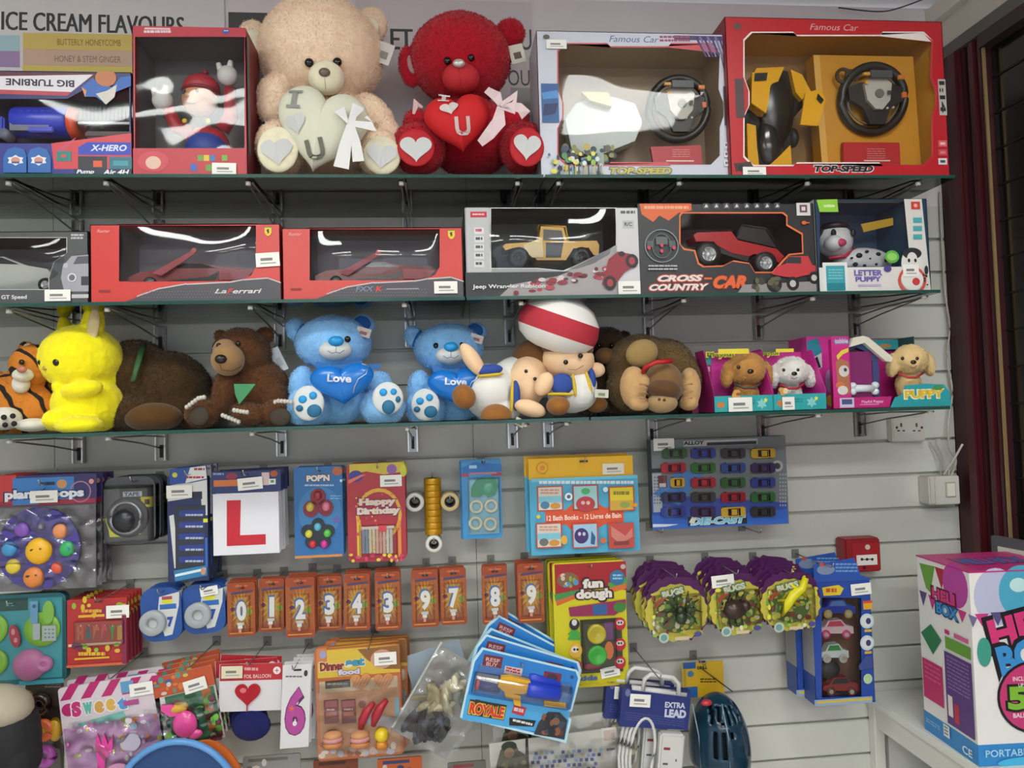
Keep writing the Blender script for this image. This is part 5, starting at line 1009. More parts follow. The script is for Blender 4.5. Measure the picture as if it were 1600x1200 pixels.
# planet pops
t = Th('planet_toy_pack', 'planet bubble toy', 'toy pack', -14, 742, 152, 925, .17, group='x')
g = card(t, .002, back='35305e'); g.v = []; g.f = []; g.fm = []; g.smooth = []
w = t.W/2; zh = t.z(788); g.prism([(-w, zh), (w, zh), (w, t.H), (-w, t.H)], 0, .001, '3a3266')
g.poly([(-14, 743), (26, 743), (14, 788), (-14, 788)], 'c03a3c'); g.rect(20, 746, 116, 787, '3b7cc0'); g.rect(-14, 781, 150, 789, '9c2c44'); g.rect(20, 781, 60, 789, '3b7cc0'); g.oval(97, 756, 8, 7, 'c8905c'); g.ring(126, 768, 17, 15, 'a87a98', t=.0003); g.oval(143, 752, 4, 4, 'd89a90'); g.rect(62, 753, 86, 758, '1e3450')
g.text('planet pops', 70, 773, 124, 18, 'dfe3ea', bold=.05, out='23305e', ow=2.5); g.build('header_card', t.e)
g = t.mb(.006); g.rect(-10, 788, 149, 922, M('7c7a80', .4, 0, 'foil')); g.build('foil_backing', t.e)
g = t.mb(.0); g.oval(63, 856, 65, 64, M('453a8c', .45), 40, t=.008); o = g.build('pop_board', t.e)
for a, b, r, c in ((64, 860, 21, 'e8b020'), (38, 828, 12, '7a4ea8'), (97, 829, 12, 'd88a5a'), (18, 857, 12, '3f8cc0'), (108, 857, 12.5, '34a860'), (24, 884, 12, 'd8c03c'), (92, 886, 9.5, 'd85a44'), (56, 901, 16.5, 'd8803c'), (68, 821, 6, '8a8898')):
    g = t.mb(-.008); g.relief(a, b, r*.55, r, r, M(c, .4))
    if r > 15: g.oval(a-5, b-3, 4, 2, '4a3a20'); g.y -= r*.5*t.sx; g.oval(a-5, b-3, 4, 2, '4a3a20'); g.oval(a+7, b-5, 2, 1.5, '6a4a20')
    if c == '34a860': g.y -= r*.5*t.sx; g.oval(a+2, b-1, 5, 3, '2a6aa8')
    g.build('pop_bubble', t.e)
bag(t, -13, 788, 151, 924, 4, .012, 34); t.sticker(50, 766, 93, 785, 0, -.008)
t.e['label'] = 'planet bubble board in a clear bag, front one of the planet pack row'; stack(t, 3, .028, 'purple planet bubble board pack', jit=1)
peg(69, 757, .19, 'chrome hook holding the planet bubble packs')
# round gadget blister
t = Th('gadget_pack', 'clear blister pack, black round gadget in a silver ring, front one on its peg', 'gadget pack', 163, 745, 243, 850, .15)
g = card(t, .001, 16, back='4c5054'); g.poly([(186, 762), (240, 758), (238, 776), (188, 780)], '2a2c30'); g.rect(192, 768, 222, 776, 'b8bcc0'); g.text('TAPE', 206, 772, 24, 6, '3a4a6a', bold=.04); g.rect(220, 776, 240, 792, 'c8b838'); g.rect(226, 780, 234, 788, '3a3824'); g.poly([(164, 810), (170, 828), (172, 842), (220, 836), (218, 832), (178, 832), (168, 808)], 'd8d82c'); g.rect(166, 838, 232, 848, '5a5c5c'); g.build('blister_card', t.e)
g = t.mb(); k = t.sx; f3 = f3_(t); n = 28; g.tube([f3(200+24*cos(2*pi*i/n), 808+24*sin(2*pi*i/n), -.012) for i in range(n)], 3.4*k, M('a8acb8', .25, .7), 8, True); g.build('silver_ring', t.e)
g = t.mb(); g.ell(f3(199, 812, -.010), (21*k, 16*k, 21*k), M('23252c', .3)); g.lathe(f3(200, 808, -.002), [(0, -.004), (26*k, -.004), (32*k, -.002), (34*k, .003)], M('33363c', .5)); g.build('gadget_body', t.e)
blister(t, 164, 756, 240, 849, .022, mat=BAG); stack(t, 3, .03, 'clear blister pack with a black round gadget', jit=1); peg(210, 752, .17, 'chrome hook holding the round gadget packs')
# bus pack
t = Th('blue_bus_pack', 'narrow blue vehicle pack with white corners, front one on its peg', 'toy pack', 262, 745, 325, 908, .16)
g = card(t, .02, back='1f2c5c'); g.poly([(262, 758), (324, 746), (324, 806), (316, 806), (314, 776), (262, 782)], 'd4d6d4'); g.poly([(265, 806), (272, 804), (280, 886), (272, 888)], 'c8cac8'); g.rect(274, 790, 322, 888, '2c2f3c'); g.rect(300, 768, 316, 780, '20283c')
for i in range(5): g.rect(280, 797+i*18, 320, 806+i*18, '243a86'); g.dashes(290, 803+i*18, 318, 807+i*18, 1, 'a8b4cc', .8)
g.poly([(272, 890), (324, 884), (324, 900), (274, 907)], '2a78a8'); g.poly([(274, 896), (322, 888), (322, 892), (274, 900)], 'd0e4e8'); g.rect(318, 810, 325, 816, 'd0d43c'); g.oval(318, 892, 4, 6, 'c08a70'); g.rect(321, 840, 325, 886, '2c64b8')
g.poly([(266, 732), (324, 728), (324, 750), (300, 754), (266, 756)], '274a94', t=.001); g.poly([(298, 730), (322, 728), (324, 748), (290, 754)], 'd8d8d8'); g.dashes(304, 731, 321, 735, 1, '8a3a4a', .9); g.dashes(292, 744, 320, 748, 1, 'b03038', .8); g.oval(274, 742, 4, 4, 'c8c83c'); g.build('carton', t.e); t.sticker(261, 758, 301, 778, 0)
stack(t, 3, .03, 'narrow blue vehicle pack with white corners', jit=.5); peg(294, 742, .18, 'chrome hook holding the blue vehicle packs')
# learner plates
t = Th('learner_plate_pack', 'white learner plate with a red letter L, front of the stack', 'sign pack', 333, 742, 436, 866, .17)
g = t.mb(); w = t.W/2; g.prism([(-w, 0), (w, 0), (w, t.z(770)), (-w, t.z(770))], 0, .003, 'dcdce4'); g.poly([(355, 781), (377, 781), (375, 836), (415, 836), (415, 852), (354, 852)], 'c01c30'); g.build('learner_plate', t.e)
g = t.mb(.001); g.rect(330, 736, 439, 769, '263468', t=.0008); g.rect(334, 750, 372, 760, 'c87038'); g.oval(362, 744, 9, 5, '8a2c40'); g.rect(409, 738, 421, 758, 'd0b8b8'); g.oval(428, 740, 6, 5, 'a8502c'); g.rect(420, 748, 431, 757, 'd8dcd8'); g.rect(423, 750, 428, 754, '3a9a5a'); g.dashes(333, 739, 350, 743, 1, '8a90b0', .8); g.rect(376, 738, 380, 742, '14182c'); g.build('header_card', t.e)
t.sticker(372, 746, 411, 765, -4); stack(t, 5, .022, 'white learner plate pack', jit=1.2); peg(384, 742, .19, 'chrome hook holding the learner plates')
# pop'n fidget
t = Th('fidget_pack', "blue card of two bubble fidgets, front of the pair left of the candle pack", 'toy pack', 460, 729, 536, 871, .14)
g = card(t, .004, 4, '2b6aa8', hole=(498, 736, 3)); g.text("POP'N", 497, 747, 36, 10, 'dcd8d4', bold=.06, out='6a4a3c', ow=1.6); g.oval(527, 736, 8, 7, 'b0623c'); g.dashes(476, 757, 522, 761, 1, 'a8c0d8', .6); g.rect(461, 867, 535, 871, 'c8884c'); g.oval(500, 800, 34, 40, '3c7cb4'); g.dashes(516, 774, 534, 782, 2, '7cb0d8', .4); g.star(526, 812, 7, 3, 5, '6a5aa8'); g.rect(531, 749, 535, 753, 'c8dce4')
g.build('backing_card', t.e)
g = t.mb(); 
for a, b in ((497, 776), (486, 795), (509, 793)): g.oval(a, b, 12, 13, M('7c2434', .4), t=.004); g.y += .00412
g.build('fidget', t.e)
for a, b, c in ((497, 774, '9a3442'), (485, 792, 'c8b44a'), (510, 791, 'd87a94')): g = t.mb(-.004); g.relief(a, b, 5, 6.5, 7.5, M(c, .3)); g.build('bubble', t.e)
g = t.mb(); g.star(497, 834, 21, 19, 5, M('202c34', .4), t=.004, ph=0); g.y += .004
for i in range(5): a = 2*pi*i/5; g.oval(497+17*sin(a), 834-15*cos(a), 10, 10, M('202c34', .4), t=.004); g.y += .00412
g.build('fidget', t.e)
for a, b, c in ((497, 823, '5ab0cc'), (483, 834, 'd0cc4a'), (512, 833, '5ac04a'), (489, 850, 'c0343f'), (507, 850, 'c43a9a')): g = t.mb(-.004); g.relief(a, b, 5, 6, 6.5, M(c, .3)); g.build('bubble', t.e)
stack(t, 2, .02, 'blue card of two bubble fidgets', jit=1); peg(498, 737, .16, 'chrome hook holding the blue bubble fidget cards')
# candle pack (happy birthday)
t = Th('candle_pack', 'red and orange birthday candle pack with yellow arch, beside the blue fidget card', 'candle pack', 543, 723, 634, 877, .14)
g = card(t, .006, 9, 'a8303c', hole=(590, 731, 9)); g.poly([(546, 724), (632, 723), (632, 738), (600, 742), (572, 736), (546, 740)], 'c8b43c'); g.oval(556, 744, 11, 9, '3f3a8a'); g.oval(612, 733, 8, 8, '8a5aa0'); g.oval(630, 735, 5, 10, 'c8c83c'); g.poly([(544, 756), (572, 742), (564, 742), (544, 750)], 'd8705c')
g.ring(592, 804, 36, 31, 'd8a83c', t=.0003, k=1.15); g.rect(556, 812, 628, 872, 'a8303c'); g.rect(558, 812, 564, 870, 'd8b43c'); g.rect(622, 812, 627, 870, 'd8883c')
g.text('Happy', 590, 785, 58, 14, 'd8c4b8', bold=.07, out='7c2a44', ow=2); g.text('Birthday', 592, 799, 68, 14, 'd8ccc0', bold=.07, out='7c2a44', ow=2); g.blobs(550, 758, 630, 868, 34, ['d8b84a', 'c8485a', 'd87a4a', 'b02c4a'], 1, 2.2); g.blobs(548, 866, 630, 876, 16, ['d8c03c', 'c83a6a'], 2, 4); g.build('backing_card', t.e)
g = t.mb(-.001); 
for i, c in enumerate(['7890a8', '7890a8', 'd0c8a8', 'd0c8a8', 'd0a898', 'd09888', 'd0b0a0', 'd0ccc0', 'c8c8c0']): g.rect(566+i*5.4, 826, 570.4+i*5.4, 864, c, t=.003); g.y += .003
g.rect(566, 822, 616, 826, 'd8d0c4', t=.003); g.rect(592, 820, 604, 830, 'c8404a', t=.003); g.build('candles', t.e)
blister(t, 562, 818, 620, 868, .008); t.sticker(594, 742, 628, 760); stack(t, 2, .02, 'red and orange birthday candle pack with yellow arch', jit=1); peg(590, 731, .16, 'chrome hook holding the red candle packs')
# gold ribbon rolls
def spool(px, py, d, label, col, L=.03, r=14.5):
    w_ = at(px, py, d); e = bpy.data.objects.new('ribbon_roll', None); COL.objects.link(e); e.location = w_; k = (DIST-d)/F; tag(e, label, 'ribbon'); r *= k
    g = MB(); g.lathe((0, 0, 0), [(r*.55, 0), (r*.62, -.002), (r*.95, -.002), (r, 0), (r, L), (r*.6, L)], M(col, .4), 'Y', 28); g.build('ribbon', e)
    g = MB(); g.lathe((0, 0, 0), [(r*.42, L), (r*.42, -.003), (r*.56, -.0035), (r*.60, 0)], M('26241e', .6), 'Y', 24); g.build('core', e)
spool(648, 785, .12, 'white edged ribbon roll on a peg, left of the tall gold ribbon tube', 'd4d4cc', .06); spool(703, 784, .12, 'cream and gold edged ribbon roll on a peg, right of the tall gold ribbon tube', 'd0bc88', .06); spool(678, 850, .12, 'white edged ribbon roll on a peg, below the tall gold ribbon tube', 'd4d4cc', .05, 13)
for a, b, l in ((648, 785, 'left'), (703, 784, 'right'), (678, 850, 'lower')): peg(a, b-3, .13, 'chrome hook carrying the '+l+' ribbon roll')
t = Th('ribbon_tube', 'tall upright tube of gold ribbon rolls beside the white edged rolls', 'ribbon', 663, 747, 690, 836, .10)
for i in range(9):
    g = MB(); r = t.W/2; z = t.H*i/9; L = t.H/9; g.lathe((0, .012, z), [(r*.6, 0), (r*.96, .0003), (r, L*.12), (r, L*.88), (r*.96, L*.99), (r*.6, L)], M('c8961c', .35, .35), 'Z', 28); g.build('gold_roll', t.e)
g = MB(); g.tube([(0, .012, t.H-.002), (0, .03, t.H+.004), (0, .10, t.H+.006)], .002, CHROME, 6); g.build('wire_loop', t.e)
# tape dispenser pack
t = Th('tape_dispenser_pack', 'blue pack with a green tape dispenser and four tape rolls, front of its pair', 'tape pack', 722, 717, 784, 841, .12)
g = card(t, .004, 3, '3f8cc4', hole=(755, 722, 3)); g.poly([(722, 730), (740, 722), (784, 726), (784, 738), (722, 740)], '1f6ab0'); g.rect(733, 727, 745, 732, '9cc0d8'); g.rect(722, 740, 732, 745, 'a83a4a'); g.rect(768, 738, 784, 743, 'a83a4a'); g.rect(733, 738, 776, 741, 'b8788a'); g.rect(732, 746, 780, 834, '86b8cc'); g.rect(724, 836, 782, 841, '2a8cc8'); g.build('backing_card', t.e)
g = t.mb(); f3 = f3_(t); k = t.sx; g.prism([t.P(*p) for p in [(736, 776), (736, 762), (744, 750), (760, 745), (774, 748), (778, 760), (774, 772), (762, 777), (757, 770), (750, 776)]], -.009, -.001, M('2f8a5e', .35)); g.lathe(f3(763, 762, -.010), [(0, .001), (8*k, 0), (9*k, .002)], M('4fa880', .3)); g.build('dispenser', t.e)
for a, b in ((744, 791), (767, 790), (743, 817), (766, 818)):
    g = MB(); g.lathe(f3(a, b, -.010), [(6.5*k, .009), (6.5*k, 0), (10*k, -.001), (11*k, .001), (11*k, .009)], M('cfcfb8', .35)); g.build('tape_roll', t.e)
blister(t, 733, 745, 780, 833, .013); stack(t, 1, .022, 'blue pack with a green tape dispenser', dx=-.006, dz=-.003, jit=0); peg(755, 724, .14, 'chrome hook holding the tape dispenser packs')
# bath books
t = Th('bath_book_pack', 'yellow and light blue bath book set, front of the pair', 'book set', 828, 714, 998, 864, .15)
g = t.mb(); W2 = t.x(991); zt = t.z(747); g.prism([(-t.W/2, .004), (W2, .004), (W2, t.H), (-t.W/2, t.H)], .0, .003, 'e0ac10'); g.box((0, .005, zt/2), (t.W, .018, zt), M('4aa4c8', .35), bev=.001); g.y = -.0044
g.rect(830, 745, 996, 750, '6cc0d8'); g.rect(905, 719, 918, 722, '2a2414'); g.oval(847, 731, 9, 9, 'd08a1c'); g.oval(847, 731, 7.5, 7.5, 'e0ac10'); g.oval(847, 731, 4, 4, 'd08a1c')
g.dashes(842, 751, 990, 757, 1, 'cfe4ec', .8); g.poly([(852, 795), (884, 795), (892, 788), (936, 788), (944, 794), (974, 796), (974, 818), (944, 820), (934, 825), (890, 825), (884, 818), (852, 818)], 'd0502c'); g.text('12 Bath Books - 12 Livres de Bain', 912, 807, 116, 8, 'f0dcd0', bold=.02)
for i, (a, b, c1, c2) in enumerate(((859, 779, 'd0ccc0', 'c86a4a'), (914, 777, '9ac8cc', 'b04040'), (970, 779, 'd8c428', 'c88a3c'), (857, 836, 'd0c8bc', '8a8a70'), (913, 836, '9ac0d8', '3a3470'), (969, 836, 'b84844', 'c86a5c'))):
    g.rect(a-20, b-20, a+20, b+19, 'b84a34' if i != 1 else 'a8443c', t=.001); g.rect(a-18, b-18, a+18, b+17, c1)
    if i in (0, 3): g.rect(a-18, b-4, a+18, b+6, '7cbcd0'); g.oval(a-8, b+10, 7, 6, '4a7ca0' if i == 0 else '6a6a68'); g.oval(a+8, b+11, 8, 5, 'c8903c'); g.dashes(a-15, b-15, a+14, b-6, 2, 'c8907c', .6)
    if i == 1: g.oval(a, b+10, 15, 12, 'b03a40'); g.oval(a-4, b+8, 3, 3, 'd8b0b0'); g.oval(a+4, b+8, 3, 3, 'd8b0b0'); g.oval(a, b-10, 7, 5, '4aac6a')
    if i == 2: g.dashes(a-13, b-12, a+13, b-6, 1, '8a7a20', .9); g.rect(a-18, b+2, a+18, b+17, 'c8a03c'); g.oval(a+5, b+9, 8, 5, '8a9a4a')
    if i == 4: g.oval(a-6, b, 11, 12, '3c2c6c'); g.oval(a-9, b-3, 2.4, 3, 'c8c0d8'); g.oval(a-2, b-3, 2.4, 3, 'c8c0d8'); g.poly([(a+8, b+12), (a+10, b-8), (a+16, b+2), (a+14, b+14)], '2a5a8c')
    if i == 5: g.poly([(a-16, b-16), (a+6, b), (a+17, b-12), (a+17, b+2), (a-2, b+12), (a-16, b)], 'c87a70'); g.rect(a-12, b+8, a+12, b+14, '7c3a34')
g.oval(887, 775, 6, 6, 'e0e8ea'); g.oval(887, 775, 3, 3, '3a6a8c'); g.oval(944, 764, 4, 4, 'd0e8f0'); g.oval(840, 806, 3, 3, 'd8c02c'); g.oval(880, 842, 5, 7, 'd8a83c'); g.oval(941, 843, 5, 4, 'c86a3c'); g.oval(990, 788, 4, 3, 'd88a20'); g.build('book_box', t.e)
t.sticker(941, 724, 975, 741, 0, -.001, c='e0dac8'); stack(t, 1, .024, 'yellow and light blue bath book set', dx=-.008, dz=.006, jit=0); peg(912, 722, .17, 'chrome hook holding the bath book sets')
# die cast set
t = Th('die_cast_car_set', 'grey and blue tray box of twenty small die-cast cars', 'toy box', 1020, 684, 1231, 823, .12)
g = MB(); g.box((0, .02, t.H/2), (t.W, .04, t.H), M('4c5256', .45)); g.build('box_shell', t.e)
g = t.mb(); g.rect(1020, 684, 1231, 823, '6a7274'); g.poly([(1020, 770), (1090, 775), (1231, 790), (1231, 823), (1020, 823)], '27489c'); g.poly([(1020, 800), (1080, 812), (1231, 800), (1231, 823), (1020, 823)], '2a5cb4'); g.rect(1020, 740, 1034, 800, '9aa4b0'); g.poly([(1020, 770), (1060, 735), (1100, 740), (1060, 790)], '3a78b8')
for i in range(9):
    for j in range(3): g.rect(1022+j*4, 745+i*5, 1024+j*4, 747+i*5, '50545c'); g.y += .00012; g.rect(1218+j*4, 740+i*6, 1220+j*4, 743+i*6, 'a0a8b0'); g.y += .00012
g.rect(1068, 687, 1184, 696, 'a8acac'); g.text('ALLOY', 1084, 692, 32, 6, '1c1c20', bold=.05); g.rect(1104, 690, 1182, 695, '26262e'); g.rect(1075, 806, 1167, 820, '17202c'); g.text('DIE-CAST', 1122, 813, 86, 11, '7ac0d8', bold=.05, shear=.2, out='dce4e8', ow=.8); g.poly([(1076, 816), (1082, 806), (1090, 806), (1084, 818)], 'd8d8c8'); g.rect(1028, 743, 1042, 762, '5c2420'); g.rect(1030, 755, 1040, 761, 'b8b4b0'); g.rect(1018, 732, 1036, 738, '14161a'); g.oval(1214, 728, 9, 9, 'a8aca8'); g.oval(1214, 728, 5, 5, '30343a'); g.poly([(1020, 818), (1060, 820), (1040, 823), (1020, 823)], 'c0ccdc'); g.build('printed_tray', t.e)
cc = [['2a5a30', '1f3f8c', '3a3e40', 'b8962c'], ['a02430', '2a6a30', '274a88', '343058'], ['c8a028', 'a02834', '286030', '27408c'], ['2c3058', '3a403e', '9c2030', '2a6a34'], ['26408c', '383058', 'c8a438', '303438']]
for r_ in range(5):
    for c_ in range(4):
        a = 1051+c_*46.5-(r_ == 2 and c_ == 0)*-6; b = 708+r_*22.8; wd = 19 if not (r_ == 2 and c_ == 0) else 11
        if r_ == 0 and c_ == 0: a += 2
        g = t.mb(-.003); bm_ = M(cc[r_][c_], .2); g.poly([(a-wd, b-5), (a-wd+3, b-7.5), (a+wd-3, b-7.5), (a+wd, b-5.5), (a+wd, b+5.5), (a+wd-3, b+7.5), (a-wd+3, b+7.5), (a-wd, b+5)], bm_, t=.006); g.poly([(a-wd*.45, b-5), (a+wd*.55, b-5.6), (a+wd*.55, b+5.6), (a-wd*.45, b+5)], M('15171c', .1), t=.003); g.rect(a-wd*.2, b-4.4, a+wd*.25, b+4.4, bm_, t=.001); g.rect(a+wd*.32, b-5.6, a+wd*.36, b+5.6, bm_); g.y += .0098
        for sx in (-.62, .62): g.rect(a+sx*wd-2.5, b-8.2, a+sx*wd+2.5, b+8.2, '101012'); g.y += .00012
        g.y -= .0098; g.build('toy_car', t.e)
filmsheet(t, 1036, 696, 1214, 808, y=-.018, amp=.003, fr=12, seed=6); t.sticker(1021, 685, 1053, 704, 0, -.001)
for a in (1032, 1184): peg(a, 832, .11, 'chrome hook under the '+('left' if a == 1032 else 'right')+' corner of the die-cast car box')
# play food / cutlery tray
t = Th('cutlery_playset', 'teal tray playset with green plates and pink teapot lid, left edge', 'toy pack', -60, 929, 104, 1070, .15)
g = card(t, .02, 12, '2a6a74'); g.rect(-58, 936, 98, 1062, '3b98a4'); g.rect(-60, 936, 44, 956, '1f4a48'); g.dashes(10, 942, 22, 948, 1, '6aa09c', .8); g.poly([(98, 935), (103, 940), (102, 1060), (97, 1064)], '1f5058'); g.rect(30, 1062, 100, 1069, '4aa0b0'); g.build('tray', t.e)
f3 = f3_(t); k = t.sx; lg = M('86c03a', .35)
for a, b, r in ((68, 982, 28), (-12, 982, 26), (-8, 1034, 22)): g = MB(); g.lathe(f3(a, b, -.006), [(0, .002), (r*.6*k, .002), (r*k, -.003), (r*k, .003)], lg, 'Y', 28); g.build('toy_plate', t.e)
g = t.mb(-.008); g.rect(51, 938, 63, 972, M('6aa0c8', .4), t=.003); g.rect(56, 972, 67, 997, 'b0b8bc', t=.002); g.oval(58, 945, 3, 3, '3a6a80'); g.build('toy_knife', t.e)
g = t.mb(-.008); g.oval(79, 955, 9, 18, M('8ac44a', .4), t=.003); g.rect(70, 975, 92, 999, 'b4bcb8', t=.002)
for i in range(3):
    for j in range(3): g.rect(74+i*6, 980+j*6, 77+i*6, 982+j*6, '3a8a94')
g.build('toy_spatula', t.e)
g = t.mb(-.008); g.oval(27, 992, 8, 18, M('a83044', .4), t=.004, rot=-12); g.oval(25, 985, 3, 5, 'd08890'); g.oval(29, 998, 3, 4, 'd08890'); g.build('toy_shaker', t.e)
g = MB(); g.lathe(f3(48, 1038, -.004), [(26*k, .002), (25*k, -.006), (12*k, -.012), (0, -.013)], M('c878a8', .35)); g.lathe(f3(72, 1036, -.006), [(13*k, .002), (12*k, -.008), (5*k, -.010), (4*k, -.004), (0, -.004)], M('d084b4', .35)); g.build('toy_teapot', t.e)
filmsheet(t, -58, 932, 101, 1066, y=-.022, amp=.004, seed=7); peg(20, 944, .16, 'chrome hook holding the teal cutlery playset')
# happy birthday letter candles
t = Th('letter_candle_pack', 'red letter candle pack, front one on its peg', 'candle pack', 105, 935, 199, 1040, .16)
g = card(t, .006, 2, 'a82a2c', hole=(154, 940, 6)); g.blobs(106, 936, 198, 966, 16, ['8aa83a', 'c8b02c', '8a2448', 'b83a2c'], 2, 6); g.rect(123, 960, 164, 964, 'd8a82c'); g.dashes(128, 952, 160, 957, 1, 'd8a040', .9); g.rect(118, 968, 194, 1008, 'a83430')
for i, (c, ch) in enumerate(zip(['c85a3c', '2a6a70', 'c8683c', 'd0484c', '4a9a3c', 'c89a2c'], 'HAPPYB')): g.rect(126+i*12.5, 976, 128+i*12.5, 979, 'd8c8a8')
g.rect(108, 1004, 190, 1008, 'd8c4a8'); g.blobs(108, 1006, 192, 1016, 10, ['8ab03a', 'c8a82c', 'd0a83c', '6a2a4c'], 3, 6); g.rect(118, 1026, 172, 1029, 'd8a82c'); g.dashes(124, 1018, 166, 1024, 1, 'd8a83c', .9); g.rect(106, 1036, 198, 1040, 'c8603c'); g.rect(192, 960, 199, 1036, '7c2448'); g.build('backing_card', t.e)
g = t.mb(-.003)
for i, c in enumerate(['c85a3c', '2a6a70', 'c8683c', 'd0484c', '4a9a3c', 'c89a2c']): g.text('HAPPYB'[i], 126.5+i*12.5, 988, 10, 22, c, bold=.1); g.y += .00012
g.build('candles', t.e); blister(t, 117, 966, 196, 1010, .009, mat=BAG); t.sticker(167, 945, 203, 965)
stack(t, 4, .022, 'red letter candle pack', jit=1.5); peg(156, 938, .18, 'chrome hook holding the red letter candle packs')
# adhesive tape packs
for j, (x0, y0, x1, y1, lb) in enumerate(((220, 918, 284, 1002, 'left'), (285, 912, 352, 990, 'right'))):
    t = Th('tape_pack', 'blue card with a clear tape roll, front one of the '+lb+' tape peg', 'tape pack', x0, y0, x1, y1, .15-.01*j, rot=-2)
    cx, cy = (x0+x1)/2, (y0+y1)/2; g = card(t, .003, 20, '1f4c94'); g.poly([(cx-2, y0+14), (x1-2, y0+8), (x1-4, y0+30), (cx+16, y1-10), (cx+4, y1-8), (cx-6, cy)], 'c8ccc8'); g.oval(cx+10, y0+22, 9, 4, 'd0d02c'); g.rect(cx-2, y0+26, cx+24, y0+34, '2c64b0'); g.text('7', cx+14, y1-30, 10, 16, '28489c', bold=.08); g.rect(cx+2, y0+14, cx+18, y0+19, 'a84858'); g.build('backing_card', t.e)
    f3 = f3_(t); k = t.sx; g = MB(); g.lathe(f3(cx-12+j*4, y1-30, -.014), [(8*k, .013), (8*k, .0), (12*k, -.001), (19*k, 0), (20.5*k, .002), (20.5*k, .013)], M('9fa6aa', .25)); g.lathe(f3(cx-12+j*4, y1-30, -.012), [(0, .008), (8*k, .008)], 'c0c4c4'); g.build('tape_roll', t.e)
    stack(t, 3, .022, 'blue tape roll card, '+lb+' tape peg', jit=3)
    if j: t.sticker(cx-4, y0+4, cx+24, y0+18, -6)
    peg(cx, y0+8, .17, 'chrome hook holding the '+lb+' tape cards')
# numeral candles
NUM = [(355, 910, 399, 994, '0', 0, .145), (405, 904, 444, 987, '1', 1, .13), (446, 902, 492, 996, '2', 0, .16), (495, 900, 534, 985, '3', 1, .13), (537, 896, 578, 985, '4', 1, .14), (586, 893, 626, 985, '3', 0, .14), (643, 890, 685, 980, '9', 0, .14), (688, 887, 729, 976, '7', 0, .14), (753, 884, 793, 975, '8', 0, .14), (809, 880, 850, 973, '9', 0, .14)]
pos = ['the far left of the row', 'beside the 0', 'overlapping the 3', 'between the 2 and the 4', 'left of the lone 3', 'left of the wide gap', 'left of the 7', 'right of the middle 9', 'second from the right end', 'the right end of the row']
for i, (x0, y0, x1, y1, dg, rt, d) in enumerate(NUM):
    cx = (x0+x1)/2; h = y1-y0; t = Th('numeral_candle_pack', 'orange card with numeral candle '+dg+', '+pos[i], 'candle pack', x0, y0, x1, y1, d, group=None, rot=rt)
    g = card(t, .004, 4, '94401e', hole=(cx, y0+9, 5)); g.rect(x0+1, y0+14, x1-1, y1-12, '9c5426'); cy = y0+h*.52
    g.star(cx, cy, 19, 10, 18, 'b8801c', k=1.8); g.star(cx, cy, 16, 7, 14, 'c89c28', k=1.7, ph=.1); g.poly([(cx-16, y0+15), (cx+18, y0+13), (cx+18, y0+16), (cx-16, y0+19)], '4a3a5c'); g.rect(cx-10, y0+4, cx+10, y0+7, 'c85a2c'); g.oval(cx-13, cy-2, 4, 3, '6a2444'); g.oval(cx+13, cy+2, 4, 5, '7a9a30'); g.rect(x0+4, y1-6, x1-4, y1-4, 'c88a3c'); g.build('backing_card', t.e)
    g = t.mb(-.003); sh = .0; g.text(dg, cx, cy-1, 18 if dg != '1' else 10, 34, '3f6cac', bold=.09); g.text(dg, cx+.8, cy+.6, 15.5 if dg != '1' else 8, 31, 'eeece6', bold=.05); g.build('numeral_candle', t.e)
    g = t.mb(-.003); g.rect(cx-5.5, cy+18, cx+5.5, cy+22, 'd4d0cc', t=.003); g.rect(cx-3.5, cy+22, cx+3.5, cy+27, 'd0ccc8', t=.003); g.rect(cx-2, cy+27, cx+2, cy+33, 'c88a7c', t=.002); g.build('candle_holder', t.e)
    blister(t, cx-14, cy-24, cx+14, cy+34, .008)
    t.e['group'] = 'numeral candle packs'
    for q in range(1, 3 if i in (0, 2, 4, 5, 9) else 2):
        o = dup(t.e, t.e.location+Vector((random.uniform(-.003, .003), .018*q, .002*q)), 'orange numeral candle card behind the front one, '+pos[i]+(', rear one' if q == 2 else ''), (0, R(rt+random.uniform(-1, 1)), 0))
    peg(cx, y0+8, d+.02, 'chrome hook of the numeral candle '+dg+', '+pos[i])
# fun dough
t = Th('dough_pack', 'yellow and red modelling dough pack with fruit faces, front of the pair', 'toy pack', 866, 877, 980, 1072, .15)
g = card(t, .012, 6, 'c8c018', hole=(922, 886, 3)); g.poly([(867, 879), (979, 879), (979, 925), (940, 918), (867, 930)], '9c1c24'); g.poly([(866, 928), (905, 922), (905, 930), (868, 940)], '3a8a4a'); g.poly([(868, 938), (905, 928), (905, 934), (870, 946)], 'c8602c'); g.poly([(950, 910), (979, 902), (979, 912), (950, 920)], '4a9a3a'); g.poly([(950, 918), (979, 912), (979, 920), (952, 926)], 'c86a2c')
g.oval(887, 906, 17, 12, '7a5a3c'); g.blobs(874, 896, 900, 918, 12, ['4a8ab0', 'c8b8a8', '8a9a3c', 'b83c3c'], 2, 5); g.oval(964, 902, 12, 12, '2a6a94'); g.dashes(957, 897, 972, 907, 2, '8ab8d0', .6); g.oval(973, 885, 4, 4, 'b8a8a0')
g.text('fun', 926, 911, 32, 15, 'd8d4cc', bold=.06, out='3a1c24', ow=3); g.text('dough', 928, 929, 56, 19, 'd8d4cc', bold=.06, out='3a1c24', ow=3); g.poly([(888, 946), (978, 938), (978, 950), (960, 962), (890, 960)], '8a2450'); g.rect(926, 944, 948, 960, '2a5a94'); g.oval(968, 948, 10, 8, '3a7a34')
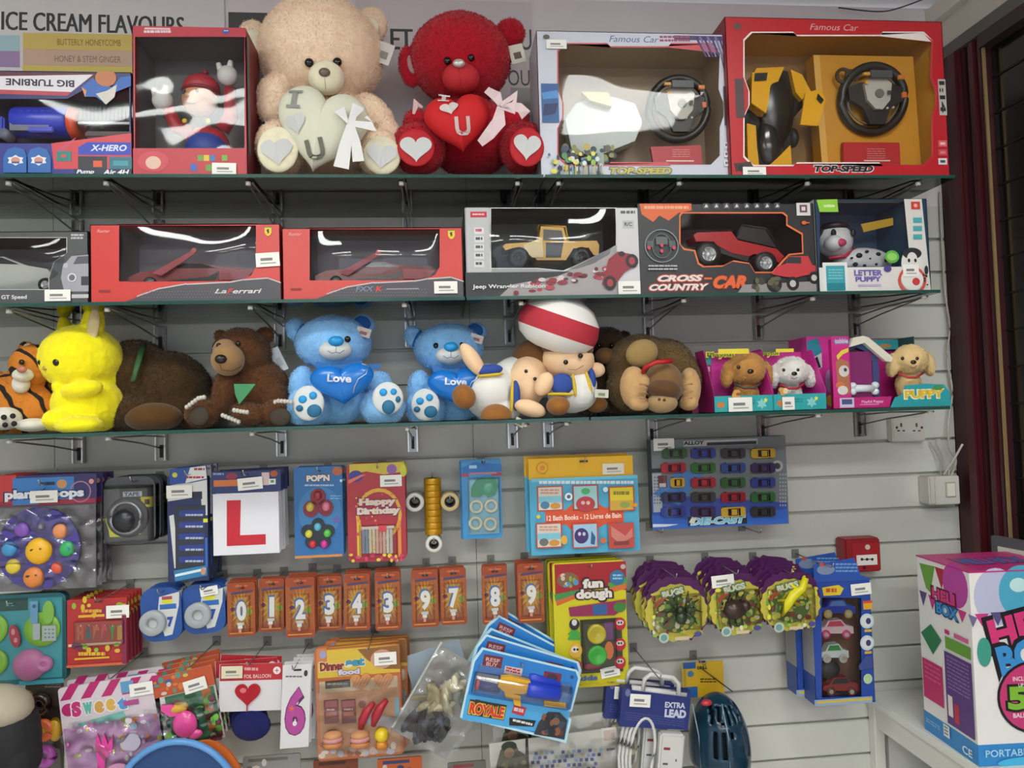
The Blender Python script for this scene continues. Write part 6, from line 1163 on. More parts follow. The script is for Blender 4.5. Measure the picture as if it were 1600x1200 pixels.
g.rect(907, 966, 972, 1050, '3a3c2c'); g.oval(897, 975, 8, 9, '20242a'); g.oval(897, 972, 4, 5, 'd0d0cc'); g.poly([(886, 998), (891, 990), (886, 990), (893, 984), (902, 984), (908, 992), (903, 992), (908, 1000)], '3a9a3c'); g.oval(899, 1016, 10, 12, 'd8a83c'); g.oval(898, 1014, 6, 5, 'd8d0c0'); g.oval(897, 1014, 2, 2, '202020'); g.oval(902, 1014, 2, 2, '202020'); g.oval(900, 1040, 9, 10, 'b03034'); g.oval(900, 1037, 5, 5, 'd8c8c0')
for b in (974, 1006, 1034): g.oval(968, b, 9, 10, 'b02434'); g.oval(968, b-2, 6, 4, 'd8c8c4'); g.oval(966, b-2, 1.5, 2, '202020'); g.oval(970, b-2, 1.5, 2, '202020')
g.rect(944, 970, 957, 998, '6a3470'); g.oval(951, 1015, 7, 14, 'd8742c'); g.oval(925, 1040, 14, 5, '8a2c44'); g.text('kids', 918, 1058, 30, 8, '3a5a8a', bold=.05); g.rect(868, 1068, 978, 1072, 'b8a414'); g.build('backing_card', t.e)
f3 = f3_(t); k = t.sx
for a, b, c in ((931, 989, 'c8b81c'), (932, 1022, '3ab83a')): g = MB(); g.lathe(f3(a, b, -.016), [(0, .003), (4*k, .003), (5*k, .001), (9*k, .003), (11*k, 0), (14*k, .001), (15*k, .004), (14*k, .016)], M(c, .35)); g.build('dough_tub', t.e)
blister(t, 910, 966, 962, 1046, .02); t.sticker(938, 1041, 968, 1057, -8); stack(t, 2, .03, 'yellow and red modelling dough pack', dx=-.004, jit=1); peg(922, 887, .17, 'chrome hook holding the modelling dough packs')
# bug packs
for j, (x0, y0, x1, y1, lb, pc, ib) in enumerate(((1008, 899, 1106, 1003, 'a black spider', '2a3a24', 0), (1108, 893, 1196, 993, 'a dark beetle', '3a2a24', 1), (1188, 892, 1282, 986, 'a yellow lizard', 'd8d020', 2))):
    t = Th('bug_toy_pack', 'purple topped jagged card with '+lb+', front of its stack', 'toy pack', x0, y0, x1, y1, (.17, .18, .21)[j])
    X = lambda u: x0+u*(x1-x0); Y = lambda v: y0+v*(y1-y0); g = t.mb(); pts = []
    for i in range(46):
        a = 2*pi*i/46; rr = 1+.045*(i % 2)+.03*sin(i*2.3); sx_ = abs(cos(a))**.7*(1 if cos(a) > 0 else -1); sy_ = abs(sin(a))**.8*(1 if sin(a) > 0 else -1); pts.append(t.P(X(.5+.48*rr*sx_), Y(.5+.47*rr*sy_)))
    g.prism(pts, 0, .002, '4a1450')
    pp = [(X(.5+.485*(1+.05*(i % 2))*cos(2*pi*i/40)), Y(.56+.42*(1+.05*(i % 2))*sin(2*pi*i/40))) for i in range(40)]; g.poly(pp, 'c0b444'); g.oval(X(.5), Y(.57), (x1-x0)*.33, (y1-y0)*.30, '5a7a3a')
    g.blobs(X(.10), Y(.28), X(.90), Y(.9), 90, ['d8d04c', 'd0d870', '7aaa4c', 'a0c04a', '8a4a3c', 'd8d8b8', 'c8c04a'], 1.5, 5); g.poly([(X(.1), Y(.42)), (X(.3), Y(.28)), (X(.32), Y(.34)), (X(.14), Y(.48))], 'b8542c'); g.oval(X(.28), Y(.92), 8, 8, 'b0c0b4'); g.oval(X(.28), Y(.92), 5, 5, '6a9a94'); g.text('BUGS', X(.42), Y(.24), 34, 10, 'b8c0a8', rot=-12, bold=.06, out='4a6a4a', ow=2)
    g.rect(X(.45), Y(.90), X(.68), Y(.95), 'c8b89c'); g.oval(X(.82), Y(.86), 6, 4, '4a4a8a'); g.build('backing_card', t.e); f3 = f3_(t); k = t.sx
    g = MB(); c = M(pc, .3); cx, cy = X(.55), Y(.58)
    if ib == 0:
        g.ell(f3(cx, cy+4, -.012), (9*k, 9*k, 10*k), c, seg=14, rings=8); g.ell(f3(cx-1, cy-8, -.012), (6*k, 6*k, 6*k), c, seg=12, rings=8)
        for i in range(8): a = (-70+i%4*36)*pi/180; s_ = 1 if i < 4 else -1; g.tube([f3(cx+s_*5, cy-5, -.012), f3(cx+s_*20*cos(a)+s_*2, cy-5+20*sin(a)-5, -.02), f3(cx+s_*34*cos(a), cy-5+34*sin(a), -.008)], [1.8*k, 1.6*k, .8*k], c, 6)
    elif ib == 1:
        g.ell(f3(cx-12, cy, -.012), (17*k, 12*k, 14*k), c, seg=14, rings=8); g.ell(f3(cx+5, cy-6, -.012), (8*k, 8*k, 8*k), c, seg=12, rings=8)
        for i in range(6): s_ = 1 if i < 3 else -1; x_ = cx-22+(i % 3)*10; g.tube([f3(x_, cy, -.01), f3(x_+2, cy+s_*18, -.016), f3(x_+6, cy+s_*26, -.006)], 1.3*k, c, 6)
    else:
        g.tube([f3(X(.72), Y(.1), -.01), f3(X(.66), Y(.28), -.012), f3(X(.5), Y(.38), -.014), f3(X(.42), Y(.52), -.014), f3(X(.34), Y(.74), -.008)], [5*k, 6*k, 8*k, 7*k, 2*k], M(pc, .35), 10)
        for a, b, c_, d_ in ((.62, .3, .74, .42), (.6, .3, .44, .18), (.46, .46, .62, .56), (.44, .46, .26, .48)): g.tube([f3(X(a), Y(b), -.012), f3(X(c_), Y(d_), -.008)], [3.5*k, 2*k], M(pc, .35), 6)
    g.build('toy_creature', t.e); blister(t, X(.14), Y(.26), X(.88), Y(.84), .016, mat=BAG)
    if j == 1: t.sticker(1111, 898, 1146, 917, -4)
    stack(t, 5, .018, 'purple jagged creature card, peg of '+lb, dz=.005, dx=-.003, jit=6); peg((x0+x1)/2-4, y0+2, .22, 'chrome hook holding the cards with '+lb)
# boxes of rescue cars
t = Th('rescue_car_box', 'blue box with four small toy vehicles, in front of its twin', 'toy box', 1271, 908, 1363, 1100, .165, yaw=0)
g = t.mb(); w, h = t.W/2, t.H; hole = [t.P(*p) for p in [(1284, 934), (1346, 934), (1346, 1088), (1284, 1090)]]; g.prism([(-w, 0), (w, 0), (w, h), (-w, h)], 0, .001, '24479c', [hole])
bmv = M('2a4a94', .4); g.box((-w, .03, h/2), (.0015, .06, h), M('9a9a9c', .4)); g.box((w, .03, h/2), (.0015, .06, h), bmv); g.box((0, .06, h/2), (2*w, .0015, h), M('7a5a44', .6)); g.box((0, .03, .001), (2*w, .06, .0015), bmv); g.box((-w-.0002, .03, h*.12), (.0018, .06, h*.24), bmv); g.box((-w-.0002, .03, h*.93), (.0018, .06, h*.14), bmv)
g.poly([(1271, 908), (1271, 880), (1335, 872), (1345, 900), (1363, 908)], '2850a4', t=.001); g.oval(1290, 890, 14, 8, '7a8aa8'); g.dashes(1305, 880, 1340, 896, 3, '6a9ccc', .5); g.oval(1284, 882, 4, 3, 'b84a3c')
g.poly([(1284, 917), (1310, 914), (1318, 920), (1312, 930), (1286, 930)], 'd8c02c'); g.dashes(1290, 919, 1308, 926, 1, 'b8502c', .9); g.rect(1348, 938, 1362, 952, 'd8a02c'); g.rect(1348, 938, 1362, 942, 'c8483c')
for b in (970, 1004): g.oval(1354, b, 11, 12, 'b8ccd0'); g.oval(1354, b, 8, 9, 'd0d4d4'); g.oval(1356, b, 4, 5, '3a3a6a'); g.rect(1350, b+13, 1361, b+17, 'c8a83c')
g.poly([(1340, 1040), (1352, 1024), (1362, 1024), (1362, 1044), (1342, 1046)], '3a4a8a'); g.oval(1355, 1060, 7, 8, 'a8c898'); g.rect(1272, 1090, 1362, 1100, '8aa0c0'); g.rect(1276, 1092, 1362, 1096, 'c8b04a'); g.build('carton', t.e)
filmsheet(t, 1283, 933, 1347, 1090, amp=.003, seed=4); t.sticker(1328, 911, 1360, 929, -3); f3 = f3_(t); k = t.sx
def minicar(cx, cy, body, top, wheelc, tk=1):
    g = MB(); g.prism([t.P(cx+a*tk, cy+b) for a, b in [(-28, 8), (-28, 0), (-18, -2), (-12, -12), (8, -14), (16, -5), (27, -3), (28, 8)]], .012, .035, M(body, .3)); g.prism([t.P(cx+a*tk, cy+b) for a, b in [(-14, -3), (-10, -11), (7, -12), (13, -4)]], .0105, .012, M(top, .25)); g.build('car_body', t.e)
    g = MB()
    for s in (-16, 16): wheel(g, f3(cx+s*tk, cy+9, .012), 6.5*k, .008, wheelc, M('b8b0a0', .4))
    g.build('car_wheels', t.e)
minicar(1313, 952, '28409c', '5a7ab0', 'a89a3c'); minicar(1310, 984, 'd0b8bc', 'b84a60', 'c83a80'); minicar(1308, 1022, 'c8d0cc', '3a8a4a', 'b8b8b4', .8); minicar(1318, 1074, '8a2a28', '2a2a2c', '5c2424')
g = MB(); g.ell(f3(1304, 1052, .03), (17*k, 10*k, 14*k), M('2c2a26', .6)); g.build('toy_figure', t.e)
e2 = dup(t.e, t.e.location+Vector((-.018, .064, .004)), 'blue box with four small toy vehicles, half hidden behind its twin')
t.e['group'] = e2['group'] = 'blue boxes of small toy vehicles'; peg(1295, 885, .19, 'chrome hook holding the blue boxes of toy vehicles')
# ======================= LOWEST ROW ======================================
t = Th('doughnut_toy_pack', 'toy doughnut pack in the lower left corner beside the sweet set', 'toy pack', 40, 1066, 99, 1215, .14)
g = card(t, .004, 3, '4a4038'); g.oval(40, 1088, 12, 10, 'b88a5a'); g.dashes(70, 1068, 96, 1076, 2, '8a8278'); g.build('backing_card', t.e); f3 = f3_(t); k = t.sx
for a, b, c, c2 in ((66, 1098, '2c1a16', '4a3028'), (72, 1138, 'd86a3c', 'd8c03c'), (74, 1178, 'b85ab8', 'c87ac8')):
    g = MB(); n = 24; g.tube([f3(a+11*cos(2*pi*i/n), b+11*sin(2*pi*i/n), -.010) for i in range(n)], 7.5*k, M(c, .25), 12, True)
    if c == 'd86a3c': g.lathe(f3(a, b, -.012), [(0, 0), (9*k, 0)], M(c2, .3))
    g.build('toy_doughnut', t.e)
g = MB(); g.ell(f3(88, 1138, -.006), (11*k, 8*k, 20*k), M('d0a02c', .3)); g.build('toy_bun', t.e); bag(t, 41, 1072, 98, 1212, 12, .004)
P_ = Plush('fabric_bag', 'black soft bag with a cream top in the bottom left corner', 'bag', 0, 1230, .26, .62)
P_.body([(10, 1150, 0, 45, 40, 62), (-5, 1110, -.01, 42, 36, 30), (35, 1180, 0, 24, 30, 40)], M('1f1f22', .8), .004, name='bag_body', bump=.001, clamp=False); P_.part('bag_top', [(-2, 1104, .012, 46, 38, 30, 10)], M('b0a894', .9), clamp=False)
# sweet set
t = Th('sweet_playset', 'pink and white sweet shop playset with candy stripes, bottom left', 'toy pack', 99, 1062, 255, 1222, .17, rot=-6)
g = card(t, .006, 6, 'd0c4cc')
for i in range(5): g.poly([(118+i*32, 1062), (134+i*32, 1062), (116+i*32, 1086), (100+i*32, 1086)], 'b02468')
g.rect(196, 1066, 216, 1084, '5a94c0'); g.oval(112, 1102, 11, 10, 'b0246a'); 
for i, (ch, c) in enumerate(zip('Sweet', ['c02c70', '5aa8a0', 'c8984a', 'd0a84a', '4a90c8'])): g.text(ch, 124+i*18, 1102-(i > 2)*2, 15, 19 if i else 24, c, bold=.07, out='e0d8dc', ow=2)
g.poly([(124, 1122), (196, 1114), (200, 1124), (128, 1132)], '6ab0a8'); g.rect(198, 1096, 222, 1104, 'a84a8a'); g.rect(102, 1126, 252, 1216, 'c090c0')
g.blobs(104, 1122, 250, 1212, 60, ['d0c8d0', 'b8c84a', 'd8a0c8', '9ac0d0', 'c8783c', 'd070a8', 'e0d8e0', 'c8b04a'], 2, 6); g.build('backing_card', t.e)
g = t.mb(-.008); g.poly([(150, 1160), (156, 1140), (160, 1158), (166, 1142), (170, 1160), (180, 1146), (176, 1172), (164, 1182), (158, 1216), (146, 1216), (152, 1180)], M('d83a98', .3), t=.004); g.build('toy_fork', t.e); g = t.mb(-.006); g.oval(205, 1160, 16, 14, M('b8b0c4', .3), t=.006); g.oval(180, 1200, 18, 10, M('c890b0', .3), t=.006); g.build('toy_dish', t.e)
bag(t, 100, 1110, 254, 1218, 31, .010, 30); t.sticker(210, 1070, 247, 1090, 0); stack(t, 1, .03, 'pink and white sweet shop playset', dz=.006, jit=1); peg(176, 1058, .19, 'chrome hook holding the sweet shop playsets')
# party balloons
t = Th('balloon_pack', 'orange topped pack with a shiny pink fish-shaped toy, front of its peg', 'toy pack', 246, 1048, 342, 1165, .17, rot=-10)
g = card(t, .003, 0, 'c8c4bc'); g.rect(246, 1048, 342, 1080, 'b8502c'); g.blobs(250, 1050, 300, 1078, 16, ['c87a3c', '3a5a8a', '5a8a7a', 'c8b84a', 'c8c0b8'], 2, 6); g.rect(262, 1080, 340, 1160, '2f6a4c'); g.rect(320, 1080, 334, 1150, 'c06a34'); g.blobs(252, 1090, 338, 1160, 50, ['5aa83a', '3a7a5a', '6a2a3c', '2a5a4a', 'b8b8b0', '7ac04a'], 2, 7); g.build('backing_card', t.e); f3 = f3_(t); k = t.sx
g = MB(); g.ell(f3(288, 1128, -.012), (19*k, 10*k, 22*k), M('e0509a', .2)); g.prism([t.P(*p) for p in [(284, 1112), (268, 1112), (256, 1100), (258, 1092), (274, 1094), (288, 1104)]], -.016, -.006, M('e0509a', .3)); g.ell(f3(300, 1146, -.01), (12*k, 6*k, 8*k), M('e0509a', .2)); g.build('pink_toy', t.e); g = MB(); g.ell(f3(282, 1102, -.008), (16*k, 7*k, 9*k), M('d8a83c', .3)); g.build('orange_toy', t.e)
bag(t, 247, 1080, 341, 1163, 41, .010, 34); t.sticker(294, 1062, 330, 1082, -4); stack(t, 3, .025, 'orange topped pack with small bright toys', dz=.005, jit=3); peg(300, 1040, .20, 'chrome hook holding the orange topped packs')
t = Th('foil_balloon_pack', 'white card with a red heart foil balloon and red header', 'balloon pack', 342, 1037, 440, 1160, .17, rot=2)
g = t.mb(); w = t.W/2; zb = t.z(1111); g.prism([(-w, zb), (w, zb), (w, t.H), (-w, t.H)], 0, .002, 'd4d0d4'); g.rect(342, 1037, 440, 1063, 'b02430'); g.dashes(380, 1043, 402, 1048, 1, 'd8989c', .9); g.text('FOIL BALLOON', 401, 1056, 42, 6, 'e0b8b8'); g.oval(431, 1046, 6, 6, 'e0d8d8'); g.rect(428, 1045.4, 434, 1046.6, 'b02430'); g.rect(430.4, 1043, 431.6, 1049, 'b02430'); g.build('backing_card', t.e)
g = t.mb(-.001); hm = M('b01c2c', .2, .5); g.heart(387, 1083, 40, hm, 0, .004); g.oval(380, 1078, 5, 4, M('d06a74', .2)); g.rect(386, 1102, 388, 1111, 'a02030'); g.build('printed_heart', t.e)
g = t.mb(.002); g.v = []; vs = [(v[0], v[1], v[2]) for v in oval2d(1, 1, 4) for _ in ()]; g.ell((t.P(393, 1134)[0], .004, t.P(393, 1134)[1]), (31*t.sx, .014, 25*t.sx), M('22286c', .4, 0, 'foil'), seg=18, rings=10); g.build('folded_balloon', t.e)
t.sticker(345, 1041, 378, 1060, 0, c='d8d0b4'); stack(t, 2, .022, 'white card with a red heart foil balloon', dx=-.01, dz=.004, jit=4); peg(390, 1038, .19, 'chrome hook holding the heart balloon cards')
t = Th('number_balloon_pack', 'white card with a pink foil number 6, front of its peg', 'balloon pack', 440, 1038, 484, 1168, .18, rot=3, yaw=8)
g = card(t, .002, 0, 'd4d2d4', hole=(462, 1047, 6)); g.oval(475, 1052, 3, 5, '3a2c34'); g.dashes(444, 1056, 470, 1060, 1, '6a6468', .6); pm = M('b04a98', .25, .4); g.text('6', 462, 1111, 30, 74, pm, bold=.04, out='5a2058', ow=1.5); g.star(456, 1107, 5, 2.4, 6, 'd8603c'); g.oval(462, 1130, 3.4, 4, 'd8d4d8'); g.build('backing_card', t.e)
stack(t, 3, .022, 'white card with a foil number balloon', dx=.004, dz=.001, jit=3); peg(460, 1044, .20, 'chrome hook holding the number balloon cards')
# dinner / burger set
t = Th('burger_playset', 'toy burger and sausage play food pack with waffle hearts, front of its stack', 'toy pack', 494, 1010, 628, 1184, .16, rot=-1)
g = card(t, .005, 6, 'b8683a'); g.rect(497, 1012, 626, 1055, 'd0b03c'); g.rect(496, 1012, 512, 1034, 'c87a4a'); g.oval(506, 1022, 5, 6, '8a9ac0'); g.poly([(560, 1012), (626, 1010), (626, 1048), (600, 1046), (575, 1030)], '8a5a2c'); g.oval(598, 1030, 18, 15, 'c89a7c')
g.text('Dinner', 520, 1040, 38, 14, '7c2c24', bold=.06, out='e0c09c', ow=1.5); g.text('set', 556, 1034, 30, 13, '3a8aa4', bold=.06, out='d8d0b0', ow=1.5); g.text('food', 546, 1049, 34, 9, 'c8c0d0', bold=.06, out='6a4a7a', ow=1); g.rect(500, 1060, 622, 1078, 'c8b08c'); g.rect(509, 1062, 548, 1074, '3a3230'); g.dashes(512, 1066, 545, 1070, 1, '8a807c', .8); g.rect(500, 1078, 624, 1180, 'c08a5c')
g.oval(566, 1100, 6, 6, '8a3a30'); g.rect(566, 1118, 620, 1134, 'b8b0b8', rot=12); g.blobs(500, 1160, 622, 1180, 24, ['c87a4a', 'c8b0a0', 'd8c8b8', 'a85a34', 'b8b8c8'], 3, 7); g.rect(617, 1090, 624, 1122, '7ab0c0'); g.build('backing_card', t.e); f3 = f3_(t); k = t.sx
for cx in (565, 600): g = t.mb(-.001); g.heart(cx, 1064, 32, M('c88a54', .5), 0, .004); [(g.rect(cx-10+i*5, 1056, cx-9.2+i*5, 1074, '9a6238', rot=30)) for i in range(5)]; g.build('toy_waffle', t.e)
for cx in (518, 545): g = t.mb(-.001); g.rect(cx-11, 1092, cx+11, 1128, M('7c2c2c', .4), t=.006); g.rect(cx-9, 1093, cx+9, 1102, 'b05058'); g.rect(cx-8, 1110, cx+8, 1116, 'b86a44'); g.dashes(cx-7, 1105, cx+7, 1108, 1, 'd8b8a0', .8); g.build('toy_can', t.e)
for dx_ in (0, 20): g = MB(); g.tube([f3(563+dx_, 1136-dx_*.2, -.008), f3(567+dx_, 1122-dx_*.2, -.012), f3(574+dx_, 1108-dx_*.2, -.012), f3(585+dx_, 1096-dx_*.2, -.008)], [4*k, 7*k, 7*k, 4*k], M('a82434', .35), 12); g.build('toy_sausage', t.e)
for cx in (520, 562):
    g = MB(); g.ell(f3(cx, 1160, -.008), (16*k, 12*k, 7*k), M('c07a48', .4)); g.ell(f3(cx, 1152, -.009), (16*k, 12*k, 6*k), M('c88a8c', .4)); g.ell(f3(cx, 1146, -.008), (15*k, 12*k, 8*k), M('c48a5c', .4)); g.build('toy_burger', t.e)
g = MB(); g.ell(f3(596, 1146, -.012), (11*k, 10*k, 11*k), M('e0c01c', .3)); g.lathe(f3(596, 1166, -.008), [(0, 0), (9*k, 0), (8*k, 10*k), (0, 10*k)], M('d88a2c', .3), 'Z'); g.build('toy_sauce_pot', t.e)
bag(t, 498, 1056, 625, 1182, 51, .006, 24); t.sticker(586, 1019, 621, 1039, 0); stack(t, 3, .026, 'toy burger and sausage play food pack', dx=.005, jit=1.5); peg(575, 1016, .19, 'chrome hook holding the burger playsets')
# silver bag
t = Th('foil_bag', 'crumpled silver bag with cream and black costume hair, tilted beside the burger set', 'bag', 641, 1022, 741, 1172, .17, rot=32)
g = t.mb(.004); g.rect(641, 1022, 741, 1172, M('a8a8a4', .4, 0, 'foil'), t=.001); g.build('foil_backing', t.e); f3 = f3_(t); k = t.sx
def tangle(name, n, x0, y0, x1, y1, m):
    from mathutils import Euler
    g = MB()
    for i in range(n): g.ell(f3(random.uniform(x0, x1), random.uniform(y0, y1), random.uniform(-.016, -.006)), (random.uniform(4, 9)*k, 6*k, random.uniform(14, 24)*k), m, Euler((0, random.uniform(-1.2, 1.2), 0)), 10, 7)
    g.build(name, t.e)
tangle('cream_hair', 12, 680, 1050, 722, 1105, M('d0c8a8', .7)); tangle('fair_hair', 7, 660, 1085, 680, 1115, M('b0a478', .7)); tangle('black_hair', 14, 662, 1112, 715, 1150, M('1c1e26', .7))
bag(t, 638, 1020, 744, 1176, 61, .012, 30, y=-.026); g = t.mb(.002); g.rect(706, 1022, 741, 1172, FILM); g.rect(641, 1020, 644, 1172, 'c8ccc8', t=.001); g.build('bag_edge', t.e)
t2 = Th('clear_sleeve', 'plain clear plastic sleeve hanging behind the silver bag', 'bag', 640, 1010, 730, 1090, .10, rot=-15); g = t2.mb(); g.rect(640, 1010, 730, 1090, M('9aa8b4', .35), t=.001); g.build('sleeve', t2.e)
# foam blaster cards
t = Th('foam_blaster_pack', 'light blue card with a yellow and blue foam blaster, front of its fan', 'toy pack', 728, 1028, 900, 1142, .21, rot=13)
g = t.mb(); g.prism([t.P(*p) for p in [(738, 1028), (892, 1028), (900, 1038), (898, 1092), (886, 1100), (900, 1104), (900, 1142), (728, 1142), (728, 1050)]], 0, .003, M('b8dce8', .35)); g.prism([t.P(*p) for p in [(741, 1031), (890, 1031), (896, 1040), (895, 1090), (882, 1098), (896, 1106), (896, 1138), (732, 1138), (732, 1052)]], -.0004, -.0003, M('1f7ac8', .35)); g.y = -.001
g.rect(732, 1098, 896, 1138, '4aa4dc'); g.rect(744, 1036, 774, 1054, '6a2434'); g.text('RESF', 759, 1043, 22, 6, 'd8a8a8'); g.text('BUY', 759, 1050, 18, 6, 'd8a8a8'); g.rect(780, 1046, 808, 1058, 'c8c0c4'); g.dashes(782, 1048, 806, 1056, 2, 'b02438', .7); g.rect(842, 1040, 870, 1056, '7a2438'); g.oval(856, 1048, 9, 6, '3a2c40'); g.oval(886, 1040, 3, 3, '1f4a80')
g.rect(738, 1108, 796, 1132, '2a2a22'); g.text('ROYALE', 767, 1121, 54, 18, 'c83424', bold=.06, out='d8c83c', ow=1.2); g.dashes(746, 1108, 788, 1112, 1, '2a2a22', .9); g.rect(806, 1102, 826, 1116, 'b83040', rot=8); g.dashes(808, 1106, 824, 1112, 1, 'e0c0c0', .9); g.poly([(804, 1122), (846, 1120), (844, 1130), (806, 1134)], '15181c'); g.dashes(810, 1124, 842, 1129, 1, 'd8d8d8', .7)
g.poly([(846, 1138), (850, 1118), (862, 1100), (880, 1098), (894, 1108), (895, 1138)], '2c3038'); g.blobs(855, 1106, 890, 1134, 18, ['5a3a30', '22262c', '8a5038', '3a4450'], 3, 7); g.oval(876, 1112, 6, 6, '7a5a48'); g.build('backing_card', t.e); f3 = f3_(t); k = t.sx
g = MB(); ym = M('dca818', .35); g.prism([t.P(*p) for p in [(774, 1078), (776, 1062), (790, 1058), (822, 1058), (826, 1072), (816, 1080), (796, 1084), (788, 1084)]], -.018, -.003, ym); g.prism([t.P(*p) for p in [(786, 1084), (812, 1084), (816, 1100), (806, 1100), (802, 1092), (790, 1092)]], -.016, -.003, ym); g.prism([t.P(*p) for p in [(850, 1084), (884, 1080), (886, 1088), (852, 1092)]], -.01, -.003, ym); g.build('blaster_grip', t.e)
g = MB(); g.lathe(f3(820, 1072, -.010), [(0, 0), (12*k, 0), (13*k, 8*k), (11*k, 50*k), (7*k, 54*k), (0, 54*k)], M('2440c0', .3), 'X', 18); g.build('blaster_barrel', t.e)
g = MB(); g.lathe(f3(744, 1084, -.008), [(0, 0), (7*k, 0), (6*k, 34*k), (0, 34*k)], M('3a4a8c', .35), 'X', 14); g.lathe(f3(740, 1084, -.008), [(0, 0), (7.5*k, 0), (7.5*k, 5*k)], M('c8505a', .4), 'X', 14); g.build('foam_dart', t.e)
blister(t, 736, 1056, 892, 1098, .024, mat=BAG); t.sticker(740, 1066, 774, 1082, 0, -.001)
r0 = t.e.rotation_euler.copy(); t.e['group'] = 'foam blaster cards fanned on one peg'
for i in range(1, 5):
    r1 = r0.copy(); r1.y += R([0, 3, 8, 14, 17][i]); dup(t.e, t.e.location+Vector(([0, .0, -.004, -.004, -.002][i], .022*i, [0, .022, .026, .048, .056][i])), 'light blue foam blaster card, '+ORD[i]+' from the front of the fan', r1)
peg(815, 1040, .23, 'chrome hook holding the fan of foam blaster cards')
# soldier set
t = Th('soldier_playset', 'off-white toy soldier card at the bottom, below the foam blaster cards', 'toy pack', 768, 1148, 980, 1240, .16, rot=-3)
g = card(t, .004, 0, 'c4c4bc'); g.poly([(784, 1166), (796, 1156), (808, 1158), (812, 1170), (822, 1178), (826, 1220), (772, 1220), (776, 1188)], '4a4c34'); g.oval(797, 1162, 12, 8, '2c3828'); g.oval(797, 1172, 8, 8, '9a7a5c'); g.poly([(824, 1150), (828, 1150), (826, 1200), (820, 1200)], '2a2a28'); g.blobs(778, 1186, 822, 1215, 16, ['6a6444', '3a3c28', '8a8050'], 3, 6); g.rect(768, 1194, 784, 1240, '2c2c2a')
for i in range(13):
    for j in range(6):
        if (i+j) % 5 != 4: g.rect(836+i*8.4-j*3, 1172+j*7, 841+i*8.4-j*3, 1177+j*7, ['3a4a94', '8aa8d0', '2c3a70', 'a8a888', '5a6ab0'][(i*3+j) % 5]); g.y += .00012
g.rect(942, 1140, 966, 1186, 'd0ccc4'); g.rect(945, 1144, 962, 1160, 'c0aca4'); g.rect(948, 1172, 962, 1176, '6a6a6a'); g.build('backing_card', t.e)
bag(t, 770, 1150, 978, 1238, 71, .008, 26); e = dup(t.e, t.e.location+Vector((.012, .03, .03)), 'off-white toy soldier card, behind the front one'); t.e['group'] = e['group'] = 'toy soldier cards'
peg(870, 1150, .18, 'chrome hook holding the toy soldier cards')
t = Th('dice_pack', 'clear pack of small cream and brown pieces, left of the extension lead', 'toy pack', 955, 1128, 992, 1225, .15)
g = card(t, .003, 0, '6a6458'); g.blobs(957, 1130, 990, 1222, 40, ['c8b890', '4a3c30', '9a8860', 'd0c8b0'], 3, 6); g.build('backing_card', t.e); bag(t, 956, 1130, 991, 1224, 81, .006)
# drill card
t = Th('drill_bit_card', 'yellow and blue card with a long drill bit, above the cycle helmet', 'tool card', 1066, 1034, 1131, 1090, .06)
g = card(t, .002, 0, 'd0a81c', hole=(1097, 1034, 5)); g.rect(1067, 1035, 1087, 1045, '2a5a9c'); g.oval(1079, 1053, 5, 5, '4a7a9c'); g.rect(1071, 1073, 1090, 1090, '2a62a4'); g.rect(1068, 1045, 1072, 1073, 'a89a3c'); g.text('DRILL', 1097, 1043, 16, 5, '2a2a14', bold=.05); g.dashes(1094, 1060, 1120, 1068, 2, '3a3414', .5); g.build('backing_card', t.e)
g = MB(); f3 = f3_(t); g.tube([f3(1096, 1044, -.004), f3(1144, 1080, -.004)], .0016, M('5a4c3c', .35, .8), 8); g.build('drill_bit', t.e); peg(1098, 1037, .08, 'chrome hook holding the yellow drill bit card')
# extension lead
t = Th('extension_lead', 'white extension lead on a navy card, left of the cycle helmet', 'extension lead', 970, 1078, 1078, 1138, .20, rot=7)
g = card(t, .03, 0, '1c2c70'); g.text('EXTRA', 1054, 1098, 32, 9, 'c0c4d8', bold=.04); g.text('LEAD', 1056, 1111, 34, 13, 'c0c4d8', bold=.06); g.dashes(978, 1118, 1072, 1132, 4, '4a5890', .3); g.oval(978, 1088, 4, 6, '6a7098'); g.build('backing_card', t.e); f3 = f3_(t); k = t.sx; wl = M('ccccca', .35)
t.sticker(982, 1087, 1014, 1107, 0)
g = MB(); g.tube([f3(1000, 1080, -.006), f3(1000, 1062, -.008), f3(1008, 1054, -.008), f3(1044, 1054, -.008), f3(1054, 1062, -.008), f3(1056, 1080, -.006)], 3.5*k, wl, 10); g.tube([f3(984, 1080, .004), f3(1070, 1080, .004)], 4*k, wl, 10); g.build('carry_handle', t.e)
g = MB()
for j in range(4):
    n = 26; rx, ry = 19+j*3, 52+j*5; g.tube([f3(1012-j*2+rx*cos(2*pi*i/n), 1176+ry*sin(2*pi*i/n), .002+.005*j) for i in range(n)], 2.6*k, wl, 8, True)
g.build('coiled_cable', t.e)
g = MB(); x_, z_ = t.P(1054, 1185); g.box((x_, -.004, z_), (38*k, .03, 88*k), wl, bev=.005); g.build('socket_block', t.e); g = t.mb(-.0195); g.rect(1040, 1160, 1050, 1164, '8a2c30'); g.rect(1060, 1176, 1062, 1180, '55555a'); g.rect(1041, 1184, 1049, 1187, '55555a'); g.build('socket_marks', t.e)
t.e['group'] = 'extension leads'; e = dup(t.e, t.e.location+Vector((-.028, .05, .002)), 'white extension lead on a navy card, behind the front one'); peg(1028, 1058, .24, 'chrome hook holding the extension leads')
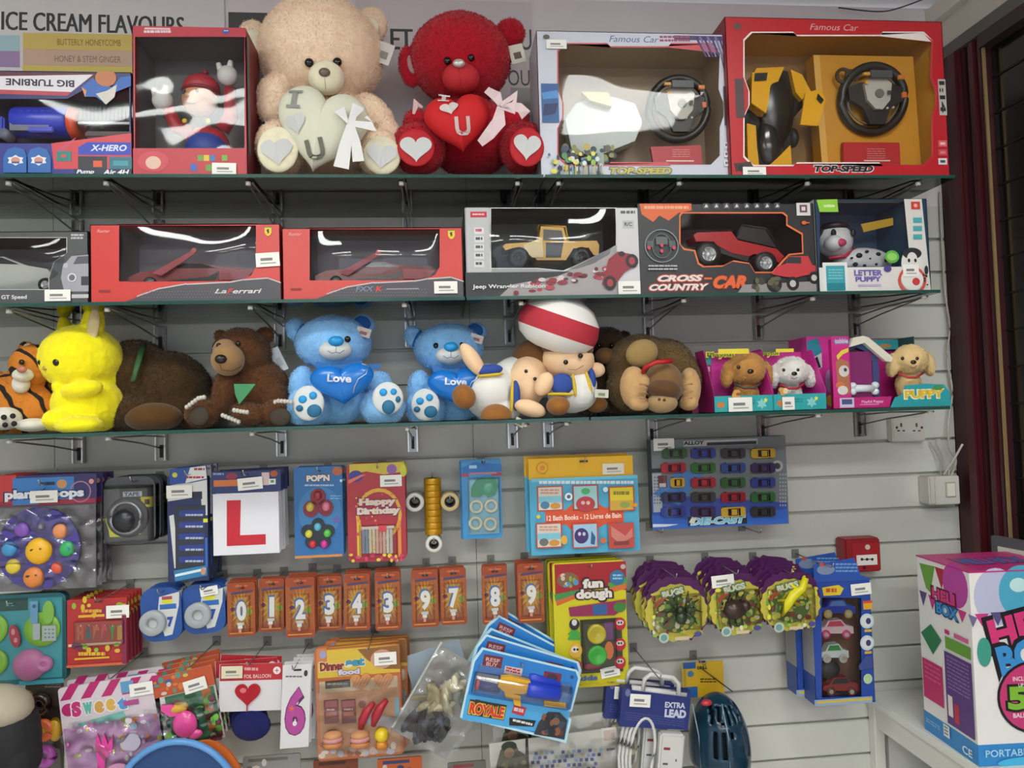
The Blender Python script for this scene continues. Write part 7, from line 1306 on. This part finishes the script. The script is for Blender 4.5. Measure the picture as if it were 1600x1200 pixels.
# helmet
P_ = Plush('cycle_helmet', 'dark teal cycle helmet with long vents at the bottom of the wall', 'helmet', 1124, 1235, .12, at(1124, 1235, .12).z)
hm = M('13364a', .18); g = MB(); k = P_.k(); n = 40; m_ = 30; vs = []; fs = []
slots = [(-.62, .30, .2), (-.30, .42, .3), (.02, .42, .3), (.34, .40, .3), (.66, .22, .2)]
for i in range(m_+1):
    t_ = pi*.58*i/m_
    for j in range(n):
        a = 2*pi*j/n; r_ = sin(t_)
        vs.append(P_.p(1124, 1168, .02)+Vector((46*k*r_*cos(a), 62*k*r_*sin(a)*.9, 84*k*cos(t_))))
for i in range(m_):
    for j in range(n):
        a = 2*pi*(j+.5)/n; u = sin(pi*.58*(i+.5)/m_)*cos(a); v_ = (i+.5)/m_
        if i > 0 and any(abs(u-c*(.55+.45*v_)) < .055 and (.28 < v_ < .50 or .58 < v_ < .84) for c, _, _ in slots): continue
        q = i*n+j; q2 = i*n+(j+1) % n; fs.append((q, q+n, q2+n, q2))
g.add(vs, fs, hm, True); o = g.build('shell', P_.e); md = o.modifiers.new('s', 'SOLIDIFY'); md.thickness = .012; md.offset = -1
P_.part('inner_liner', [(1124, 1168, .02, 38, 46, 72)], M('0c0e12', .9), clamp=False)
P_.part('red_badge', [(1104, 1098, .085, 9, 6, 5)], M('b8303c', .3), clamp=False)
for a in (1082, 1128): g = MB(); g.tube([P_.p(a, 1100, .10), P_.p(a+10, 1150, .15), P_.p(a+14, 1215, .13)], .0012, M('9ab0b8', .3), 6); g.build('reflective_line', P_.e)
# blue hoop and bits at the very bottom
w_ = at(275, 1280, .26); e = bpy.data.objects.new('paddling_ring', None); COL.objects.link(e); e.location = w_; tag(e, 'large round dark blue object with light blue rim at the bottom', 'disc')
k = (DIST-.26)/F; g = MB(); n = 48; g.tube([(94*k*cos(2*pi*i/n), 0, 112*k*sin(2*pi*i/n)) for i in range(n)], 5*k, M('5a94d0', .3), 10, True); g.build('rim', e)
g = MB(); g.prism([(90*k*cos(2*pi*i/n), 108*k*sin(2*pi*i/n)) for i in range(n)], .004, .012, M('1f4478', .5)); g.build('disc', e)
w_ = at(320, 1262, .235); e = bpy.data.objects.new('orange_disc', None); COL.objects.link(e); e.location = w_; tag(e, 'orange rimmed disc behind the large dark blue disc', 'disc'); g = MB(); g.prism([(62*k*cos(2*pi*i/n), 98*k*sin(2*pi*i/n)) for i in range(n)], 0, .008, M('d06a2c', .4)); g.build('disc', e)
for x0, y0, x1, y1, c, c2, lb in ((490, 1186, 560, 1250, '7c3a20', '4a2418', 'brown pack top at the bottom edge, below the burger set'), (590, 1184, 660, 1250, 'c05a24', '2a3a6c', 'orange and navy pack top at the bottom edge, below the silver bag'), (700, 1190, 760, 1260, '6a6a66', '8a3a3c', 'grey pack top at the bottom edge, left of the soldier card'), (380, 1180, 470, 1250, '8a8a88', '6a6460', 'grey clear pack top at the bottom edge, below the number balloon')):
    t = Th('small_pack', lb, 'toy pack', x0, y0, x1, y1, .12); g = card(t, .004, 3, c); g.rect(x0+8, y0+4, x1-20, y0+9, c2); g.blobs(x0+5, y0+10, x1-5, y1-5, 10, [c2, 'c8c0b8'], 3, 7); g.build('backing_card', t.e)
